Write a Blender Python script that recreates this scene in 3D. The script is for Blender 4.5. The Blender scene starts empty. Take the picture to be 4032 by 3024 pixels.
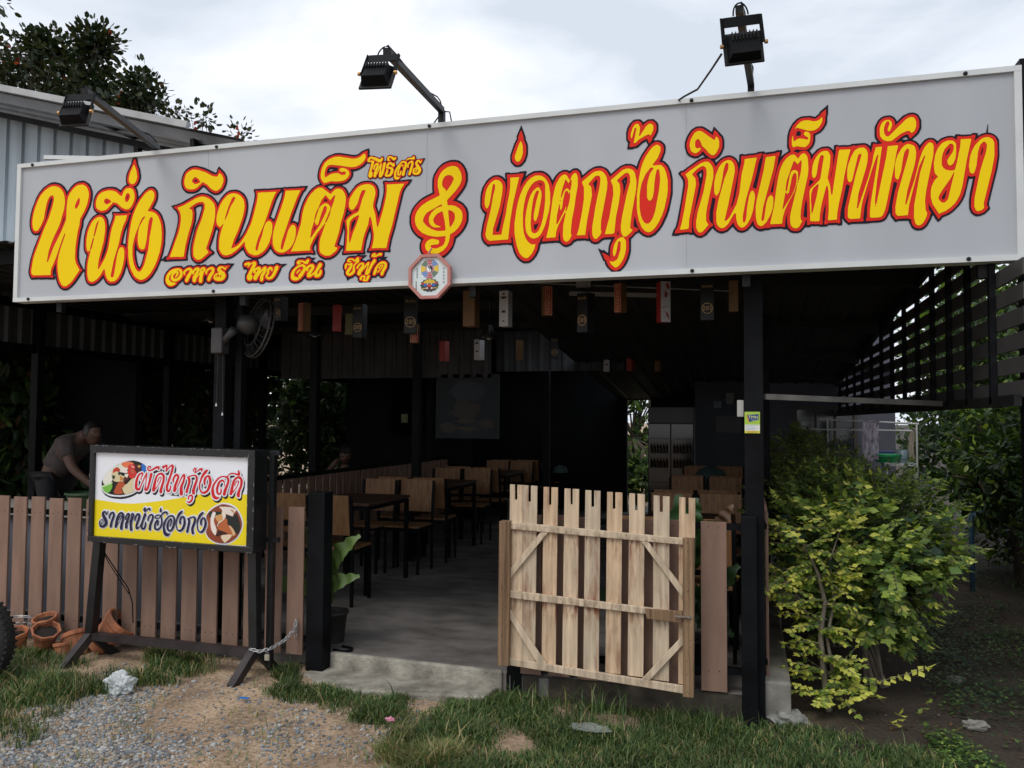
import bpy, bmesh, math, random
import numpy as np
from mathutils import Vector, Matrix, noise
sc = bpy.context.scene
# ------------------------------------------------------------ camera
def set_camera():
    yaw, pitch, roll = math.radians(15.9), math.radians(2.5), math.radians(0.35)
    fw = Vector((-math.sin(yaw)*math.cos(pitch), math.cos(yaw)*math.cos(pitch), math.sin(pitch)))
    r = Vector((math.cos(yaw), math.sin(yaw), 0)); u = r.cross(fw)
    c, s = math.cos(roll), math.sin(roll)
    r2, u2 = r*c+u*s, u*c-r*s
    m = Matrix((r2, u2, -fw)).transposed().to_4x4(); m.translation = Vector((0, -4.61, 1.6))
    cd = bpy.data.cameras.new('camera'); cd.sensor_width = 36; cd.lens = 36*3250/4032
    cd.clip_start = .05; cd.clip_end = 2000
    o = bpy.data.objects.new('camera', cd); sc.collection.objects.link(o); o.matrix_world = m; sc.camera = o
set_camera()
# ------------------------------------------------------------ sky, light, exposure
SUN_EL, SUN_AZ = math.radians(52), math.radians(200)     # azimuth of the sun, clockwise from +Y: behind the camera
w = bpy.data.worlds.new('World'); sc.world = w; w.use_nodes = True
nt = w.node_tree; N = nt.nodes; L = nt.links; N.clear()
def nd(t, **k):
    n = N.new(t)
    for a, b in k.items(): setattr(n, a, b)
    return n
sky = nd('ShaderNodeTexSky', sky_type='NISHITA', sun_disc=False, sun_elevation=SUN_EL, sun_rotation=SUN_AZ)
bg1 = nd('ShaderNodeBackground'); bg1.inputs[1].default_value = .06; L.new(sky.outputs[0], bg1.inputs[0])
tc = nd('ShaderNodeTexCoord'); mp = nd('ShaderNodeMapping'); mp.inputs['Scale'].default_value = (1.0, 1.0, 2.2)
mp.inputs['Location'].default_value = (.9, .15, .35)
L.new(tc.outputs['Generated'], mp.inputs[0])
n1 = nd('ShaderNodeTexNoise'); n1.inputs['Scale'].default_value = 1.7; n1.inputs['Detail'].default_value = 6; n1.inputs['Roughness'].default_value = .5; n1.inputs['Distortion'].default_value = .6
n2 = nd('ShaderNodeTexNoise'); n2.inputs['Scale'].default_value = 4.5; n2.inputs['Detail'].default_value = 8; n2.inputs['Roughness'].default_value = .55; n2.inputs['Distortion'].default_value = .5
L.new(mp.outputs[0], n1.inputs[0]); L.new(mp.outputs[0], n2.inputs[0])
mx = nd('ShaderNodeMath', operation='MULTIPLY_ADD'); mx.inputs[1].default_value = .38; L.new(n2.outputs[0], mx.inputs[0]); L.new(n1.outputs[0], mx.inputs[2])
cr = nd('ShaderNodeValToRGB'); L.new(mx.outputs[0], cr.inputs[0])
e = cr.color_ramp.elements
e[0].position = .56; e[0].color = (.58, .64, .72, 1); e[1].position = .78; e[1].color = (.93, .94, .97, 1)
a = e.new(.62); a.color = (.67, .72, .79, 1); a = e.new(.68); a.color = (.76, .80, .88, 1)
bg2 = nd('ShaderNodeBackground'); bg2.inputs[1].default_value = 1.0; L.new(cr.outputs[0], bg2.inputs[0])
ms = nd('ShaderNodeMixShader'); ms.inputs[0].default_value = .93; L.new(bg1.outputs[0], ms.inputs[1]); L.new(bg2.outputs[0], ms.inputs[2])
wo = nd('ShaderNodeOutputWorld'); L.new(ms.outputs[0], wo.inputs[0])
sd = bpy.data.lights.new('sun', 'SUN'); sd.energy = .95; sd.angle = math.radians(25); sd.color = (1, .96, .9)
so = bpy.data.objects.new('sun', sd); sc.collection.objects.link(so)
dirv = Vector((math.sin(SUN_AZ)*math.cos(SUN_EL), math.cos(SUN_AZ)*math.cos(SUN_EL), math.sin(SUN_EL)))
so.rotation_euler = dirv.to_track_quat('Z', 'Y').to_euler()
vs = sc.view_settings; vs.view_transform = 'Standard'; vs.look = 'None'; vs.exposure = 0.36; vs.gamma = 1; vs.use_curve_mapping = False
# ------------------------------------------------------------ materials
MATS = {}
def mat(name, col, rough=.7, var=.15, scale=8, bump=0, bscale=60, metal=0, stretch=(1, 1, 1), col2=None, spec=.5, trans=0, alpha=1):
    if name in MATS: return MATS[name]
    m = bpy.data.materials.new(name); m.use_nodes = True; n = m.node_tree.nodes; l = m.node_tree.links
    b = n['Principled BSDF']; b.inputs['Roughness'].default_value = rough; b.inputs['Metallic'].default_value = metal
    b.inputs['Specular IOR Level'].default_value = spec
    t = n.new('ShaderNodeTexCoord'); mpn = n.new('ShaderNodeMapping'); mpn.inputs['Scale'].default_value = stretch
    l.new(t.outputs['Object'], mpn.inputs[0])
    no = n.new('ShaderNodeTexNoise'); no.inputs['Scale'].default_value = scale; no.inputs['Detail'].default_value = 6; l.new(mpn.outputs[0], no.inputs[0])
    r = n.new('ShaderNodeValToRGB'); l.new(no.outputs[0], r.inputs[0])
    c2 = col2 or tuple(max(0, c*(1-2*var)) for c in col); ch = tuple(min(1, c*(1+var)) for c in col)
    r.color_ramp.elements[0].position = .3; r.color_ramp.elements[0].color = (*c2, 1)
    r.color_ramp.elements[1].position = .7; r.color_ramp.elements[1].color = (*ch, 1)
    l.new(r.outputs[0], b.inputs['Base Color'])
    if bump:
        nb = n.new('ShaderNodeTexNoise'); nb.inputs['Scale'].default_value = bscale; nb.inputs['Detail'].default_value = 4; l.new(mpn.outputs[0], nb.inputs[0])
        bp = n.new('ShaderNodeBump'); bp.inputs['Strength'].default_value = bump; bp.inputs['Distance'].default_value = .01
        l.new(nb.outputs[0], bp.inputs['Height']); l.new(bp.outputs[0], b.inputs['Normal'])
    if trans: b.inputs['Transmission Weight'].default_value = trans
    if alpha < 1: b.inputs['Alpha'].default_value = alpha
    MATS[name] = m; return m
def leafmat(name, col, tl=.35, rough=.45):
    m = mat(name, col, rough, .22, 3)
    n = m.node_tree.nodes; l = m.node_tree.links; b = n['Principled BSDF']
    tr = n.new('ShaderNodeBsdfTranslucent'); tr.inputs[0].default_value = (min(1, col[0]*1.5), min(1, col[1]*1.5), col[2]*.6, 1)
    mxs = n.new('ShaderNodeMixShader'); mxs.inputs[0].default_value = tl
    l.new(b.outputs[0], mxs.inputs[1]); l.new(tr.outputs[0], mxs.inputs[2]); l.new(mxs.outputs[0], n['Material Output'].inputs[0]); return m
BLACKM = mat('black_paint', (.0045, .005, .0065), .6, .4, 5, .15, 90, spec=.14)
DARKM = mat('dark_steel', (.012, .0115, .0115), .55, .3, 6, .1, 80, spec=.3)
SCRATCH = mat('scratched_black_paint', (.009, .01, .011), .4, .2, 12, .2, 120)
BROWN = mat('brown_slat', (.25, .155, .115), .75, .10, 5, .3, 160, stretch=(3, 3, .6), spec=.25)
BROWN2 = mat('brown_slat_dark', (.1, .05, .035), .65, .1, 6, .2, 160)
CONC = mat('concrete', (.36, .335, .28), .9, .15, 9, .9, 45, col2=(.17, .155, .125))
FLOORM = mat('concrete_floor', (.20, .185, .175), .85, .12, 3.5, .4, 30, col2=(.10, .092, .084), stretch=(1, 1.5, 1), spec=.2)
WHITEP = mat('white_trim', (.64, .66, .65), .5, .05, 4, .05, 40)
VINYL = mat('grey_vinyl', (.46, .48, .51), .6, .055, 1.3, .25, 1.6, stretch=(1.5, 1, .35), spec=.25)
TEXTY = mat('print_yellow', (.95, .66, .004), .55, .02, 2, spec=.12)
TEXTR = mat('print_red', (.74, .03, .016), .55, .02, 2, spec=.12)
TEXTK = mat('print_black', (.014, .01, .02), .55, .02, 2, spec=.12)
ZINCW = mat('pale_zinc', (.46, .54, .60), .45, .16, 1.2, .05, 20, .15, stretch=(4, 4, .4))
ZINC = mat('grey_zinc', (.17, .17, .165), .5, .2, 1.5, .05, 20, .3)
ROOFM = mat('roof_underside', (.035, .033, .03), .6, .3, 2, .1, 20)
ROOFL = mat('shed_roof_underside', (.17, .175, .18), .35, .2, 2, .1, 20, .6)
STEEL = mat('galvanised_steel', (.45, .45, .45), .35, .15, 20, 0, metal=.85)
PINE = mat('pine_wood', (.25, .13, .055), .6, .25, 3.5, .1, 60, stretch=(18, 18, 1.2), col2=(.17, .075, .028))
TABLEW = mat('dark_table_wood', (.07, .032, .016), .5, .3, 3, .1, 60, stretch=(10, 1.2, 10))
# ------------------------------------------------------------ mesh helpers
COL = sc.collection
class MB:
    def __init__(s): s.v = []; s.f = []; s.mi = []; s.cur = 0
    def add(s, vs, fs):
        o = len(s.v); s.v += [tuple(v) for v in vs]; s.f += [tuple(i+o for i in f) for f in fs]; s.mi += [s.cur]*len(fs); return s
    def box(s, a, b, M=None):
        x0, y0, z0 = a; x1, y1, z1 = b
        vs = [Vector(p) for p in ((x0,y0,z0),(x1,y0,z0),(x1,y1,z0),(x0,y1,z0),(x0,y0,z1),(x1,y0,z1),(x1,y1,z1),(x0,y1,z1))]
        if M: vs = [M @ v for v in vs]
        return s.add(vs, [(0,3,2,1),(4,5,6,7),(0,1,5,4),(1,2,6,5),(2,3,7,6),(3,0,4,7)])
    def bar(s, p, q, w, h=None, up=(0, 0, 1)):
        p, q = Vector(p), Vector(q); h = h or w; d = q-p; Ln = d.length; z = d.normalized(); u = Vector(up)
        x = u.cross(z)
        if x.length < 1e-3: x = Vector((1, 0, 0)).cross(z)
        x.normalize(); y = z.cross(x); M = Matrix((x, y, z)).transposed().to_4x4(); M.translation = p
        return s.box((-w/2, -h/2, 0), (w/2, h/2, Ln), M)
    def tube(s, pts, r, n=6, cap=True):
        P = [Vector(p) for p in pts]; rs = r if isinstance(r, (list, tuple)) else [r]*len(P); vs = []; fs = []
        ref = Vector((0, 0, 1)) if abs((P[1]-P[0]).normalized().z) < .9 else Vector((1, 0, 0))
        for i, p in enumerate(P):
            d = (P[min(i+1, len(P)-1)]-P[max(i-1, 0)]).normalized(); x = d.cross(ref)
            if x.length < 1e-4: x = d.orthogonal()
            x.normalize(); y = d.cross(x)
            for k in range(n):
                t = 2*math.pi*k/n; vs.append(p+(x*math.cos(t)+y*math.sin(t))*rs[i])
        for i in range(len(P)-1):
            for k in range(n):
                a, b = i*n+k, i*n+(k+1) % n; fs.append((a, b, b+n, a+n))
        if cap: fs += [tuple(range(n))[::-1], tuple(range((len(P)-1)*n, len(P)*n))]
        return s.add(vs, fs)
    def lathe(s, prof, n=16, M=None, flute=0):
        vs = []; fs = []
        for r, z in prof:
            for k in range(n):
                t = 2*math.pi*k/n; rr = r*(1+flute*math.cos(n/2*t)) if flute else r
                v = Vector((rr*math.cos(t), rr*math.sin(t), z)); vs.append(M @ v if M else v)
        for i in range(len(prof)-1):
            for k in range(n):
                a, b = i*n+k, i*n+(k+1) % n; fs.append((a, b, b+n, a+n))
        return s.add(vs, fs)
    def prism(s, poly, y0, y1, M=None):      # polygon in XZ, extruded in Y
        n = len(poly); vs = [Vector((x, y0, z)) for x, z in poly]+[Vector((x, y1, z)) for x, z in poly]
        if M: vs = [M @ v for v in vs]
        return s.add(vs, [tuple(range(n)), tuple(range(2*n-1, n-1, -1))]+[(i, i+n, (i+1) % n+n, (i+1) % n) for i in range(n)])
    def build(s, name, m, parent=None, smooth=False, bevel=0, loc=None):
        me = bpy.data.meshes.new(name); me.from_pydata(s.v, [], s.f)
        ml = m if isinstance(m, (list, tuple)) else [m]
        for x in ml: me.materials.append(x)
        if len(ml) > 1: me.polygons.foreach_set('material_index', s.mi)
        if smooth: me.polygons.foreach_set('use_smooth', [True]*len(me.polygons))
        me.update()
        return link(name, me, parent, bevel)
def link(name, me, parent=None, bevel=0):
    o = bpy.data.objects.new(name, me); COL.objects.link(o)
    if parent:
        o.parent = parent; o.matrix_parent_inverse = Matrix.Translation(parent.location).inverted() if parent.rotation_euler.z == 0 else Matrix()
    if bevel:
        b = o.modifiers.new('bevel', 'BEVEL'); b.width = bevel; b.segments = 2; b.limit_method = 'ANGLE'
    return o
def thing(name, label, cat, loc=(0, 0, 0), group=None, rz=0):
    o = bpy.data.objects.new(name, None); COL.objects.link(o); o.location = loc; o.rotation_euler.z = rz; o.empty_display_size = .1
    return tag(o, label, cat, group)
def tag(o, label, cat, group=None):
    o['label'] = label; o['category'] = cat
    if group: o['group'] = group
    return o
def struct(o): o['kind'] = 'structure'; return o
def stuff(o): o['kind'] = 'stuff'; return o
def copy_tree(o, parent=None):
    c = o.copy(); COL.objects.link(c)
    if parent: c.parent = parent
    for ch in list(o.children): copy_tree(ch, c)
    return c
def loops_from(data, q=.001):
    return [np.cumsum(np.array(l, float).reshape(-1, 2), 0)*q for l in data]
def printed(name, loops, y, m, parent=None, M=None):
    """flat print: closed outlines (with holes) in the XZ plane at depth y"""
    cu = bpy.data.curves.new(name, 'CURVE'); cu.dimensions = '2D'; cu.fill_mode = 'BOTH'
    for lp in loops:
        sp = cu.splines.new('POLY'); sp.points.add(len(lp)-1); sp.use_cyclic_u = True
        co = np.zeros((len(lp), 4)); co[:, 0] = [p[0] for p in lp]; co[:, 1] = [p[1] for p in lp]; co[:, 3] = 1
        sp.points.foreach_set('co', co.ravel())
    t = bpy.data.objects.new('t', cu); me = bpy.data.meshes.new_from_object(t); bpy.data.objects.remove(t)
    me.transform(Matrix.Rotation(math.pi/2, 4, 'X')); me.transform(Matrix.Translation((0, y, 0)))
    if M: me.transform(M)
    me.materials.clear(); me.materials.append(m); me.name = name
    return link(name, me, parent)
def text(name, s, size, M, m, parent, sx=1.0):
    cu = bpy.data.curves.new(name, 'FONT'); cu.body = s; cu.size = size; cu.align_x = 'CENTER'; cu.align_y = 'CENTER'; cu.resolution_u = 3
    t = bpy.data.objects.new('t', cu); me = bpy.data.meshes.new_from_object(t); bpy.data.objects.remove(t)
    me.transform(Matrix.Diagonal((sx, 1, 1, 1))); me.transform(M @ Matrix.Rotation(math.pi/2, 4, 'X')); me.materials.clear(); me.materials.append(m); me.name = name
    return link(name, me, parent)
def T(x, y, z): return Matrix.Translation((x, y, z))
def RZ(a): return Matrix.Rotation(math.radians(a), 4, 'Z')
def corrugated(name, m, parent, P0, U, V, pitch=.2, amp=.025, rib=.05):
    """sheet with raised ribs: U across the ribs, V along them"""
    P0, U, V = Vector(P0), Vector(U), Vector(V); W = U.length; u = U/W; n = u.cross(V).normalized(); vs = []; fs = []; xs = []
    k = 0.
    while k < W:
        for a, h in ((0, 0), (pitch-rib-.02, 0), (pitch-rib, amp), (pitch-.02, amp)):
            if k+a < W: xs.append((k+a, h))
        k += pitch
    xs.append((W, 0))
    for x, h in xs: vs += [P0+u*x+n*h, P0+u*x+n*h+V]
    for i in range(len(xs)-1): fs.append((2*i, 2*i+2, 2*i+3, 2*i+1))
    return MB().add(vs, fs).build(name, m, parent)
rnd = random.Random(7)
def gz(x, y):
    t = min(1, max(0, (-x-.6)/2.2)); s = min(1, max(0, (y+3)/3))
    return .06*t*s + .012*noise.noise(Vector((x*1.3, y*1.3, 0))) + .006*noise.noise(Vector((x*6, y*6, 3)))
# ------------------------------------------------------------ outlines of the lettering, each a start point and steps in millimetres
SIGN_YELLOW = [[-2142,2403,-7,3,-2,4,8,12,-2,6,-5,1,-4,-3,-3,-12,-5,-3,-7,3,0,12,11,9,8,2,10,0,6,-6,1,-7,-4,-12,1,-1,8,1,3,16,9,11,8,-4,1,-7,-13,-23,-8,-2],
[-674,2417,-20,18,-8,17,2,1,8,-4,10,0,17,9,6,8,14,44,2,42,-7,7,-7,-5,-10,-54,-7,-19,-4,-3,-3,2,-4,14,0,14,6,30,10,20,10,12,13,7,10,2,8,-2,11,-17,2,-10,0,-36,-6,-30,-8,-22,-20,-32,-11,-9,-8,-4],
[-2598,2425,-16,6,-5,5,-4,10,0,18,8,18,8,10,21,17,12,6,24,6,8,0,15,-9,5,-12,6,7,14,8,18,4,8,-2,9,-11,0,-10,-6,-12,-18,-24,1,-3,7,3,21,17,26,44,10,2,6,-4,3,-7,-4,-10,-12,-14,-10,-12,-5,-20,10,4,7,10,-2,6,5,7,4,0,5,-5,2,-12,-7,-17,-14,-10,-20,0,-7,7,-3,13,-20,-16,-18,-2,-6,3,-3,6,2,14,28,36,-1,2,-6,1,-14,-8,-1,-13,-5,-5,-4,0,-6,9,-2,-1,-20,-32,-18,-17,-16,-9],
[-3476,2427,-14,6,-13,13,-6,16,0,12,6,20,5,7,10,12,16,12,14,6,22,4,22,0,20,-8,9,-17,0,-16,-6,-16,-14,-14,-25,-11,-20,0,-15,9,-6,10,-2,12,6,16,7,8,-2,0,-17,-16,-6,-14,0,-8,11,-13,12,-8,31,-5,-8,-8,-9,-5,-14,-4],
[-2826,2431,-4,3,-3,6,2,22,6,14,12,14,1,6,-19,-18,-21,-25,-1,-7,-7,-7,-8,0,-6,3,-5,8,0,8,4,8,24,32,-1,5,-8,-2,-5,-5,1,-14,-4,-3,-8,2,-5,7,-1,8,-3,-2,-11,-22,8,-2,3,-6,-2,-12,-5,-8,-8,-5,-10,0,-9,5,-4,8,0,14,24,44,15,30,-6,1,-8,-4,-20,-17,-4,4,4,14,-14,-7,-6,0,-5,3,0,8,7,5,26,3,4,-2,4,-6,22,11,14,-3,5,-12,-11,-28,16,7,16,2,8,-5,3,-4,-1,-13,22,20,8,2,8,-4,3,-7,-2,-14,-6,-16,-12,-14,-2,-8,0,-18,-7,-7],
[-2034,2433,-3,5,0,8,22,40,2,10,-3,4,-16,1,-14,-6,-5,-5,-8,-14,-4,-20,-11,-19,-8,0,-3,3,4,16,8,22,18,22,13,9,12,4,10,0,8,-2,9,-7,4,-8,-2,-18,-14,-22,-7,-19,-4,-4],
[-3258,2439,-7,9,0,16,6,22,-1,3,-17,-15,-8,-10,1,-6,-4,-10,-10,-5,-7,3,-6,6,0,16,2,10,28,38,-1,5,-15,-9,-6,-16,-5,-5,-6,4,-2,7,-32,-53,-8,-2,-6,3,-3,6,0,6,12,24,22,30,-5,5,-10,0,-9,-3,-12,-12,1,-8,-4,-7,-6,3,-5,8,0,8,5,7,16,12,18,6,14,0,11,-9,5,-10,20,17,10,2,14,-2,7,-7,0,-10,-21,-38,21,26,2,12,6,12,9,5,10,1,11,-4,5,-10,-2,-7,-11,-11,-8,-24,-2,-32,-7,-7],
[-2772,2439,-10,2,-6,4,-9,11,2,12,10,10,-4,14,5,11,14,12,10,0,11,-7,2,-14,-3,-5,-8,2,-2,9,-6,-1,-5,-5,0,-18,-13,-16,3,-4,7,-3,6,0,6,2,7,7,12,20,12,32,4,4,9,3,9,-7,0,-10,-24,-44,-15,-15,-8,-4],
[-2238,2439,-14,6,-5,5,-2,10,4,10,20,24,2,8,-9,-3,-8,6,-4,-1,-1,-14,-5,-11,-3,1,-4,6,0,14,5,9,6,4,8,0,8,-7,8,9,6,0,8,-6,1,-7,-2,-8,-10,-20,-13,-18,2,-3,8,0,15,13,2,8,0,20,7,11,13,13,-1,3,-8,0,-20,12,-10,0,-8,-5,6,-3,12,-1,0,-2,-16,-5,-10,6,-3,7,9,9,8,2,20,-2,12,-8,7,3,5,7,6,4,6,0,3,-5,2,-18,-2,-6,-18,-10,-10,-12,4,-16,0,-14,-2,-6,-11,-11,-12,-6],
[-2178,2439,-7,5,0,14,9,15,23,27,-1,2,-6,1,-10,-5,-9,-12,-1,-7,-6,-2,-5,5,0,8,15,17,20,6,8,-2,7,-11,-3,-14,22,25,8,4,5,-7,-10,-30,-3,-22,2,2,0,6,5,10,16,32,15,20,4,3,6,0,3,-3,2,-10,-20,-24,-16,-30,-2,-10,-7,-7,-10,-6,-6,0,-7,7,16,48,-1,3,-41,-43,-1,-11,-8,-4],
[-2575,2442,5,0,-3,8,2,8,23,25,7,13,0,8,-3,3,-8,2,-12,-2,-17,-9,-14,-14,-8,-20,3,-14],
[-3132,2445,-19,7,-6,6,-4,10,2,10,7,7,10,6,18,3,-11,20,3,9,8,8,14,3,20,-3,8,-9,14,10,1,-4,-13,-17,-4,0,-7,9,-7,3,-6,0,-8,-5,3,-6,19,-11,8,-8,5,-9,2,-14,-9,-15,-8,-6,-12,-4],
[-3198,2447,-5,5,-2,8,12,26,16,18,5,12,-12,3,-12,-4,-11,-11,0,-12,-5,-3,-4,2,-5,9,2,10,17,15,24,8,12,-2,11,-11,0,-12,-2,-8,-6,-12,-12,-14,-11,-24,-6,-3],
[-2060,2450,1,4,24,22,8,12,-3,3,-4,-2,-12,-18,-5,3,0,8,10,10,11,5,8,-2,1,-9,-8,-12,-15,-15,-12,-10],
[-4296,2457,-12,6,-9,9,-14,22,-10,30,-10,60,0,40,6,38,10,34,36,94,3,12,-4,4,-3,-2,-16,-34,-52,-134,-30,-56,-4,-14,-1,-30,-142,3,-12,10,-5,11,0,12,8,50,4,22,12,38,72,166,34,66,28,78,10,42,0,14,-2,8,-8,8,-7,3,-13,-3,-18,-20,-12,-34,-10,-44,-6,-42,-6,-18,-18,-36,-21,-29,-16,-6,-14,2,-7,7,-8,14,-6,30,2,34,4,24,10,34,12,30,14,30,20,32,32,30,34,18,23,7,22,0,30,-8,15,-9,16,-14,12,-16,12,-32,4,-26,0,-20,-6,-38,-24,-76,-14,-34,-36,-64,-18,-38,-22,-56,-12,-64,0,-6,5,-4,5,4,42,96,60,102,34,70,2,90,4,38,6,26,14,24,21,23,24,18,18,6,30,2,10,-2,24,-14,11,-13,10,-24,2,-12,0,-22,-12,-48,-20,-42,-32,-48,-4,-42,-10,-32,-6,-32,-10,-72,-2,-76,2,-14,8,-26,28,-42,0,-4,-52,-64,-18,-16,-27,-17,-8,-2],
[-3143,2464,5,0,-5,10,3,5,8,1,-4,-6,2,-4,8,-1,4,2,3,5,-1,5,-6,4,-8,0,-8,-5,-6,-8],
[-3118,2464,4,-1,10,7,1,6,-5,5,-4,3,1,-8],
[-2584,2466,-1,8,5,7,14,10,7,-3,1,-7,-2,-1,-6,3,-13,-17],
[-3445,2472,13,-1,12,6,10,10,5,9,0,12,-5,11,-8,4,-14,-1,6,-1,9,-5,2,-6,0,-12,-16,-20,-5,-3,-2,1,-1,6,11,24,-6,1,-10,-6,-7,-7,-4,-10,3,-7],
[-3928,2473,-15,7,-14,16,-12,28,-4,24,-7,8,-7,-6,-19,-31,-22,-22,-26,-16,-16,-4,-10,0,-16,8,-7,11,-8,34,0,56,4,28,16,62,-1,6,11,16,16,62,-5,4,-5,-4,-14,-42,-7,-34,-12,-7,-3,1,-8,10,-6,26,0,40,8,48,10,28,16,30,13,15,14,12,22,10,18,2,16,-4,12,-12,9,-17,4,-18,2,-12,0,-38,-10,-64,-32,-112,-4,-26,-2,-34,3,-5,4,0,16,22,29,45,20,46,8,34,14,86,8,32,20,50,5,26,88,-2,-7,-28,-22,-42,-14,-42,-16,-74,-34,-100,-20,-96,2,-10,9,-7,9,7,4,6,20,124,10,36,9,16,10,5,10,0,8,-5,7,-14,2,-12,0,-42,-10,-50,-14,-42,-20,-32,-12,-12,-13,-7,-10,-2],
[-3704,2475,-25,13,-11,9,-12,14,-23,39,-12,36,-8,44,-2,46,-2,6,2,50,8,68,12,58,14,44,24,50,25,37,36,38,26,16,10,2,14,-2,6,-4,9,-11,4,-10,0,-16,-6,-22,-40,-64,3,-5,28,-4,27,-13,18,-18,16,-30,10,-32,6,-46,0,-48,-4,-34,-8,-40,-18,-52,-16,-34,-25,-39,-14,-16,-26,-20,-24,-10],
[-1166,2491,-19,9,-16,18,-8,16,-10,30,-10,46,-4,32,0,46,10,72,10,48,12,38,18,40,22,32,25,21,20,8,22,0,16,-4,19,-15,14,-22,8,-22,6,-42,0,-54,-6,-42,-24,-84,-16,-34,-10,-14,-13,-11,-22,-6,-18,6,-13,13,-10,16,-4,12,-4,30,0,40,6,44,10,44,12,36,16,26,21,17,8,0,7,-5,10,-20,2,-22,-6,-40,-14,-70,-10,-26,-7,-5,-7,13,0,26,14,72,16,54,-7,5,-6,0,-4,-4,-9,-17,-8,-26,-10,-68,-4,-68,4,-38,6,-10,7,-5,12,0,9,5,8,8,14,30,10,38,8,52,4,42,0,84,-2,12,-4,10,-7,7,-16,6,-10,0,-22,-8,-15,-13,-16,-22,-10,-20,-10,-30,-8,-38,-6,-48,0,-68,6,-44,10,-28,11,-17,12,-12,14,-8,10,0,6,2,3,-1,-6,-26,-14,-26,-17,-17,-6,-4],
[-3246,2508,11,10,1,4,-4,1,-6,-4,-3,-7],
[-2572,2519,-8,4,-5,9,4,8,9,5,18,0,28,-8,11,11,7,3,7,-9,-8,-16,-7,-5,-14,0,-18,14,-12,2,-8,-3,13,-2,-10,-10],
[-3715,2528,11,-1,15,13,14,24,6,16,24,86,8,78,20,106,0,14,-4,6,-5,3,-10,-2,-9,-21,-6,-30,-8,-90,-12,-50,-6,-8,-5,-3,-12,0,-10,4,-10,10,-7,15,-4,24,-2,18,2,42,8,34,25,39,18,21,0,4,-2,1,-12,-4,-8,-6,-15,-25,-32,-72,-14,-42,-8,-38,0,-54,4,-28,10,-38,15,-29,13,-13],
[-2084,2541,-3,5,4,4,-1,3,-8,-10,-5,3,5,12,4,3,12,4,7,-7,-6,-10,10,4,13,9,16,2,5,-5,0,-4,-5,-5,-6,-2,-4,5,-18,-9],
[-1718,2543,-22,10,-15,13,-6,12,-2,14,2,10,7,11,16,12,18,4,36,-8,5,-5,2,-8,-3,-7,-6,-6,-24,0,-14,-2,-8,-5,3,-6,11,-7,16,-3,12,1,32,12,10,10,7,21,2,24,-1,1,-46,-2,-22,2,-40,10,-34,16,-24,22,-15,25,-6,22,0,22,6,22,6,12,10,14,20,20,37,21,72,29,-11,44,-2,6,0,36,2,10,10,24,9,13,12,12,24,14,26,6,24,-4,14,-10,15,-23,6,-20,2,-22,-4,-18,-10,-20,-22,-28,-52,-52,5,-28,24,-1,22,-6,26,-17,11,-14,4,-10,2,-12,0,-20,-4,-18,-10,-20,-12,-16,-22,-20,-26,-14,0,-14,-4,-20,-8,-22,-10,-16,-17,-17,-28,-14,-10,-2],
[804,2557,-7,5,-4,6,-6,28,2,62,28,156,25,82,-2,2,-2,-1,-5,-7,-20,-44,-46,-182,-7,-54,-44,-1,-4,2,-7,11,0,34,12,68,50,184,2,12,0,14,-5,5,-4,0,-11,-17,-6,-24,-10,-66,-12,-40,-5,-3,-5,3,-4,6,-2,8,0,30,0,22,6,30,8,24,18,30,13,13,12,6,8,0,18,-8,5,-5,6,-14,2,-20,-2,-26,-6,-34,-34,-124,-10,-62,1,-5,4,0,37,115,26,106,12,34,10,20,16,20,9,3,11,-7,4,-16,-2,-40,-34,-172,-6,-50,2,-46,7,-16,-1,-6,-4,-14,-13,-25,-14,-12],
[-2396,2565,-26,14,-9,11,-4,14,0,42,4,22,32,86,-1,5,-2,0,-52,-58,-27,-41,-16,-32,-2,-12,3,-14,-130,0,27,54,38,110,8,56,12,46,24,48,20,26,27,23,22,10,18,0,10,-4,50,-38,4,0,23,21,13,7,14,0,10,-2,16,-8,15,-23,6,-18,2,-18,-4,-38,-10,-46,-18,-56,-10,-52,-28,-80,1,-4,16,-7,1,-5,-3,-7,-12,-12,-28,-18,-8,-2],
[-942,2571,-9,7,-4,6,-4,22,2,56,14,66,-3,5,-2,-1,-23,-42,-18,-38,-8,-26,-2,-22,-3,-6,-46,-1,-3,3,14,60,20,152,12,56,8,24,18,32,10,10,13,7,8,0,7,-3,12,-18,8,-16,-7,-13,-14,21,-4,0,-15,-42,-10,-44,-1,-13,4,1,15,36,9,11,10,2,6,-4,4,-9,6,0,7,34,0,22,-7,4,1,2,8,20,11,11,6,2,4,-2,5,-5,4,-12,2,-14,0,-38,-12,-66,-6,-48,-14,-72,-6,-60,0,-16,5,-8,-11,-22,-7,-7,-8,-4],
[242,2575,-12,4,-9,9,-4,12,-2,28,4,30,30,124,-2,4,4,4,-2,4,3,4,-2,2,-5,-8,2,-4,-4,-4,-8,-26,-26,-46,-18,-40,-10,-34,-4,-32,-3,-3,-52,0,-3,3,20,90,10,80,10,60,8,36,8,24,10,20,16,22,19,13,12,2,10,-4,14,-19,14,20,10,5,6,0,6,-5,7,-10,4,-20,2,-48,-4,-34,-26,-122,-8,-50,-2,-36,2,-12,6,-8,-12,-24,-9,-9],
[-782,2577,-9,9,-4,12,-2,12,0,34,18,112,24,116,2,30,-2,12,-7,7,-14,0,-8,-4,-33,-35,0,-6,11,-11,3,-7,4,-42,-26,-134,-11,-80,-44,0,-1,4,10,30,18,92,10,72,0,62,-10,26,0,6,54,42,17,9,26,2,14,-6,15,-17,8,-18,4,-28,-2,-34,-32,-168,-2,-48,4,-14,-2,-8,-10,-16,-15,-13],
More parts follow.
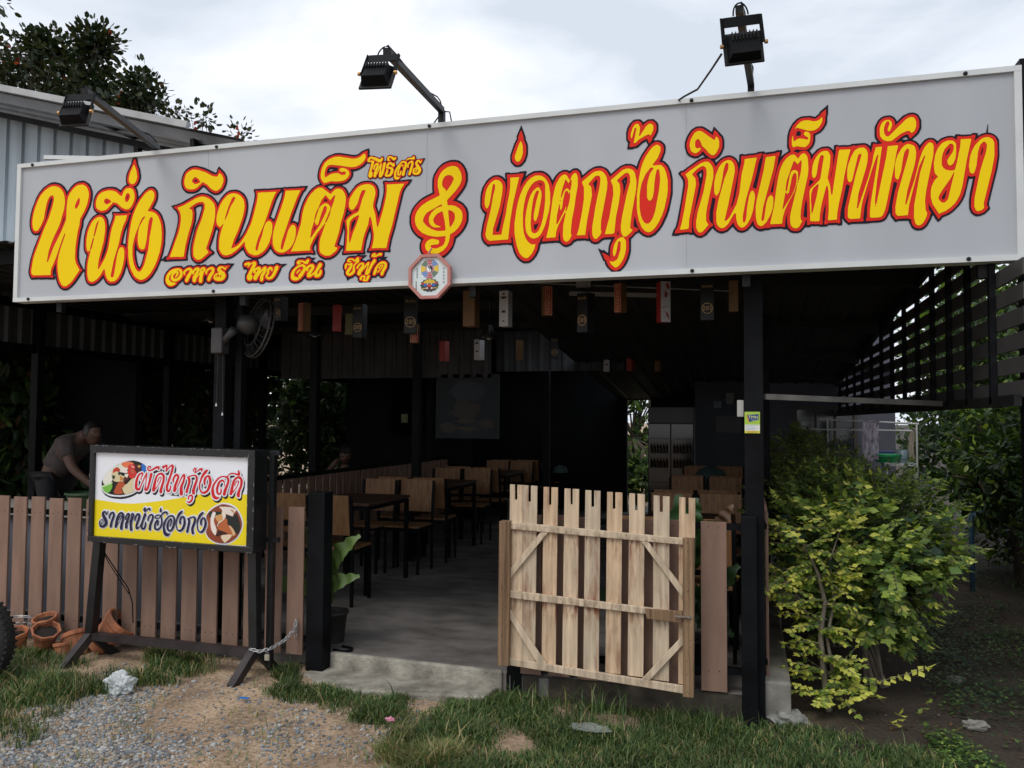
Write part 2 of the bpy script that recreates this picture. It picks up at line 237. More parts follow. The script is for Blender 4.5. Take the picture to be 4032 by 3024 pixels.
[-230,2579,-10,8,-7,15,-2,10,0,28,8,48,30,106,16,88,0,26,-4,12,-9,9,-12,0,-20,-10,-27,-25,0,-8,14,-18,4,-32,-36,-184,-2,-40,-3,-8,-22,-3,-21,1,10,34,14,70,20,124,0,26,-2,12,-12,24,19,15,60,38,18,6,14,0,6,-2,12,-12,9,-17,4,-18,0,-36,-32,-150,-6,-42,0,-34,12,-22,-29,-33],
[-626,2581,-7,5,-8,20,-2,30,6,48,26,124,18,64,0,32,-6,14,-7,7,-14,-2,-23,-17,-20,-18,0,-4,12,-14,2,-6,4,-34,-8,-64,-16,-78,-8,-78,-3,-8,-16,-3,-32,1,9,36,14,50,22,126,-2,44,-12,34,63,51,20,6,14,0,16,-6,10,-10,7,-13,8,-44,-2,-42,-24,-132,-8,-66,1,-10,12,-10,-7,-10,-19,-17,-10,-6],
[-3280,2583,-14,8,-11,13,-4,14,-2,32,4,32,18,72,8,24,26,58,20,64,0,28,-11,15,-6,2,-24,0,-10,-2,-26,-10,-35,-21,2,-6,11,-3,7,-7,4,-16,0,-30,-8,-44,-16,-44,-22,-82,-11,-71,-4,-2,-30,0,-6,2,-62,1,27,68,32,80,10,36,6,40,0,28,-2,14,-10,24,-12,14,0,6,41,11,80,36,34,10,16,2,16,-2,20,-6,20,-10,21,-17,16,-20,8,-32,0,-42,-6,-38,-16,-58,-38,-104,19,-26,-48,-35,-16,-6],
[-2178,2585,-80,2,-3,3,6,58,0,28,2,6,0,28,-8,54,7,11,10,10,30,18,24,8,9,9,20,68,22,48,-1,2,-8,3,-12,0,-4,-4,-11,-21,-14,-46,-8,-16,-17,-21,-10,-5,-10,3,-5,5,-6,12,-2,20,6,28,23,35,18,20,12,10,16,8,18,4,20,2,16,-2,16,-6,13,-11,10,-20,2,-24,-14,-56,0,-22,14,-40,12,-72,3,-4,4,0,8,23,25,81,16,70,4,34,-1,37,110,-3,-19,-28,-10,-26,-46,-190,-18,-56,-15,-68,-26,-1,-6,2,-60,1,11,42,2,40,-14,74,-8,26,-5,5,-5,-7,-6,-38,-20,-48,-10,-32,-13,-70],
[-2878,2591,-30,12,-12,10,-15,25,-6,16,-2,18,-5,7,-32,-32,-26,-20,-30,-18,-28,-8,-18,0,-16,6,-15,15,-10,20,-2,10,0,42,4,30,12,42,12,28,-1,2,-4,1,-13,-15,-9,-3,-16,14,-7,15,-2,12,2,28,6,26,10,26,12,24,16,22,20,20,21,13,18,4,18,0,28,-8,18,-12,17,-19,8,-18,4,-24,-2,-28,-8,-36,-12,-34,-20,-52,-28,-56,-18,-52,1,-2,4,-1,34,12,16,12,14,14,33,43,34,64,16,50,22,84,4,26,1,28,42,1,6,-2,80,-1,-11,-16,-18,-38,-46,-126,-46,-100,-16,-54,2,-16,5,-3,6,0,3,3,10,42,18,46,14,56,10,18,7,7,12,6,12,-4,9,-9,6,-16,-2,-44,-16,-56,-19,-33,-13,-15,-14,-12,-29,-15,-10,-2],
[-24,2595,-9,7,-8,12,-6,24,-2,30,-3,3,-4,-1,-5,-6,-27,-47,-20,-18,-14,-2,-12,7,-9,14,-4,16,0,46,10,58,32,118,18,44,2,10,0,20,-3,6,-8,1,-7,-13,-8,-32,-4,-32,-12,-56,-6,-20,-9,-13,-4,-2,-4,2,-7,17,0,46,8,42,16,40,10,14,11,11,16,8,12,2,13,-5,10,-12,6,-18,2,-28,-34,-170,-18,-78,1,-6,2,-1,7,3,14,14,36,68,14,56,12,98,14,58,1,18,18,3,42,1,-25,-108,-30,-106,-16,-84,0,-30,3,-3,6,0,5,7,4,24,4,46,10,58,8,20,7,7,6,-3,7,-18,0,-22,-10,-62,-12,-38,-16,-28,-13,-13,-8,-4],
[-498,2597,-15,7,-18,20,-16,42,-8,42,-2,18,0,76,12,92,10,50,12,34,18,34,19,27,15,15,17,9,10,-2,4,-4,7,-7,1,-9,-1,-15,-14,-34,-28,-36,3,-3,36,0,8,-2,15,-17,10,-26,8,-42,0,-52,-4,-32,-14,-64,-12,-34,-18,-38,-17,-25,-16,-16,-10,-6],
[70,2597,-11,9,-6,16,-4,24,0,52,6,38,34,146,10,62,5,7,40,2,3,-3,-10,-62,-20,-74,-32,-122,-9,-62,4,-9,9,7,12,84,8,26,7,10,6,3,6,0,7,-13,0,-32,-4,-24,-10,-30,-19,-35,-18,-18,-6,-2],
[-2700,2599,-20,8,-11,9,-8,10,-10,24,-2,12,0,38,4,28,8,32,48,126,16,50,6,34,3,3,98,-3,-21,-38,-39,-95,-61,-169,-6,-28,0,-18,5,-5,6,0,3,3,34,110,13,21,10,10,10,2,10,-5,7,-14,2,-12,0,-26,-4,-26,-14,-34,-12,-16,-14,-14,-29,-15,-10,-2],
[-1378,2599,-15,11,-6,14,-2,14,8,50,20,80,16,88,10,36,0,20,-5,7,-6,-1,-3,-4,-16,-96,-6,-22,-9,-13,-4,0,-7,9,-4,16,0,32,6,36,6,18,11,19,12,14,18,12,8,2,16,-2,14,-10,9,-13,4,-16,-4,-46,-12,-64,-20,-66,-18,-58,-3,-36,52,0,9,48,16,68,6,44,12,58,6,46,0,50,3,3,48,-1,-35,-148,-16,-98,-10,-96,-3,-3],
[338,2605,-24,2,-3,3,0,30,2,6,-2,6,-2,106,5,13,41,39,6,10,18,112,-9,9,-9,-7,-8,-28,-10,-64,-7,-14,-4,-3,-5,3,-4,6,-2,22,4,32,8,26,16,26,10,10,11,7,8,2,14,0,5,-3,6,-8,6,-16,0,-14,-4,-40,-10,-56,12,-46,4,-40,3,-2,3,2,5,39,27,179,5,5,46,-2,3,-3,-10,-34,-20,-96,-10,-60,-18,-84,-6,-36,-3,-36,-38,-1,-3,3,4,48,0,96,-4,26,-3,2,-3,-2,-8,-28,-16,-64,-8,-46,-2,-34,-5,-3],
[498,2607,-7,5,-4,8,2,46,38,166,26,88,0,8,-5,3,-6,-2,-5,-9,-28,-120,-7,-9,-10,4,-5,17,0,40,4,26,16,44,16,28,19,11,22,0,11,-9,6,-14,2,-14,-2,-30,-6,-32,-38,-132,-8,-70,3,-2,3,2,50,152,18,68,6,40,11,38,28,0,-25,-168,-10,-96,0,-18,2,-4,-4,-6,3,-4,3,2,-2,6,4,4,4,18,44,214,7,52,44,1,3,-3,-10,-42,-6,-42,-40,-200,-8,-32,-10,-24,-9,-7,-14,-2,-28,0,-7,5,0,24,6,56,28,170,8,54,-3,4,-7,-12,-22,-66,-42,-144,-6,-28,-7,-60,-6,-3],
[898,2608,-27,48,-8,34,0,30,4,22,12,28,17,20,-13,16,-4,26,0,28,6,36,10,28,12,18,13,13,22,8,20,-2,11,-9,4,-12,0,-42,-4,-26,-10,-24,-9,-7,-8,0,-5,5,-4,20,26,40,4,16,0,12,-2,6,-6,6,-9,1,-23,-25,-8,-18,-6,-28,0,-30,6,-14,11,-11,20,-6,16,0,5,5,8,30,16,80,3,34,42,-1,3,-5,-20,-92,-22,-130,-10,-38,-10,-22,-14,-22,-19,-19,-20,-14],
[1066,2609,-9,7,-6,18,2,42,26,128,28,94,3,26,-1,8,-7,11,-8,0,-10,-10,-5,-9,-8,-28,-8,-68,-9,-29,-6,-6,-4,0,-9,7,-4,32,6,46,10,30,13,23,20,22,12,8,14,4,14,-2,14,-10,7,-17,0,-60,-2,-16,-12,-64,-36,-150,2,-20,-9,-11],
[-2240,2634,4,0,19,58,22,50,16,48,-1,4,-12,-1,-28,-14,-17,-17,-6,-34,0,-64],
[-509,2644,13,-1,12,10,11,19,12,34,22,120,4,42,0,24,-4,34,-5,5,-8,-2,-7,-29,-6,-46,-2,-36,-6,-34,-4,-10,-9,-9,-9,3,-6,10,-2,10,0,58,4,26,12,40,18,24,-1,4,-8,3,-7,-1,-26,-32,-20,-46,-8,-36,-4,-32,0,-62,6,-42,10,-28,10,-14],
[320,2648,3,2,20,82,10,56,-3,6,-8,-5,-17,-17,-8,-26,-2,-44,2,-6,0,-44],
[911,2662,9,-1,6,2,8,8,5,9,26,112,2,8,-2,4,3,4,-2,2,-1,-4,-16,-32,-36,-52,-16,-30,0,-12,5,-9],
[-996,2668,4,0,7,10,36,68,5,15,2,2,1,-5,-4,-18,1,-2,4,0,13,36,8,40,-1,28,-4,0,-2,-8,-2,0,-3,12,-7,5,-5,-1,-6,-8,-10,-44,-4,-36,-5,-15,-4,0,-3,7,-1,24,-4,0,-13,-62],
[-1681,2672,29,-1,10,2,3,5,-6,48,-13,56,-8,1,-25,-11,-16,-16,-8,-18,4,-16,6,-8,9,-7,26,-11,-2,-3,-32,0,-18,8,-11,11,-8,16,0,22,2,8,11,19,18,18,16,10,32,9,-1,8,-3,2,-4,-1,-82,-40,-10,-10,-9,-13,-6,-16,0,-10,2,-6,22,-24,29,-19,32,-12],
[-2498,2676,4,0,57,72,40,74,6,18,0,16,-7,7,-8,0,-4,-4,-17,-41,-19,-61,-4,-4,-8,0,-7,7,-5,17,-4,-1,-17,-54],
[182,2676,43,70,8,16,10,28,4,20,2,30,-4,16,-7,3,-7,-9,-6,-16,-14,-72,-7,-10,-6,10,-5,-4,-12,-66,-2,-14],
[-1615,2690,3,-1,15,17,10,20,4,16,-2,20,-5,9,-10,10,-14,6,-8,0,-3,-3],
[-2400,2762,5,0,6,8,18,36,8,36,18,44,8,32,-1,6,-6,-1,-26,-29,-26,31,-6,2,-15,-15,-12,-16,-16,-36,-1,-6,-7,-8,-8,-16,-8,-24,-4,-20,1,-7,2,-1,2,2,26,72,17,18,19,9,10,0,15,-7,12,-14,2,-14,-34,-78],
[198,2766,3,2,2,8,14,76,7,15,8,6,10,0,11,-7,2,-8,0,-28,-2,-6,2,-6,-4,-4,2,-4,-3,-4,2,-2,5,8,-2,4,4,4,10,42,4,40,0,16,-3,2,-2,-1,-14,-18,-14,18,-2,1,-4,-3,-33,-95,-6,-36,0,-16],
[-4066,2770,7,10,26,86,1,6,-4,4,-13,-18,-10,-30,-10,-46,-1,-8],
[-976,2796,2,-2,2,2,0,6,-2,2,-2,-2],
[-3090,2820,4,0,17,32,18,48,28,38,6,14,-3,5,-4,4,-8,0,-7,-5,-26,-54,-20,-58],
[-1640,2898,2,-1,9,9,21,27,15,29,0,6,-5,9,-7,7,-9,5,-20,0,-10,-4,-9,-9,-8,-16,-2,-10,0,-18,7,-12,13,-10],
[-3824,2935,-32,14,-36,30,-32,9,-41,-38,-15,-9,-30,-4,-12,2,-21,11,-10,10,-6,20,2,24,6,18,9,15,11,11,19,11,18,4,26,4,16,0,24,-4,26,-10,26,-22,16,-8,7,7,9,23,18,16,8,2,20,0,17,-7,12,-12,8,-24,2,-22,-4,-20,-14,-28,-15,-17,-14,-6],
[-4219,2964,7,1,9,9,12,20,4,16,0,16,-7,10,-15,-16,-12,-24,-4,-14,0,-10],
[-3975,2978,5,-1,20,6,11,9,0,4,-5,5,-19,11,-17,4,-6,-1,-9,-11,1,-13,10,-10],
[-3823,2982,9,-1,5,5,8,10,6,14,0,16,-11,13,-6,2,-6,-2,-7,-7,-8,-18,0,-20],
[-168,2983,-17,15,-14,20,-17,16,-11,30,-9,11,-6,0,-9,-9,-2,-8,0,-22,5,-7,6,-4,16,2,3,-3,-9,-13,-14,-10,-8,0,-10,4,-9,9,-4,10,-4,20,2,18,6,18,14,24,7,7,12,6,12,0,10,-4,60,-50,6,1,5,14,3,1,9,-11,4,-16,0,-22,-2,-10,-10,-22,-7,-9,-8,-6],
[670,2983,-18,10,-11,17,-2,12,0,24,4,18,6,12,9,9,10,4,14,0,11,-11,2,-12,-2,-14,-8,-18,-5,-3,-5,5,0,10,8,20,0,10,-5,7,-4,0,-7,-7,-6,-14,-4,-20,2,-18,7,-13,6,-4,6,0,7,5,71,71,14,8,10,2,6,0,9,-5,8,-18,0,-26,-8,-20,-13,-10,-10,13,-14,-2,-24,-10,-42,-32],
[-1944,2987,-12,6,-5,9,2,30,10,22,12,16,19,19,8,4,12,0,13,-7,4,-6,1,-14,-13,-34,-2,-20,-7,-5,-7,1,-4,8,10,26,-2,12,-3,12,-6,1,-7,-7,-8,-18,-2,-22,1,-2,4,0,6,18,2,1,4,-3,-1,-12,-5,-10,-12,-3,-6,4,-3,7,2,28,5,10,0,2,-2,-2,-11,-26,-2,-14,2,-12,3,-3,22,-3,-12,-11],
[282,2987,-32,8,-16,-5,-2,1,-5,13,0,24,2,18,3,4,3,-26,3,-4,16,11,10,2,22,-4,12,-6,9,5,-2,6,-15,11,-5,7,1,9,6,4,6,0,9,-3,6,-8,2,-8,0,-22,-4,-16,-6,-10,-13,-11],
[-2410,3001,-13,13,-10,20,-2,20,4,24,6,18,16,26,19,15,16,8,30,8,28,0,90,-20,24,0,22,6,20,14,12,4,5,-13,0,-12,-6,-12,-15,-17,-24,-14,-24,-6,-20,0,-28,4,-45,11,-53,9,-22,0,-8,-2,-8,-8,-9,-15,-4,-20,0,-18,3,-8,4,-1,32,16,24,4,18,0,10,-2,20,-12,20,0,5,3,4,6,-3,8,-6,3,-20,-2,-9,5,-4,6,0,8,3,3,6,2,16,0,22,-10,12,-12,5,-11,0,-10,-6,-12,-11,-11,-14,-8,-20,-4,-34,0,-34,4],
[-3156,3007,-10,2,-16,8,-14,10,-23,23,-31,19,-10,-2,-31,-27,-17,-9,-24,-2,-20,2,-15,5,-11,11,-7,13,-4,20,2,16,8,26,9,13,21,13,23,7,38,-6,54,-20,48,-26,22,-6,16,-1,14,20,3,0,13,-11,11,-19,2,-8,0,-16,-12,-30,-9,-11,-18,-12],
[-2048,3007,-6,4,-3,5,7,48,-20,-38,-4,-2,-2,-11,-10,-2,-5,7,2,18,18,42,-1,6,-4,-1,-7,-13,0,-14,-7,0,-3,12,6,16,13,11,10,0,5,-5,0,-14,0,-6,-12,-28,1,-5,19,47,9,9,3,-3,-4,-38,1,-16,7,20,6,34,5,5,4,0,4,-2,2,-5,-11,-50,-6,-16,-9,-11],
[-1866,3007,-4,3,-1,8,18,50,0,10,-1,2,-4,1,-8,-6,-5,-9,0,-12,-3,-3,-5,3,-1,14,10,14,10,7,10,2,9,-7,0,-20,-16,-50,-4,-6],
[-1830,3007,-7,3,-8,8,0,16,7,11,17,5,-8,20,2,12,9,9,8,2,7,-1,5,-10,3,0,5,7,2,-1,-5,-14,-5,-4,-10,13,-9,-7,2,-6,18,-24,4,-10,0,-8,-4,-10,-8,-8,-7,-3],
[-2010,3009,-6,4,-3,7,2,10,6,8,1,12,6,3,5,-7,0,-12,-8,-12,3,-3,14,3,9,26,-7,7,-21,3,-2,4,0,8,6,14,8,8,16,0,13,-9,6,5,5,-18,-5,-5,-6,0,-18,17,-7,-4,-6,-12,15,-1,14,-7,5,-10,-2,-16,-6,-12,-9,-9,-6,-2],
[-2116,3011,-7,9,0,14,12,36,7,32,-8,3,-14,0,-5,5,2,12,7,8,8,5,10,0,26,-8,26,-13,16,12,3,-12,-7,-12,-6,-5,-10,0,-48,26,-6,1,-4,-2,-4,-10,26,-1,5,-9,-18,-54,1,-5,4,2,3,-5,-2,-20,-5,-7],
[-1831,3020,11,-1,6,4,3,7,0,6,-5,5,-1,-11,-3,-3,-4,-2,-6,2,-3,3,0,4,5,1,0,-3,4,-1,3,5,-5,6,-8,-6,-1,-12],
[-1218,3033,-8,6,-5,7,-2,8,0,14,20,56,12,24,6,-8,6,-20,2,-40,-10,-32,-11,-13],
[-1903,3052,3,0,5,10,2,12,-2,6,-9,5,-8,-2,-6,-6,-9,-7,-1,-4,10,7,10,0,5,-7],
[-3315,3062,19,-1,24,7,1,4,-9,15,-14,12,-18,8,-17,-15,-2,-6,0,-8,4,-6],
[316,3067,-16,4,-48,19,-10,-8,8,17,18,18,16,6,22,0,24,-8,16,0,14,6,10,10,3,-1,0,-16,-4,-12,-10,-16,-8,-8,-15,-9],
[-574,3082,15,76,-3,6,-4,1,-3,-3,-12,-44,-5,-9,-3,5,0,20,10,32,9,13,8,6,10,0,5,-5,6,-14,0,-20,-4,-18,-1,-10,5,0,34,50,15,11,10,0,9,-7,4,-12,-2,-18,-8,-18,-7,-8,-8,7,-14,-4,-36,-18,-20,-18],
[-3784,3095,-9,5,-10,10,-4,10,0,20,8,28,22,42,7,10,2,0,17,-40,8,-40,-6,-24,-8,-12,-13,-9],
[-1886,3094,1,4,11,9,26,2,8,8,5,-5,2,-10,-3,-5,-30,4],
[-2000,3101,-5,7,0,10,5,7,8,4,18,-4,10,-8,4,0,6,4,4,-3,1,-6,-6,-8,-7,-2,-7,2,-13,15,-8,0,-6,-5,3,-6,7,-2,-1,-2,-7,-3]]
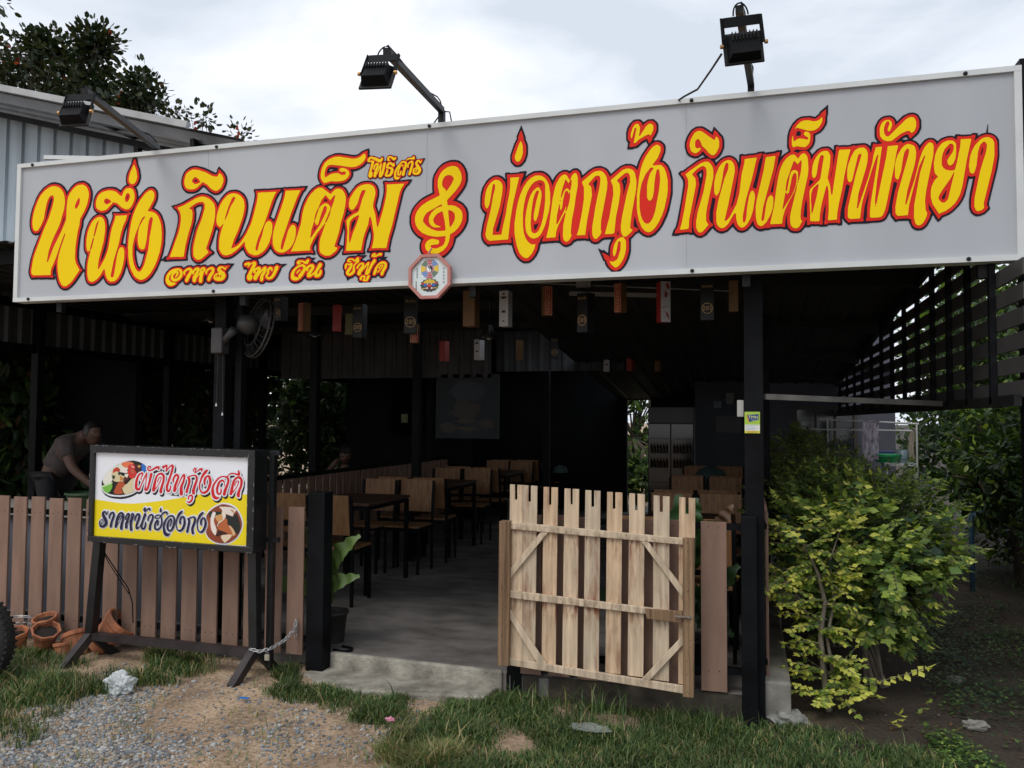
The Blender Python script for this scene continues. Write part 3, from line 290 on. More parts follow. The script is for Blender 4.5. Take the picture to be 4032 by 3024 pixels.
SIGN_RED = [[-2146,2397,-12,8,-12,0,-5,5,1,22,-14,5,-5,11,2,14,5,8,-8,1,-3,-17,-13,-13,-12,-6,-18,-2,-14,4,-9,9,-2,18,3,8,-7,4,-4,8,0,20,6,10,9,6,-1,14,10,10,7,3,20,0,14,-4,4,-4,2,3,-5,4,19,5,12,0,6,-4,12,0,1,-3,-12,-14,0,-10,3,-3,10,2,12,-2,8,-9,18,13,8,0,8,-7,15,20,-3,3,-8,0,-5,5,2,16,5,7,14,6,10,0,10,-8,14,6,16,0,7,-7,0,-12,-7,-7,-6,-2,-14,2,-16,-9,5,-8,0,-14,-20,-24,-16,-30,-6,-14,4,-8,0,-12,-11,-21,-4,-4,-8,-2],
[-678,2401,-13,7,-16,16,-12,24,-1,10,-7,2,-16,38,1,2,4,-1,26,-14,10,-7,-2,-6,8,-1,-5,15,2,38,4,18,20,36,-1,6,-52,-1,-18,-4,-22,-18,-20,0,-11,7,-10,16,-4,20,-1,34,0,-10,-3,-4,-2,-18,1,-24,-12,-1,-6,4,-46,0,-6,-4,-12,0,-17,-19,-15,-7,-16,0,-9,5,-10,10,-4,8,-4,22,-1,34,-7,-28,-1,-12,3,-6,-3,-8,-2,-1,-14,2,-74,-2,-1,9,2,8,6,6,1,11,-18,-19,-5,-18,-7,-4,-1,-12,-6,-26,-16,-30,-10,-12,-10,-8,-11,-7,-10,-2,-12,0,-16,6,-10,8,-17,19,-10,20,-10,30,-10,56,-3,4,0,8,-5,-28,4,-6,-3,-10,-2,-1,-64,2,-6,-2,-63,-1,-22,22,-8,20,-2,14,8,52,18,72,-1,2,-10,5,-11,11,-4,6,-6,22,2,50,12,46,11,19,20,22,18,12,14,4,14,0,23,-11,18,-20,6,-16,2,-26,-6,-46,-18,-84,-30,-92,-2,-14,3,-3,14,1,3,6,20,94,18,112,6,36,1,54,-3,4,0,10,3,3,16,-2,78,1,-4,-20,-5,-6,-12,-48,1,-5,20,32,20,22,16,12,24,10,34,0,16,-4,15,-9,12,-12,10,-14,10,-22,5,-20,2,0,5,16,19,35,16,16,18,8,20,0,18,-13,13,12,9,5,16,0,15,-13,6,-16,2,-18,3,-3,50,40,20,10,10,2,28,0,18,-8,15,-15,15,-30,62,47,20,6,24,0,10,-2,16,-10,16,-17,15,48,14,28,26,38,20,20,19,11,12,0,13,-5,16,-16,4,-22,-2,-14,-8,-22,-16,-30,21,-5,21,-23,12,-30,8,-42,0,-60,-2,-18,-8,-46,-14,-50,-26,-58,-17,-25,-23,-23,-21,-9,-12,0,-18,8,-20,20,-15,29,-13,48,-3,-6,-4,-28,0,-18,7,-7,4,1,12,-7,4,-5,-12,-13,-6,1,-14,-17,-22,-17,3,-16,0,-44,-2,-12,-12,-40,-16,-30,-8,-10,-11,-9,-16,-8],
[-2602,2417,-16,6,-9,9,-4,10,0,24,8,20,7,9,28,23,-5,8,0,10,3,7,6,6,10,4,24,0,20,-6,12,10,12,2,12,-10,6,-1,-10,-22,18,1,8,-2,11,-11,3,-11,11,19,11,9,12,0,8,-4,7,-9,0,-12,-10,-16,8,-8,2,-20,-6,-16,-11,-11,-10,-4,-24,0,-14,11,-16,-9,-22,0,-7,5,-4,6,1,23,-15,-19,-21,-21,-24,-10],
[-3480,2419,-15,7,-16,16,-6,18,0,20,6,18,19,23,16,12,24,8,12,2,32,0,16,-6,12,-12,16,12,18,6,22,0,14,-11,14,9,10,2,18,0,10,-7,10,5,16,2,12,-4,10,-10,18,10,22,2,15,-7,8,-10,-1,-24,2,-1,6,3,-3,10,2,14,13,13,16,4,24,-4,22,2,20,-2,2,-1,-2,-5,-21,-23,-11,-8,2,-3,9,-17,0,-16,-13,-19,-20,-10,-34,0,-16,4,-13,11,-7,10,-7,-16,-5,-5,-6,-2,-14,0,-8,8,-3,7,0,10,7,16,-12,1,-6,6,-2,-1,-5,-14,-2,-30,-11,-11,-16,0,-4,2,-9,9,-1,18,-3,-12,-7,-9,-10,-4,-14,2,-11,11,1,31,-11,-13,-6,-16,-9,-9,-16,-2,-8,4,-5,9,0,14,8,16,-13,2,-6,-11,-16,-16,-20,-11,-3,-8,-13,-11,-22,-8],
[-2830,2423,-6,4,-5,7,-1,16,-3,-2,-2,-8,-11,-9,-16,0,-10,7,-14,-7,-16,0,-8,4,-9,11,0,22,25,50,-8,-7,-8,0,-10,11,-12,1,-7,7,0,16,11,9,28,4,14,-4,14,6,16,0,8,-4,7,-13,0,-12,-1,-6,18,1,14,-9,10,7,14,2,8,-2,8,-7,10,5,14,0,16,-6,18,12,10,0,12,-10,16,1,-14,-14,-1,-6,-22,-42,-21,-21,-8,-4,-22,-2,-12,2,-16,13,-1,-12,-6,-8,-7,-3],
[-2038,2427,-5,5,-1,18,-8,-7,-10,-1,-8,-11,-16,0,-5,7,0,12,12,32,10,14,15,13,8,6,12,4,18,0,14,-6,7,-7,2,-8,-2,-24,-18,-30,-2,-10,-7,-7],
[-4302,2443,-13,7,-16,16,-10,14,-8,18,-14,64,-3,49,-11,-17,-14,-32,0,-30,6,-6,-1,-8,-2,-1,-10,0,-6,4,-26,0,-6,2,-56,0,-6,2,-50,0,-10,-2,-5,3,0,6,-12,12,-4,12,0,22,8,50,8,36,32,82,48,108,34,66,28,78,10,42,-3,10,-4,1,-7,-5,-6,-8,-12,-34,-10,-44,-6,-42,-10,-28,-31,-51,-11,-11,-9,-5,-8,-2,-18,0,-8,2,-14,14,-9,15,-6,30,0,26,9,53,13,41,14,32,27,45,40,38,28,16,16,6,12,2,34,0,38,-12,16,-12,22,-24,9,-15,9,-26,16,27,28,30,24,18,16,6,14,2,30,0,10,-2,23,-13,20,-22,6,-12,6,-24,-2,-46,-14,-46,-16,-32,-32,-48,-4,-42,-10,-32,-10,-56,-8,-72,0,-40,6,-30,10,-22,23,-34,5,0,3,-6,-2,-5,-6,0,-5,-5,-48,-60,-26,-24,-15,-11,-18,-8],
[-2156,2444,12,0,6,24,-2,0,-16,-17],
[-2587,2454,5,0,0,2,-8,3,-4,2,2,-5],
[-3932,2459,-18,8,-14,14,-15,27,-5,16,-37,-40,-29,-17,-14,-4,-18,0,-20,8,-7,7,-8,14,-8,34,0,64,4,28,10,42,-18,16,-8,20,-2,14,0,48,6,40,8,26,16,34,13,19,23,21,21,11,20,4,12,0,22,-8,15,-15,10,-20,6,-30,-2,-62,-8,-48,-27,-93,-7,-29,1,-7,2,2,19,29,18,42,8,34,14,86,8,32,22,60,3,18,-5,4,1,8,10,1,6,-4,26,0,6,-2,64,-1,4,5,18,-3,-5,-14,-7,-2,-9,-32,-28,-58,-24,-96,1,-4,18,-1,14,-8,9,-15,5,-18,-1,-50,-14,-64,-16,-40,-15,-23,-16,-16,-18,-10,-10,-2],
[-3708,2461,-29,15,-11,9,-16,18,-25,43,-12,36,-8,44,0,12,-3,6,1,28,-2,6,2,58,8,68,12,58,14,44,26,54,25,37,40,42,30,18,22,2,10,-2,12,-8,10,-10,5,-9,2,-8,0,-24,-6,-22,-31,-52,24,-7,20,-12,25,-27,18,-38,8,-32,4,-36,0,-56,-4,-34,-8,-40,-18,-52,-18,-38,-25,-39,-18,-20,-26,-20,-30,-12],
[-2768,2464,2,-1,4,4,6,13,-6,1,-1,-9],
[-3199,2496,3,-1,9,13,-10,-6],
[-3357,2500,3,-1,8,11,-6,-1,-5,-5],
[-1726,2519,-26,12,-16,12,-9,11,-8,16,-2,30,2,10,13,24,-35,20,-16,16,-12,16,-10,20,-6,22,0,38,2,10,12,28,12,18,22,22,19,13,28,14,48,19,-5,28,0,52,6,22,22,36,13,13,18,12,14,6,26,6,26,-2,14,-2,23,-15,16,-22,6,-12,6,-22,2,-36,-8,-28,-16,-26,-53,-60,24,-7,28,-16,8,-7,15,-20,8,-26,0,-36,-2,-12,-14,-30,-16,-22,-14,-14,-27,-18,-3,-22,-6,-24,-19,-27,-16,-16,-14,-10,-26,-12,-10,-2],
[-3711,2542,3,-1,8,8,11,19,29,100,-2,0,-7,-8,-9,-5,-22,0,-14,8,-12,12,-5,9,-6,22,-3,24,-3,-2,-8,-38,0,-46,4,-28,10,-38,12,-24],
[800,2543,-9,5,-8,8,-6,14,-2,18,-3,3,-8,1,-4,3,-44,0,-8,-4,-17,25,0,44,2,14,10,54,12,44,-13,8,-3,-2,-28,-142,-12,-28,-8,-8,-9,-5,-14,-2,-56,-1,-1,12,4,6,2,54,12,78,-1,6,-23,-82,-6,-50,-1,-12,3,-4,-3,-8,-56,1,-6,-4,-7,3,-16,22,0,44,26,116,-1,2,-16,7,-27,-131,-4,-36,1,-26,-10,-1,-6,4,-40,0,-6,-6,-13,1,0,14,4,6,0,22,4,34,-1,32,-11,-46,-4,-30,2,-22,-3,-10,-8,-1,-6,4,-20,0,-6,2,-16,0,-6,-4,-10,1,0,29,-8,-11,-3,-12,-11,-19,-12,-12,-12,-4,-14,0,-16,6,-10,10,-5,9,-4,22,0,26,3,24,-9,-26,-4,-24,0,-20,-3,-3,-8,1,-4,3,-56,0,-6,-4,-14,0,-4,3,-12,-5,-20,0,-9,5,-8,8,-6,12,-5,21,-17,-27,-16,-16,-15,-7,-12,0,-14,6,-15,17,-9,24,-13,-18,-21,-21,-18,-6,-18,2,-12,8,-9,11,-10,30,0,50,13,70,-16,11,-15,-75,-2,-44,9,-15,9,-7,2,-6,-7,-8,-6,-1,-34,-38,-16,-6,-12,2,-15,13,-6,10,-6,22,0,32,8,48,24,82,18,84,4,28,0,20,-3,8,-2,1,-22,-12,-10,-11,11,-20,4,-36,-36,-184,-2,-40,-3,-10,3,-4,-1,-12,-10,-1,-4,5,-72,-5,-1,3,4,16,5,4,7,16,10,44,28,166,0,22,-2,12,-11,20,-4,2,-5,8,2,6,7,5,6,-2,20,16,56,36,26,10,20,0,12,-4,18,-18,9,-21,3,-2,11,16,15,15,18,10,22,4,19,-7,11,-11,9,-15,6,-28,0,-20,-28,-146,-10,-36,1,-5,11,17,12,40,8,46,8,72,14,58,0,30,3,5,24,-2,6,2,30,0,32,6,8,-1,-5,-20,-6,-8,-8,-26,-8,-44,-20,-72,3,-5,14,-7,31,138,4,26,-2,12,5,3,6,0,6,-4,44,2,6,4,16,1,-1,-18,-6,-6,-4,-34,-12,-58,-24,-88,3,-3,8,1,3,6,10,72,16,58,12,24,16,22,13,11,20,9,-9,30,0,36,6,36,14,32,24,26,19,9,34,0,24,-8,8,0,23,17,2,6,23,20,1,-32,-4,-6,0,-24,-4,-14,-11,-19,-11,-11,-19,-11,-12,-3,-1,-34,-4,-16,-7,-13,-11,-11,-9,-5,-20,0,-30,6,-8,-4,-6,-7,12,-3,10,-7,4,5,14,6,16,0,6,-2,8,-6,9,-15,5,-28,16,27,26,24,12,4,24,0,8,-4,13,-15,6,-18,-3,-64,-9,-38,1,-16,23,132,1,26,10,1,6,-4,24,0,6,-2,22,0,6,4,14,0,4,-4,12,4,28,0,9,-5,9,-9,7,-13,2,-14,3,-1,10,43,8,1,6,-4,26,1,0,4,-10,9,-11,19,-2,12,0,32,4,18,9,17,12,12,14,6,22,0,13,-9,8,-12,2,-12,-1,-13,41,39,17,9,10,2,14,0,12,-6,6,-6,9,-21,0,-34,-12,-26,-27,-25,-5,3,-7,18,-16,-3,-15,-9,-28,-24,13,-1,6,4,8,0,6,-3,0,-6,2,-1,18,8,14,0,8,-2,13,-7,10,-10,8,-18,1,-16,13,24,16,20,15,9,12,0,9,-5,8,-8,5,-15,20,20,26,10,22,0,22,-13,-1,10,5,7,22,-4,34,0,6,4,12,0,3,-5,-6,-18,1,-6,22,19,24,8,18,-2,14,-6,11,-11,8,-22,0,-64,-10,-62,-40,-168,0,-8,6,-10,-5,-8,-14,-15,-22,-8,-17,5,-7,7,-5,9,-4,16,2,46,21,104,-18,-3,-8,2,-8,6,-11,-57,-10,-36,-12,-26,-16,-24,-22,-22,-19,-13,-26,-10,-12,-14,-4,-1,-37,68,-5,16,1,-34,10,-18,-8,-26,-14,-28,-13,-13,-12,-6],
[-2400,2553,-30,16,-11,13,-6,16,0,52,13,54,-25,-32,-24,-42,-2,-18,3,-12,5,-4,2,-8,-3,-3,-10,0,-6,4,-132,0,-22,-2,-4,1,0,6,-22,-7,-30,0,-24,10,-13,11,-18,30,-2,16,-3,2,-16,-27,-24,-26,-16,-12,-16,-8,-16,-4,-30,0,-16,4,-17,9,-16,14,-8,10,-15,37,-45,-37,-31,-19,-28,-8,-32,0,-15,7,-18,18,-12,22,-2,10,0,54,6,42,8,22,-1,2,-12,5,-20,20,-19,-63,-28,-74,2,-6,14,-16,7,-1,5,-9,-5,-5,-8,-1,-38,-29,-28,-16,-8,-2,-18,0,-8,2,-14,8,-8,8,-9,15,-4,14,-2,36,4,32,18,72,8,24,26,58,20,64,0,24,-7,5,-18,0,-10,-2,-18,-6,-18,-11,7,-14,4,-16,-2,-50,-44,-154,-10,-60,-2,-12,4,-6,-3,-6,-50,-1,-6,2,-64,1,-4,-3,-6,0,-14,3,6,15,6,1,3,4,22,48,36,96,14,60,2,40,-4,20,-4,10,-17,24,-6,0,-9,10,1,5,12,4,6,-4,10,6,40,10,96,42,38,6,36,-8,28,-14,20,-16,17,-21,8,-18,3,-17,15,31,16,22,26,26,21,13,18,4,30,0,18,-4,20,-10,25,-23,12,-20,6,-30,0,-24,-4,-28,-10,-36,-28,-74,-32,-66,-4,-16,1,-3,25,15,21,23,21,29,24,42,10,22,12,36,22,84,8,40,0,22,-4,6,1,10,14,-3,50,0,6,-2,102,1,-9,-16,-5,-2,-13,-18,-12,-24,-42,-114,1,-3,12,0,8,-4,20,-21,53,142,12,50,-4,6,3,6,6,1,6,-4,46,0,6,-2,76,1,-9,-16,-5,0,-2,-3,-21,-37,-48,-116,-13,-44,2,-1,12,8,16,0,14,-8,10,-25,13,36,10,68,16,44,18,34,11,15,20,22,18,14,26,12,28,0,24,-14,30,-24,20,16,16,8,22,0,16,-4,14,-8,11,-13,12,-26,2,-22,3,-3,13,25,13,17,20,22,12,10,20,10,18,4,14,2,28,-2,14,-4,16,-10,9,-9,10,-22,2,-10,0,-22,-14,-56,0,-14,12,-32,9,-44,21,64,16,70,4,34,-3,48,8,1,14,-4,52,0,6,-2,48,0,10,2,14,-3,-6,-11,-4,-5,-4,0,-17,-22,-8,-14,-6,-18,-46,-190,-22,-72,-10,-50,1,-12,-44,1,-6,2,-58,0,-6,-2,-12,3,1,10,5,4,5,12,10,48,-2,30,-11,50,-21,-52,-10,-32,-12,-66,1,-14,-36,3,-90,-1,-1,10,6,14,6,108,-8,54,-5,8,2,3,4,-1,8,13,11,11,32,20,-13,3,-10,6,-5,5,-9,21,-3,-3,-8,-42,-16,-48,-12,-60,-24,-70,3,-5,12,-2,10,-7,-11,-12,-6,-12,-13,-13,-16,-12,-24,-10],
[-660,2590,6,2,-3,20,-3,4,-3,-18],
[291,2628,5,0,1,2,0,68,-4,26,-8,-36,-6,-50,4,-8],
[-1119,2646,3,-1,7,5,12,26,1,8,-2,1,-10,-8,-14,-1,-1,-16],
[918,2676,5,4,4,10,6,26,-1,5,-2,-2,-19,-31,2,-8],
[-2230,2694,23,52,8,26,-3,1,-11,-5,-14,-16,-4,-28],
[-2477,2724,3,-1,10,12,1,7,-7,4,-1,-2],
[-4374,2778,33,52,34,70,-1,26,-29,-78],
[869,2784,3,-1,4,7,-1,2,-3,3],
[305,2786,3,-1,23,23,-1,3,-7,1,-7,7,-5,-1],
[-630,2800,21,78,0,20,-3,7,-5,-1,-23,-20,9,-24,2,-20],
[-2217,2816,21,7,5,5,1,12,-16,-17],
[-782,2824,11,54,1,20,-2,4,-5,-2,-18,-20,8,-16],
[1084,2874,9,26,1,18,-3,-2,-6,-20,-2,-14],
[932,2888,13,14,8,24,-3,1,-11,-13,-6,-14],
[-2416,2890,22,1,8,-2,1,3,-7,7,-6,8,-4,2],
[-1081,2890,3,-2,1,2,-5,11,-6,2,-12,0,-4,-3,10,-1],
[-3828,2921,-36,16,-36,30,-20,5,-37,-34,-19,-11,-20,-4,-30,2,-24,12,-15,15,-6,12,-2,12,0,20,4,20,15,29,15,15,23,13,44,8,38,-2,28,-8,12,-6,28,-22,10,18,14,14,17,9,26,2,-15,15,-7,13,0,30,8,28,33,60,-1,6,13,24,2,0,9,-20,2,-8,0,-6,18,-44,6,-26,2,-22,-6,-24,-10,-16,-9,-9,-12,-6,-13,-1,22,-20,10,-28,2,-30,-8,-30,-17,-29,-16,-16,-16,-6],
[-172,2967,-10,6,-17,17,-13,18,-3,0,-9,-11,-10,-8,-10,-4,-12,0,-18,8,-12,12,-5,9,-6,26,0,16,8,28,16,28,11,11,16,10,12,0,12,0,12,-6,48,-39,2,2,-1,8,7,16,2,1,15,-17,2,-6,16,-20,4,-16,0,-30,-4,-16,-10,-20,-13,-15,-8,-6,-6,-2],
[-1946,2983,-10,4,-7,7,-2,6,-1,23,-12,-14,-6,-4,-26,0,-9,5,-4,6,0,8,2,8,6,10,2,14,-3,2,-7,-28,-4,-10,-11,-13,-6,-4,-10,2,-7,7,1,23,-5,-11,-5,-4,-1,-8,-5,-5,-12,0,-8,8,-10,-8,-12,0,-9,11,0,18,18,62,-5,3,-15,1,-6,6,-1,9,-21,-25,-27,-15,-24,-6,-36,1,9,-18,0,-18,-8,-16,-13,-13,-18,-10,-20,-4,-42,0,-26,4,-40,-6,-14,-6,-17,21,-8,14,-6,22,0,16,4,24,14,34,10,14,21,17,20,10,20,6,10,2,36,0,90,-20,16,0,22,6,24,16,24,8,5,-7,-2,-12,2,-14,1,-14,5,6,9,5,12,0,28,-8,24,-12,12,12,6,0,5,-9,0,-12,-8,-12,3,-12,1,6,7,7,10,0,8,-11,7,6,1,2,-9,10,0,12,4,8,9,7,14,0,20,-11,6,3,8,-2,3,-5,0,-10,-9,-9,-8,-2,-9,3,-13,15,-6,-1,0,-2,9,-4,0,-4,-6,-6,7,-1,10,-7,6,3,7,-3,4,-20,-5,-7,-6,-3,4,-17,18,28,22,22,10,4,18,-1,12,13,6,2,18,0,6,3,6,7,8,0,7,-11,0,-12,-5,-5,-7,-1,4,-8,0,-20,-4,-12,1,-3,12,5,-5,14,0,10,3,7,9,9,9,3,14,-2,17,1,-4,-16,-10,-14,-6,0,-7,10,-3,-2,18,-26,4,-12,-2,-16,-13,-15,-8,-2,-18,0,-8,2,-10,10,-2,7,-5,-14,-5,-5,-8,0,-6,4,-1,13,18,50,-1,4,-2,1,-7,-11,0,-12,-5,-5,-8,1,-5,-6,-8,-34,-7,-5,-10,0,-6,5,-2,-2,1,-8,-14,-12],
[-3977,2994,12,0,1,2,-6,3,-10,1,-1,-2],
[-3158,2993,-10,2,-24,12,-14,10,-23,23,-23,14,-36,-29,-20,-8,-12,-2,-34,2,-24,10,-11,11,-12,26,-2,20,4,24,10,24,10,14,9,7,28,12,24,4,32,-6,54,-20,48,-26,22,-6,8,1,9,12,0,8,5,9,2,1,8,-5,6,-9,12,-9,9,-11,12,-26,0,-20,-4,-16,-12,-24,-9,-11,-26,-16],
[-3819,3002,3,-1,5,7,2,14,-3,2,-5,-8],
[-1220,3015,-11,5,-14,14,-6,18,0,18,22,62,16,30,-3,6,1,6,15,33,2,0,3,-5,12,-36,-2,-6,14,-36,2,-12,0,-34,-8,-30,-9,-15,-14,-14,-12,-4],
[-1999,3024,8,4,6,16,-1,4,-8,2,-1,-16],
[-1913,3040,3,0,1,10,-3,11,-4,-2,-7,-17],
[-2092,3042,4,8,-8,6,-3,-6],
[248,3046,22,2,1,16,-3,5,-10,4,-5,-3,-4,-8],
[-2396,3054,32,11,40,3,3,18,-5,3,-36,6,-16,0,-7,-5,-8,-12],
[-596,3064,-1,8,2,10,5,8,-8,6,-7,12,0,30,6,24,17,29,16,10,18,0,13,-9,9,-18,2,-1,9,11,19,11,18,0,6,-2,10,-8,7,-13,2,-8,0,-16,-4,-16,-10,-20,-9,-10,1,-6,-2,-4,-13,-18,-3,2,-9,23,-4,2,-26,-12,-19,-17,-13,-7,-16,-2],
[-1981,3068,2,2,-9,7,-3,-7],
[-1901,3072,2,0,0,4,-5,4,-4,-2],
[-3311,3076,13,-1,6,3,-10,9,-8,4,-6,-6,-1,-3],
[-1879,3084,3,-2,10,9,8,2,2,3,-2,1,-8,0,-13,-5,-3,-2],
[-2086,3094,2,-1,11,7,-2,2,-7,2]]
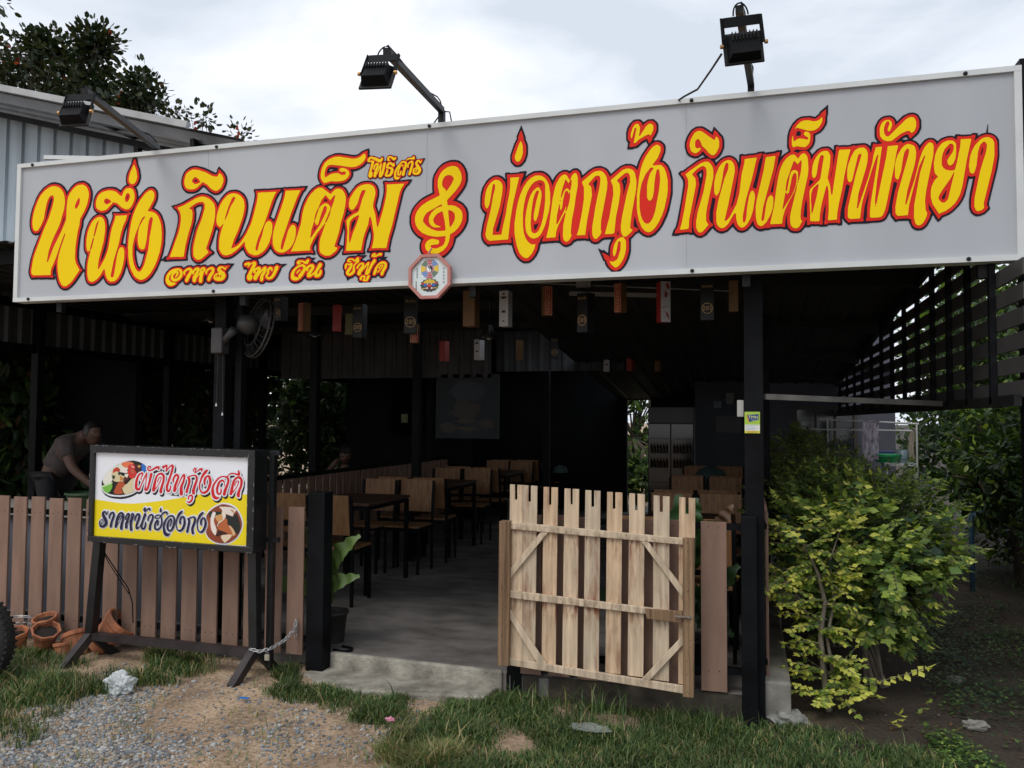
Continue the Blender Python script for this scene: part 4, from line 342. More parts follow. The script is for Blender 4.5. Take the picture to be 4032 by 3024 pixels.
SIGN_BLACK = [[-2146,2387,-10,3,-4,5,-10,0,-6,4,-9,11,0,14,-15,14,-22,-13,-12,-2,-16,-12,-3,1,-6,18,-14,16,-2,8,1,14,-9,16,0,18,6,14,8,8,3,15,14,14,12,4,42,0,10,4,10,1,10,-5,40,0,1,-3,-28,-18,-3,-6,14,-3,8,-6,16,10,16,-2,-9,15,0,8,7,16,-26,4,8,26,4,2,3,6,10,38,2,24,-4,26,-3,2,-19,-56,-10,-58,4,-8,-3,-12,-2,-1,-42,1,-6,3,-98,-1,-1,18,6,10,1,19,-8,-12,-6,-4,-9,-15,-14,-14,-21,-15,-26,-10,-34,0,-24,10,-13,9,-16,20,-6,20,-1,45,-13,-23,2,-20,5,-2,3,-14,1,-10,-4,-1,-20,0,-4,3,-214,-3,-10,2,-29,17,-15,17,-8,15,-2,0,-15,-20,-19,-17,-32,-18,-19,-5,8,-12,3,-16,10,-1,10,-6,14,6,14,0,12,-6,28,2,10,-3,14,9,18,0,16,-8,46,-1,-40,-25,-1,-9,-22,-42,-20,-22,-15,-9,-12,-2,-18,0,-16,5,-6,-6,-12,-7,-22,0,-14,11,-6,-3,-22,0,-8,4,-10,-4,-24,0,-17,11,-6,12,0,28,2,8,12,18,0,4,-11,7,-14,-3,-1,10,-8,12,0,22,13,13,2,6,14,-4,16,4,18,-2,2,3,-24,11,-17,13,-23,36,-56,-39,-22,-10,-18,-4,-34,0,-8,2,-19,11,-12,12,-16,26,-4,16,0,58,4,30,7,26,-10,7,-2,1,-3,-4,-12,-42,-25,-66,14,-16,4,1,5,-5,10,-12,-1,-3,-12,-10,-10,-2,-42,-32,-24,-14,-16,-4,-18,0,-16,4,-16,12,-12,12,-5,9,-6,22,-2,36,4,32,20,80,8,24,26,58,18,56,0,14,-3,3,-10,0,-20,-6,-9,-7,6,-24,-2,-50,-8,-36,-16,-44,-20,-74,-12,-74,4,-6,-3,-16,-174,1,-2,1,0,6,-20,0,-27,-56,-32,-44,-18,-16,-19,-13,-32,-12,-30,0,-14,4,-12,6,-24,18,-14,16,-19,29,-19,45,-15,-49,-23,-39,-20,-20,-20,-10,-10,-2,-36,0,-24,10,-16,16,-14,25,-33,-30,-25,-13,-16,-4,-24,0,-8,2,-21,13,-14,22,-8,34,-1,27,-6,-6,-6,1,-16,-23,-39,-47,-30,-26,-27,-15,-12,-4,-26,0,-27,13,-12,12,-10,14,-12,26,-9,28,-6,36,-2,-28,8,-6,-1,-14,-5,-5,-52,2,-6,2,-56,0,-6,2,-70,0,-11,11,-12,22,-4,14,0,18,12,72,26,74,40,86,-3,3,-12,-4,-14,0,-22,8,-11,11,-12,22,-6,22,-2,36,6,44,12,40,30,68,22,34,35,33,46,24,24,6,30,0,36,-10,16,-8,16,-12,18,-20,12,-21,30,33,24,18,32,12,38,2,16,-4,32,-18,15,-17,16,-38,2,-12,0,-30,-2,-14,-12,-40,-17,-35,-35,-57,-2,-34,-10,-32,-10,-56,-8,-72,0,-44,8,-34,24,-34,5,-12,4,1,6,-6,3,49,10,44,-14,14,-10,26,-2,12,0,56,2,16,12,50,24,48,24,26,9,7,28,13,-23,22,-8,16,-2,12,2,40,12,30,8,12,16,16,27,15,14,4,30,4,46,-2,28,-8,32,-19,21,22,20,10,2,4,-6,12,0,36,2,12,6,16,32,60,-2,8,26,46,5,2,21,-50,2,-6,-2,-6,18,-42,8,-40,0,-16,-6,-24,-11,-19,-18,-15,11,-18,4,-12,5,-34,45,44,23,13,16,4,18,0,14,-4,10,-6,17,-19,6,-16,0,-30,-2,-10,-6,-18,-21,-36,33,-18,18,-18,10,-14,20,-46,8,-40,2,-22,-2,-80,-10,-54,-14,-38,3,-3,24,20,4,1,6,-3,3,1,16,34,40,104,14,52,4,28,0,24,-2,12,-6,14,-16,22,-7,2,-22,28,12,-1,20,6,6,-3,8,5,28,6,108,46,26,6,20,2,44,-10,24,-12,20,-16,28,-33,20,29,20,20,16,12,22,10,12,2,34,0,12,-2,20,-8,24,-16,13,-13,16,-28,6,-30,0,-28,-4,-28,-10,-36,-28,-74,-23,-50,28,33,17,27,20,40,12,36,26,98,4,26,0,22,-6,6,1,18,80,-1,6,-2,72,0,6,2,6,-2,26,0,20,2,6,-2,48,0,6,-2,50,1,44,-2,-15,-28,-5,-5,-5,-1,-20,-34,-54,-134,1,-4,12,-1,20,-11,3,4,6,46,8,34,14,36,16,30,24,32,22,20,29,17,22,5,-13,24,-4,20,0,12,6,32,12,30,19,25,22,16,16,8,38,10,32,0,90,-20,20,0,14,4,20,14,16,5,2,2,28,6,3,-6,2,-20,-3,-4,4,-14,26,-3,38,-16,12,10,10,0,7,-11,-1,-20,13,0,0,18,9,11,6,4,16,0,18,-8,12,0,6,-2,5,-5,0,-16,-13,-12,6,-23,24,24,10,6,20,0,16,14,20,0,12,10,12,0,9,-11,1,-16,10,3,18,-2,12,2,16,-1,-17,-30,-11,-10,11,-20,0,-16,-6,-12,-10,-10,-7,-3,-26,0,-6,2,-8,8,-10,-10,-10,0,-11,7,0,16,7,20,-6,1,-7,-15,-3,-21,-8,-8,-16,-1,-13,-12,-1,-2,4,-1,50,2,22,-2,3,-3,-21,-30,-6,-1,-15,-19,-8,-14,-6,-18,-46,-190,-22,-72,-10,-50,4,-6,-2,-10,-5,-5,-20,4,-12,-1,1,-16,-4,-10,24,-2,-15,-12,12,-7,13,-15,2,-8,-2,-24,-16,-26,-6,-18,-11,-11,-6,-2,-14,0,-18,16,-14,-12,-22,1,-11,-20,1,-14],
[-684,2391,-10,6,-25,25,-10,20,-1,12,-7,2,-29,68,0,2,4,-1,20,-12,2,1,0,6,28,-22,3,34,4,16,10,20,-1,3,-34,1,-10,-3,-24,-18,-20,-2,-20,8,-10,12,-14,0,-8,4,-46,0,-4,-3,-9,-2,-17,-17,-20,-8,-14,0,-12,4,-22,20,-20,2,-82,-2,-3,-3,-6,-32,-14,-28,-14,-18,-15,-13,-14,-8,-24,-2,-10,2,-18,10,-20,20,-17,31,-13,42,-12,1,-6,4,-42,0,-6,-2,-58,0,-6,-4,-8,0,-25,21,-12,20,-4,20,0,20,8,48,14,56,-14,14,-12,22,-2,10,0,52,4,28,8,26,23,37,17,15,25,13,30,0,16,-6,14,-10,10,-11,1,6,-4,6,0,22,3,3,22,0,6,-4,50,0,6,4,36,0,3,-3,-7,-27,20,14,26,12,40,0,16,-4,20,-12,16,-16,16,-27,14,23,20,20,24,10,21,-1,17,-8,8,7,14,6,14,0,8,-2,18,-16,7,-21,3,-2,34,27,24,12,16,4,24,0,30,-14,12,-12,14,-22,48,38,22,8,12,2,24,-2,20,-8,10,-9,11,30,16,32,34,48,-9,20,-2,1,-20,-10,-19,-17,-9,-5,-14,0,-6,-4,-32,1,5,34,-10,18,0,40,6,24,6,12,10,14,17,15,6,2,26,0,7,-3,15,-15,22,12,30,0,19,-17,6,-10,2,-8,0,-28,-2,-10,-10,-22,-13,-16,4,-5,20,0,16,-6,15,-15,6,-10,2,-12,-2,-26,-16,-42,13,-7,19,-21,14,-34,8,-42,0,-68,-2,-18,-16,-78,-12,-34,-22,-46,-17,-25,-23,-23,-23,-11,-20,0,-24,10,-20,19,-6,-4,-5,0,-30,-30,0,-62,-2,-12,-8,-30,-12,-26,-14,-20,-21,-19,-14,-6],
[-2606,2407,-22,10,-9,11,-4,10,0,32,8,20,11,15,19,15,0,22,8,12,17,9,32,0,14,-4,14,10,16,0,14,-10,30,-1,-24,-20,14,-3,8,-6,4,-2,5,7,11,7,20,0,13,-7,8,-12,0,-18,-6,-14,6,-14,0,-18,-6,-16,-10,-12,-17,-9,-32,0,-12,6,-12,-4,-26,0,-12,7,-6,6,-22,-19,-16,-8,-10,-2],
[-3484,2409,-15,7,-22,22,-6,18,0,26,6,20,12,16,23,21,20,10,22,4,38,0,10,-2,18,-12,10,8,18,6,28,0,12,-8,20,8,24,0,10,-4,16,4,12,0,12,-4,6,-6,24,8,20,0,8,-2,14,-11,12,11,16,4,32,-4,18,4,40,-4,8,0,1,-3,-45,-48,5,-14,0,-20,-4,-10,-16,-18,-17,-9,-44,0,-16,4,-12,10,-16,-12,-22,0,-18,16,-3,-9,-17,-15,-24,0,-10,10,-14,-6,-18,0,-20,17,-14,-13,-22,0,-7,3,-10,10,-3,16,-14,-13,-11,-5,-22,-22,-9,-5,-14,-4],
[-1728,2507,-34,16,-21,19,-6,8,-6,12,-4,18,0,22,10,26,-23,15,-23,23,-12,16,-8,16,-8,28,0,44,14,38,14,20,27,27,20,14,24,12,42,17,-3,18,0,56,8,28,20,32,20,20,19,13,10,4,32,8,29,-1,25,-7,23,-19,20,-30,8,-26,2,-14,0,-28,-10,-34,-21,-31,-35,-41,21,-9,21,-15,22,-28,8,-28,0,-40,-2,-12,-14,-32,-15,-21,-22,-22,-21,-15,-4,-20,-12,-32,-12,-18,-23,-23,-26,-16,-24,-8],
[-2053,2524,3,-1,12,5,-14,3],
[800,2533,-14,6,-10,10,-14,35,-46,1,-6,-4,-8,1,-19,28,-3,20,-15,-30,-9,-9,-14,-6,-12,-2,-40,0,-6,-2,-82,2,-4,-3,-8,-1,-20,20,-8,15,-1,-10,2,-8,-2,-14,-3,-3,-16,0,-6,4,-40,0,-6,-6,-30,0,-6,4,-40,2,-4,-5,-22,1,-19,-21,-17,-7,-26,2,-13,7,-13,14,-18,1,-6,4,-56,0,-6,-4,-20,0,-14,-4,-12,0,-18,8,-12,12,-6,11,-23,-24,-21,-9,-14,0,-16,6,-14,14,-8,13,-4,-1,-22,-22,-22,-8,-14,0,-16,6,-13,11,-11,14,-32,-37,-24,-12,-20,2,-12,8,-8,9,-20,1,-6,4,-44,-2,-10,-4,-32,1,-1,4,10,30,5,4,5,10,8,30,18,96,14,90,-2,26,-11,20,-11,14,-2,8,15,11,6,-1,6,3,74,50,26,10,9,1,-9,12,-26,-15,-20,0,-23,11,-9,9,-7,11,-8,32,0,22,6,22,8,18,15,23,8,8,22,12,28,0,14,-6,38,-29,10,26,2,1,45,-55,6,-22,0,-34,-2,-10,-12,-28,-11,-15,-24,-15,8,-12,20,19,20,10,16,4,12,0,21,-9,13,-13,12,-21,1,40,3,3,14,2,8,-4,10,0,6,2,30,0,16,2,6,4,30,0,6,-7,46,3,8,4,26,0,3,-5,-7,-31,13,13,20,12,3,2,-1,6,-6,16,2,56,8,32,18,32,21,21,22,10,38,0,28,-8,19,15,2,8,41,34,-1,-48,-4,-16,0,-26,-4,-12,-14,-24,-13,-13,-26,-13,-1,-28,-4,-16,-8,-16,-15,-16,12,-20,23,24,23,11,30,0,10,-6,14,-15,3,2,-2,8,2,12,3,3,14,0,6,-4,28,0,6,-2,18,0,6,4,60,0,14,-6,14,-12,3,17,3,3,12,0,6,-4,8,1,-11,20,-2,12,0,36,2,12,14,28,13,13,18,8,24,0,10,-4,12,-10,10,-19,26,25,28,12,20,0,16,-8,7,-7,12,-26,0,-40,-13,-27,-12,-12,-8,-5,-8,-10,16,-9,10,-10,6,-11,23,26,17,7,18,-2,9,-5,13,-13,10,10,12,6,22,6,12,0,18,-5,4,10,16,-1,12,-4,40,-1,4,5,12,0,14,-3,-2,-10,2,-1,16,8,18,3,7,38,3,4,-2,-42,12,-3,14,-8,13,-13,8,-18,0,-78,-10,-62,-38,-158,0,-12,5,-14,-3,-6,-20,-20,-21,-9,-18,0,-9,5,-12,12,-8,22,0,40,4,32,15,72,-16,1,-19,-81,-12,-26,-16,-24,-27,-27,-18,-12,-27,-11,-4,-8,-15,-13,-2,1,-13,20,-4,12,-5,2,-7,-20,-16,-30,-14,-14,-9,-5,-8,-2],
[-3710,2558,15,28,15,56,-22,1,-20,10,-16,16,-1,-23,10,-52,12,-30],
[-2289,2622,7,-2,3,6,4,76,-3,19,-3,-1,-1,-9,-25,-79,1,-4],
[-3827,2712,3,0,1,2,2,44,9,64,0,3,-2,-2,-3,-7,-14,-40,-12,-52,1,-6],
[-2256,2806,8,4,-1,4,-5,4],
[-2056,2806,9,24,18,82,2,26,-2,6,0,22,-4,6,1,16,20,1,18,-4,30,0,1,3,-6,8,0,12,-3,1,-12,-8,-28,0,-7,3,-7,8,-12,-11,-12,-2,-8,4,-7,7,-1,4,-1,-4,-9,-7,-14,0,-6,5,-10,-5,-14,0,-11,13,0,22,16,52,-1,6,-2,1,-10,0,-6,3,-16,-17,-33,-17,-27,-7,-14,-1,1,-18,-2,-10,-12,-20,-19,-17,-18,-8,-18,-2,-2,-3,23,-14,12,-16,9,-20,2,-1,36,42,12,10,26,12,26,4,22,0,28,-6,15,-9,16,-16,8,-16,4,-16,0,-30,-14,-56,0,-8],
[-2751,2810,3,-2,5,10,40,110,10,44,-1,3,-7,-9,-3,-4,-4,0,-23,-38,-38,-100,1,-4],
[-3954,2826,23,62,2,16,-6,8,3,15,4,2,22,-4,39,-1,-29,23,-10,8,-10,3,-40,-35,-16,-8,-14,-3,13,-14,12,-24,6,-30],
[-226,2870,3,2,2,16,-1,8,-3,0,-8,-8],
[-622,2872,1,12,-3,1,-2,-3],
[-2371,2964,3,-1,25,19,-17,3,-22,-2,-8,-3],
[-3158,2981,-18,4,-20,10,-14,10,-23,23,-17,11,-5,-1,-29,-25,-14,-6,-22,-4,-34,2,-22,6,-23,21,-10,18,-6,28,2,22,10,32,11,17,12,12,26,14,23,5,27,-1,56,-16,84,-40,7,5,2,4,-2,6,15,22,2,1,43,-41,14,-24,4,-16,0,-18,-6,-24,-10,-20,-18,-20,-21,-13],
[753,2984,13,2,-6,12,-4,-1,-8,-2,-8,-7],
[-1226,3005,-12,6,-19,21,-4,14,0,30,22,62,16,30,-4,8,29,65,25,-69,0,-12,12,-30,2,-12,0,-46,-12,-38,-21,-23,-14,-6],
[-2381,3074,5,-1,30,7,-28,3,-4,-2]]
BOARD = [('F2D80C', [[-3990,838,-1,155,-1,3,0,84,190,-17,21,-1,80,1,88,8,154,21,134,22,95,18,117,18,41,4,43,0,126,-10,22,0,6,-2,1,-1,-12,-299,-1,-2]]),
('0B0A1C', [[-3288,1060,-16,10,-3,5,0,4,5,6,6,2,-2,10,0,9,3,7,7,8,6,3,12,4,0,10,3,18,5,15,17,40,1,9,-1,3,-8,3,-16,-5,3,-9,-2,-27,-10,-29,-5,-26,-2,-4,-5,-5,-5,-3,-10,1,-8,6,-3,8,6,29,9,24,3,9,-2,15,-4,4,-2,-1,-6,-25,-8,-19,-2,-8,0,-15,4,-14,0,-14,-4,-7,-4,-4,-7,-3,-10,0,-7,3,-4,4,-4,7,0,40,-7,-13,-3,-4,-4,-10,-5,-5,-4,-2,-11,0,-6,2,-4,5,-3,6,-1,10,-7,-15,-5,-6,-9,-4,-10,0,-10,4,-5,4,-6,10,-2,14,0,14,2,8,10,21,14,36,8,24,3,14,-1,1,-6,-6,-15,-18,-5,-2,-6,0,-8,8,0,14,-6,-3,-9,0,-3,2,-6,6,-2,5,1,9,4,8,7,6,8,0,14,5,10,0,6,-2,6,-8,15,10,8,2,9,-1,4,-2,6,-6,4,-9,0,-10,-2,-12,-9,-29,8,7,8,4,15,2,9,-6,6,-6,6,-9,13,17,10,4,6,0,7,-4,4,-4,4,-12,1,0,7,5,8,4,32,7,-1,3,-4,1,-4,2,-2,6,2,16,2,4,7,8,7,3,9,1,8,-4,6,-8,7,5,11,4,15,0,5,-2,6,-8,1,-6,13,8,6,1,9,0,5,-2,3,-6,0,-9,-11,-16,16,-2,10,-7,7,-12,3,-9,3,-19,12,14,14,14,22,14,16,4,32,0,10,10,11,7,16,5,14,0,16,-4,1,2,1,7,5,7,6,2,8,-2,4,-4,9,-17,1,-11,-2,-4,13,-12,7,-16,-2,-31,-5,-17,-8,-19,-3,-16,0,-15,-2,-4,-5,-6,-5,-3,-9,-1,-9,6,-5,6,-3,9,0,6,2,9,8,19,-24,-28,-3,-7,-6,-6,-5,-2,-9,0,-6,3,-4,4,-3,6,0,8,20,72,8,14,17,17,-12,4,-12,0,-8,-3,-7,-5,6,-13,2,-20,-6,-19,-14,-39,-4,-19,-3,-6,-5,-5,-5,-3,-10,1,-6,3,-7,7,-6,-5,2,-5,-2,-6,-16,-16,-9,-3,-12,0,-8,2,-10,5,-9,9,-7,16,-5,24,-15,-15,-13,-7,-9,-3,-16,0,-12,6,-12,12,-6,10,-4,15,-1,19,-6,-15,-6,-19,0,-9,2,-8,0,-6,-4,-7,-8,-6,0,-13,0,-6,-7,-15,-11,-11,-9,-5,-4,-2],[-3836,1089,-26,3,-21,4,-27,11,-12,9,-12,13,-8,14,-4,12,-1,6,1,19,3,9,9,17,24,31,19,19,12,10,34,21,24,12,24,10,47,14,37,5,17,0,17,-2,20,-4,22,-7,26,-13,16,-14,12,7,15,1,5,-2,7,-6,2,-6,2,-2,13,8,17,7,17,1,5,-2,5,-5,3,-5,0,-10,-5,-13,-6,-4,-9,0,-9,8,-28,-13,-1,-2,4,-4,2,-5,0,-9,-4,-17,-18,-62,-7,-15,-9,-10,-9,-4,-14,0,-9,6,-3,6,0,12,5,16,2,14,0,8,-16,-33,-7,-18,-7,-7,-4,-2,-4,-2,-14,0,-9,2,-12,-8,-26,-12,-26,-8,-23,-6,-31,-4],[-3491,1112,-5,2,-6,5,-4,10,0,11,8,24,-24,-29,-4,-7,-8,-6,-5,-2,-8,2,-5,3,-7,9,-1,12,5,21,12,41,5,14,6,10,12,12,13,8,15,4,11,0,11,-4,10,-8,5,-10,3,-14,0,-20,-4,-19,-10,-26,-4,-16,1,-13,-3,-7,-4,-4,-7,-3],[-3184,1147,13,5,8,8,11,29,3,11,-3,16,-2,1,-4,-14,0,-14,-1,-8,-6,-9,-4,-2,-8,1,-7,5,-7,21,-5,-14,0,-12,3,-14,4,-6],[-3044,1162,3,6,-3,6,-1,20,-3,3,-4,1,-3,-2,-4,-5,-3,-6,-4,-17,1,0,5,2,8,0,6,-4],[-3404,1166,1,0,5,14,-7,3,-3,3,-5,14,-1,0,-7,-19,7,-1,5,-2,3,-5],[-3024,1204,2,2,0,7,-3,5,-5,3,-9,2,-2,0,12,-9],[-3585,1205,8,36,2,4,-3,2,-4,1,0,-13,-2,-15],[-3213,1220,5,12,11,21,-5,2,-6,6,-3,-2,-19,-12,11,-11]]),
('E6E8EE', [[-3065,838,-31,5,-24,9,-15,8,-13,10,-10,10,-7,10,-7,16,-7,-6,-15,-7,-13,1,-7,4,-16,16,-4,10,-3,15,-3,-5,-4,-11,6,-19,-1,-10,-3,-6,-8,-5,-10,0,-8,6,-3,5,-6,20,-3,-12,-2,-4,-6,-6,-9,-3,-8,4,-4,4,-3,7,4,22,-16,-20,-6,-5,-12,-5,-14,0,-10,4,-9,8,-8,14,-1,0,-7,-13,-16,-14,-1,-7,-8,-12,-8,-7,-8,-4,-6,-1,-7,0,-9,2,-9,5,-5,5,-7,12,-5,24,-1,1,-15,-12,-14,-5,-16,1,-9,5,-6,7,-3,7,-2,6,1,22,-5,-14,0,-24,-3,-5,-6,-6,-5,-2,-5,-1,-6,3,-6,6,-3,5,2,24,5,18,-2,2,-6,-1,-1,-13,-2,-11,-5,-15,-7,-8,-15,-8,-8,0,-7,4,-10,11,-12,-10,-6,-3,-10,0,-3,1,-7,7,-3,6,-1,7,0,12,4,16,-11,6,-3,-9,0,-13,4,-24,0,-6,-2,-7,-7,-6,-5,-2,-8,0,-6,3,-4,4,-3,5,-2,11,-6,-7,-5,-2,-7,-2,-9,4,-5,5,-3,6,-1,19,0,-6,-1,-3,-1,-21,-2,-5,-9,-7,-11,0,-4,2,-6,6,-3,12,0,16,-6,-7,-1,-5,-3,-6,-5,-5,-5,-3,-8,0,-5,3,-6,6,-3,6,6,37,-6,-13,-2,-26,-3,-5,-6,-6,-4,-2,-9,0,-10,7,-2,6,2,19,5,22,-8,2,1,-20,-3,-11,-3,-6,-14,-12,-11,-6,-7,-3,-19,0,-13,7,-7,8,-5,14,0,13,2,8,4,8,9,8,10,6,-5,16,1,15,5,9,8,8,5,3,5,1,10,0,10,-5,8,6,6,0,7,-6,2,-8,7,5,9,4,5,2,11,-2,5,-2,8,-9,3,-6,2,-10,9,12,7,7,7,5,10,5,12,0,10,-5,10,-8,4,-7,12,13,8,3,10,0,10,-6,9,6,9,2,6,-3,10,-9,6,5,7,4,4,1,12,0,8,-3,6,-6,4,-8,2,-13,9,25,-2,6,-4,4,-2,4,0,5,7,16,6,6,6,3,7,0,4,-2,6,-6,11,5,12,0,5,-2,5,-5,3,-5,0,-6,-4,-10,-4,-6,-8,-2,-10,6,-10,-7,4,-8,1,-9,12,12,15,6,12,-1,6,-3,7,-7,16,7,17,2,-5,10,1,14,4,8,9,10,7,1,4,-1,3,-5,5,-21,18,6,6,0,8,-2,6,-4,5,-6,2,-13,13,3,14,0,10,-5,10,-10,12,21,12,14,19,10,7,0,8,-6,2,-4,0,-6,-2,-5,-9,-10,9,-1,7,-3,7,-6,7,-9,6,4,12,6,25,8,17,-1,5,-2,8,-7,1,1,7,13,15,16,18,10,6,0,4,-2,6,-7,1,-8,-2,-3,-10,-11,11,-2,10,18,15,17,30,22,27,14,26,10,11,2,24,0,21,-2,23,-7,20,-10,17,-13,19,-23,15,-28,6,-19,3,-15,0,-12,-3,-15,-5,-17,-13,-26,-13,-19,-21,-18,-32,-18,-17,-6,-31,-4],[-3204,921,2,0,6,5,8,14,0,1,-5,-3,-7,0,-6,4,-7,11,0,-10,3,-13,4,-7],[-3355,923,4,1,7,5,8,14,-7,-3,-7,0,-4,2,-4,4,-5,10,-1,-3,3,-18,2,-6],[-3647,937,7,13,5,15,-7,-13],[-3267,955,9,22,2,6,-2,2,-7,-3,-3,-2,2,-8],[-3183,957,0,15,-1,-4,0,-7],[-3601,964,6,0,-1,9,0,1,-1,0],[-3568,970,4,7,3,8,-4,-6],[-3887,971,1,0,-1,5,-3,-1],[-3467,977,3,1,12,15,-3,7,-1,6,-1,0,-11,-6,-5,-5],[-3293,1073,-16,9,-3,6,0,4,5,6,6,2,-3,10,0,9,4,7,7,8,6,3,12,4,-1,10,4,18,5,15,17,40,2,9,-2,3,-8,2,-16,-4,2,-9,0,-27,-11,-29,-5,-26,-2,-4,-5,-5,-5,-2,-10,0,-8,6,-4,8,7,29,9,24,2,9,-1,15,-4,4,-1,-1,-7,-25,-8,-19,-3,-8,2,-15,2,-14,0,-14,-3,-7,-4,-4,-7,-4,-10,0,-7,4,-4,4,-3,7,-1,39,-7,-12,-3,-4,-4,-10,-5,-5,-4,-2,-11,-1,-6,4,-4,4,-3,6,-1,10,-7,-15,-5,-6,-9,-4,-10,0,-10,4,-5,3,-6,11,-3,14,2,14,2,8,9,21,14,36,8,24,3,14,-1,0,-5,-5,-16,-18,-5,-2,-6,0,-8,8,0,14,-6,-3,-9,0,-3,2,-6,6,-2,5,1,9,4,8,7,6,8,0,14,5,10,1,6,-4,6,-7,15,10,8,2,9,-1,4,-2,6,-6,3,-9,0,-10,-2,-12,-8,-29,8,7,8,4,15,1,9,-4,6,-7,6,-9,13,16,10,5,6,0,7,-3,4,-5,4,-12,1,0,7,5,8,4,32,7,-1,3,-4,1,-3,2,-4,6,3,16,2,4,7,7,7,4,9,1,8,-4,6,-8,7,5,11,4,15,0,5,-2,6,-8,1,-6,13,8,6,2,8,0,6,-4,3,-5,0,-9,-11,-16,16,-2,10,-7,7,-12,3,-9,3,-19,12,14,14,15,22,13,16,5,32,-1,10,10,11,7,16,4,14,0,16,-3,2,2,0,7,5,7,6,3,8,-3,4,-4,9,-17,1,-11,-2,-4,13,-12,6,-16,0,-31,-6,-17,-8,-19,-3,-16,0,-15,-2,-4,-5,-7,-5,-2,-9,0,-9,5,-5,6,-4,9,0,6,3,9,8,19,-24,-28,-3,-7,-6,-6,-5,-3,-9,1,-6,3,-4,4,-3,6,-1,8,21,72,8,14,17,17,-12,3,-12,0,-8,-2,-7,-5,6,-13,1,-20,-5,-19,-14,-39,-4,-19,-3,-6,-5,-5,-5,-2,-10,0,-6,3,-7,7,-6,-5,2,-5,-2,-6,-16,-16,-9,-4,-12,0,-8,3,-10,5,-9,9,-7,16,-5,24,-15,-15,-13,-7,-9,-3,-16,0,-12,6,-12,12,-6,10,-4,15,-1,19,-6,-15,-5,-19,-2,-9,4,-8,-1,-6,-3,-7,-9,-6,1,-13,-2,-6,-6,-15,-11,-11,-9,-5,-4,-2],[-3841,1102,-26,2,-21,5,-27,11,-12,8,-12,14,-8,14,-4,12,-1,6,1,19,3,9,9,17,24,31,19,19,12,10,34,21,24,12,24,10,47,14,37,6,17,0,17,-2,20,-5,22,-7,26,-13,16,-14,12,7,15,1,5,-2,5,-5,4,-7,2,-2,13,8,17,7,17,1,5,-2,5,-5,2,-5,0,-10,-4,-13,-6,-4,-9,0,-9,8,-28,-13,0,-2,3,-4,3,-5,0,-9,-5,-17,-18,-62,-7,-15,-9,-10,-9,-5,-14,1,-5,3,-7,9,0,12,6,16,2,14,-1,8,-16,-33,-7,-18,-7,-7,-4,-2,-4,-1,-14,0,-9,1,-12,-8,-26,-12,-26,-8,-23,-5,-31,-4],[-3496,1125,-5,2,-5,5,-5,10,0,11,8,25,-24,-30,-3,-7,-9,-6,-5,-1,-8,1,-10,7,-2,5,0,12,4,21,12,41,5,14,6,10,12,12,13,8,15,4,11,0,11,-4,9,-8,6,-10,4,-14,-2,-20,-4,-19,-9,-26,-3,-16,0,-13,-3,-7,-4,-4,-7,-4],[-3189,1160,13,5,8,8,11,29,3,11,-3,16,-2,1,-5,-14,0,-14,0,-8,-6,-8,-4,-2,-8,0,-7,5,-7,21,-4,-14,-2,-12,4,-14,4,-6],[-3049,1175,3,6,-4,6,0,20,-3,3,-4,0,-3,-1,-4,-5,-3,-6,-4,-17,1,-1,5,4,8,-1,5,-4],[-3409,1179,1,0,5,14,-7,3,-3,3,-5,14,-1,0,-7,-19,7,-1,5,-3,3,-4],[-3029,1217,1,2,0,7,-2,5,-5,3,-9,2,-2,0,12,-9],[-3590,1218,8,36,2,4,-3,2,-5,1,2,-13,-4,-15],[-3218,1233,5,12,11,21,-5,2,-6,6,-3,-2,-19,-12,11,-11]]),
('14100E', [[-3840,1112,-32,4,-24,6,-13,6,-17,14,-12,18,-4,15,1,17,10,21,24,31,17,18,12,9,34,21,31,15,43,15,34,7,34,3,37,-7,29,-10,18,-11,12,-12,6,-11,0,-12,-6,-17,-16,-28,-29,-42,-15,-20,-13,-12,-15,-11,-14,-7,-19,-7,-37,-9,-31,-4]]),
('e8e6d8', [[-3919,1177,-4,2,-5,5,-4,9,-2,11,4,10,12,17,25,28,21,16,20,9,14,4,7,0,7,-4,2,-3,-2,-3,-30,-18,-10,-10,-2,-9,6,-28,0,-7,-3,-7,-11,-9,-16,-8,-19,-6]]),
('dfe3cf', [[-3846,1248,-14,2,-17,7,-5,7,4,7,20,13,60,29,33,11,15,-1,12,-2,16,-5,5,-3,3,-4,-4,-9,-18,-17,-19,-13,-19,-9,-18,-6,-31,-7]]),
('e8794f', [[-3758,1285,-14,4,-15,8,-8,8,-1,6,7,5,16,5,13,3,20,0,17,-2,16,-4,4,-4,1,-4,-2,-10,-7,-8,-10,-4,-18,-4]]),
('d9c9a0', [[-3832,1196,-7,1,-12,5,-11,11,-6,13,-2,10,2,10,3,3,8,4,35,7,13,0,7,-5,3,-5,4,-9,3,-3,6,-3,24,-6,9,-4,3,-7,-4,-8,-8,-8,-13,-4,-21,-2]]),
('c23a25', [[-3859,1250,-1,6,3,12,5,8,8,5,11,5,8,2,7,-3,7,-4,7,-7,2,-4,-3,-6,-3,-3,-3,-1,-26,0,-19,-10]]),
('f0ddd2', [[-3768,1252,-10,2,-12,5,-4,4,-2,7,0,4,4,5,8,2,10,0,9,0,9,-4,6,-7,5,-9,-1,-5,-3,-2,-10,-2]]),
('cc2f2a', [[-3716,1218,-8,3,-5,3,-11,12,-5,9,-1,6,4,20,-2,20,2,8,9,6,14,3,14,0,5,-1,10,-6,7,-8,-1,-4,-6,-6,-3,-6,1,-3,15,-17,1,-7,-6,-12,-10,-12,-13,-7]]),
('e9a5a0', [[-3708,1286,-12,8,-4,5,2,1,11,-1,14,-6,3,-3,-6,-4]]),
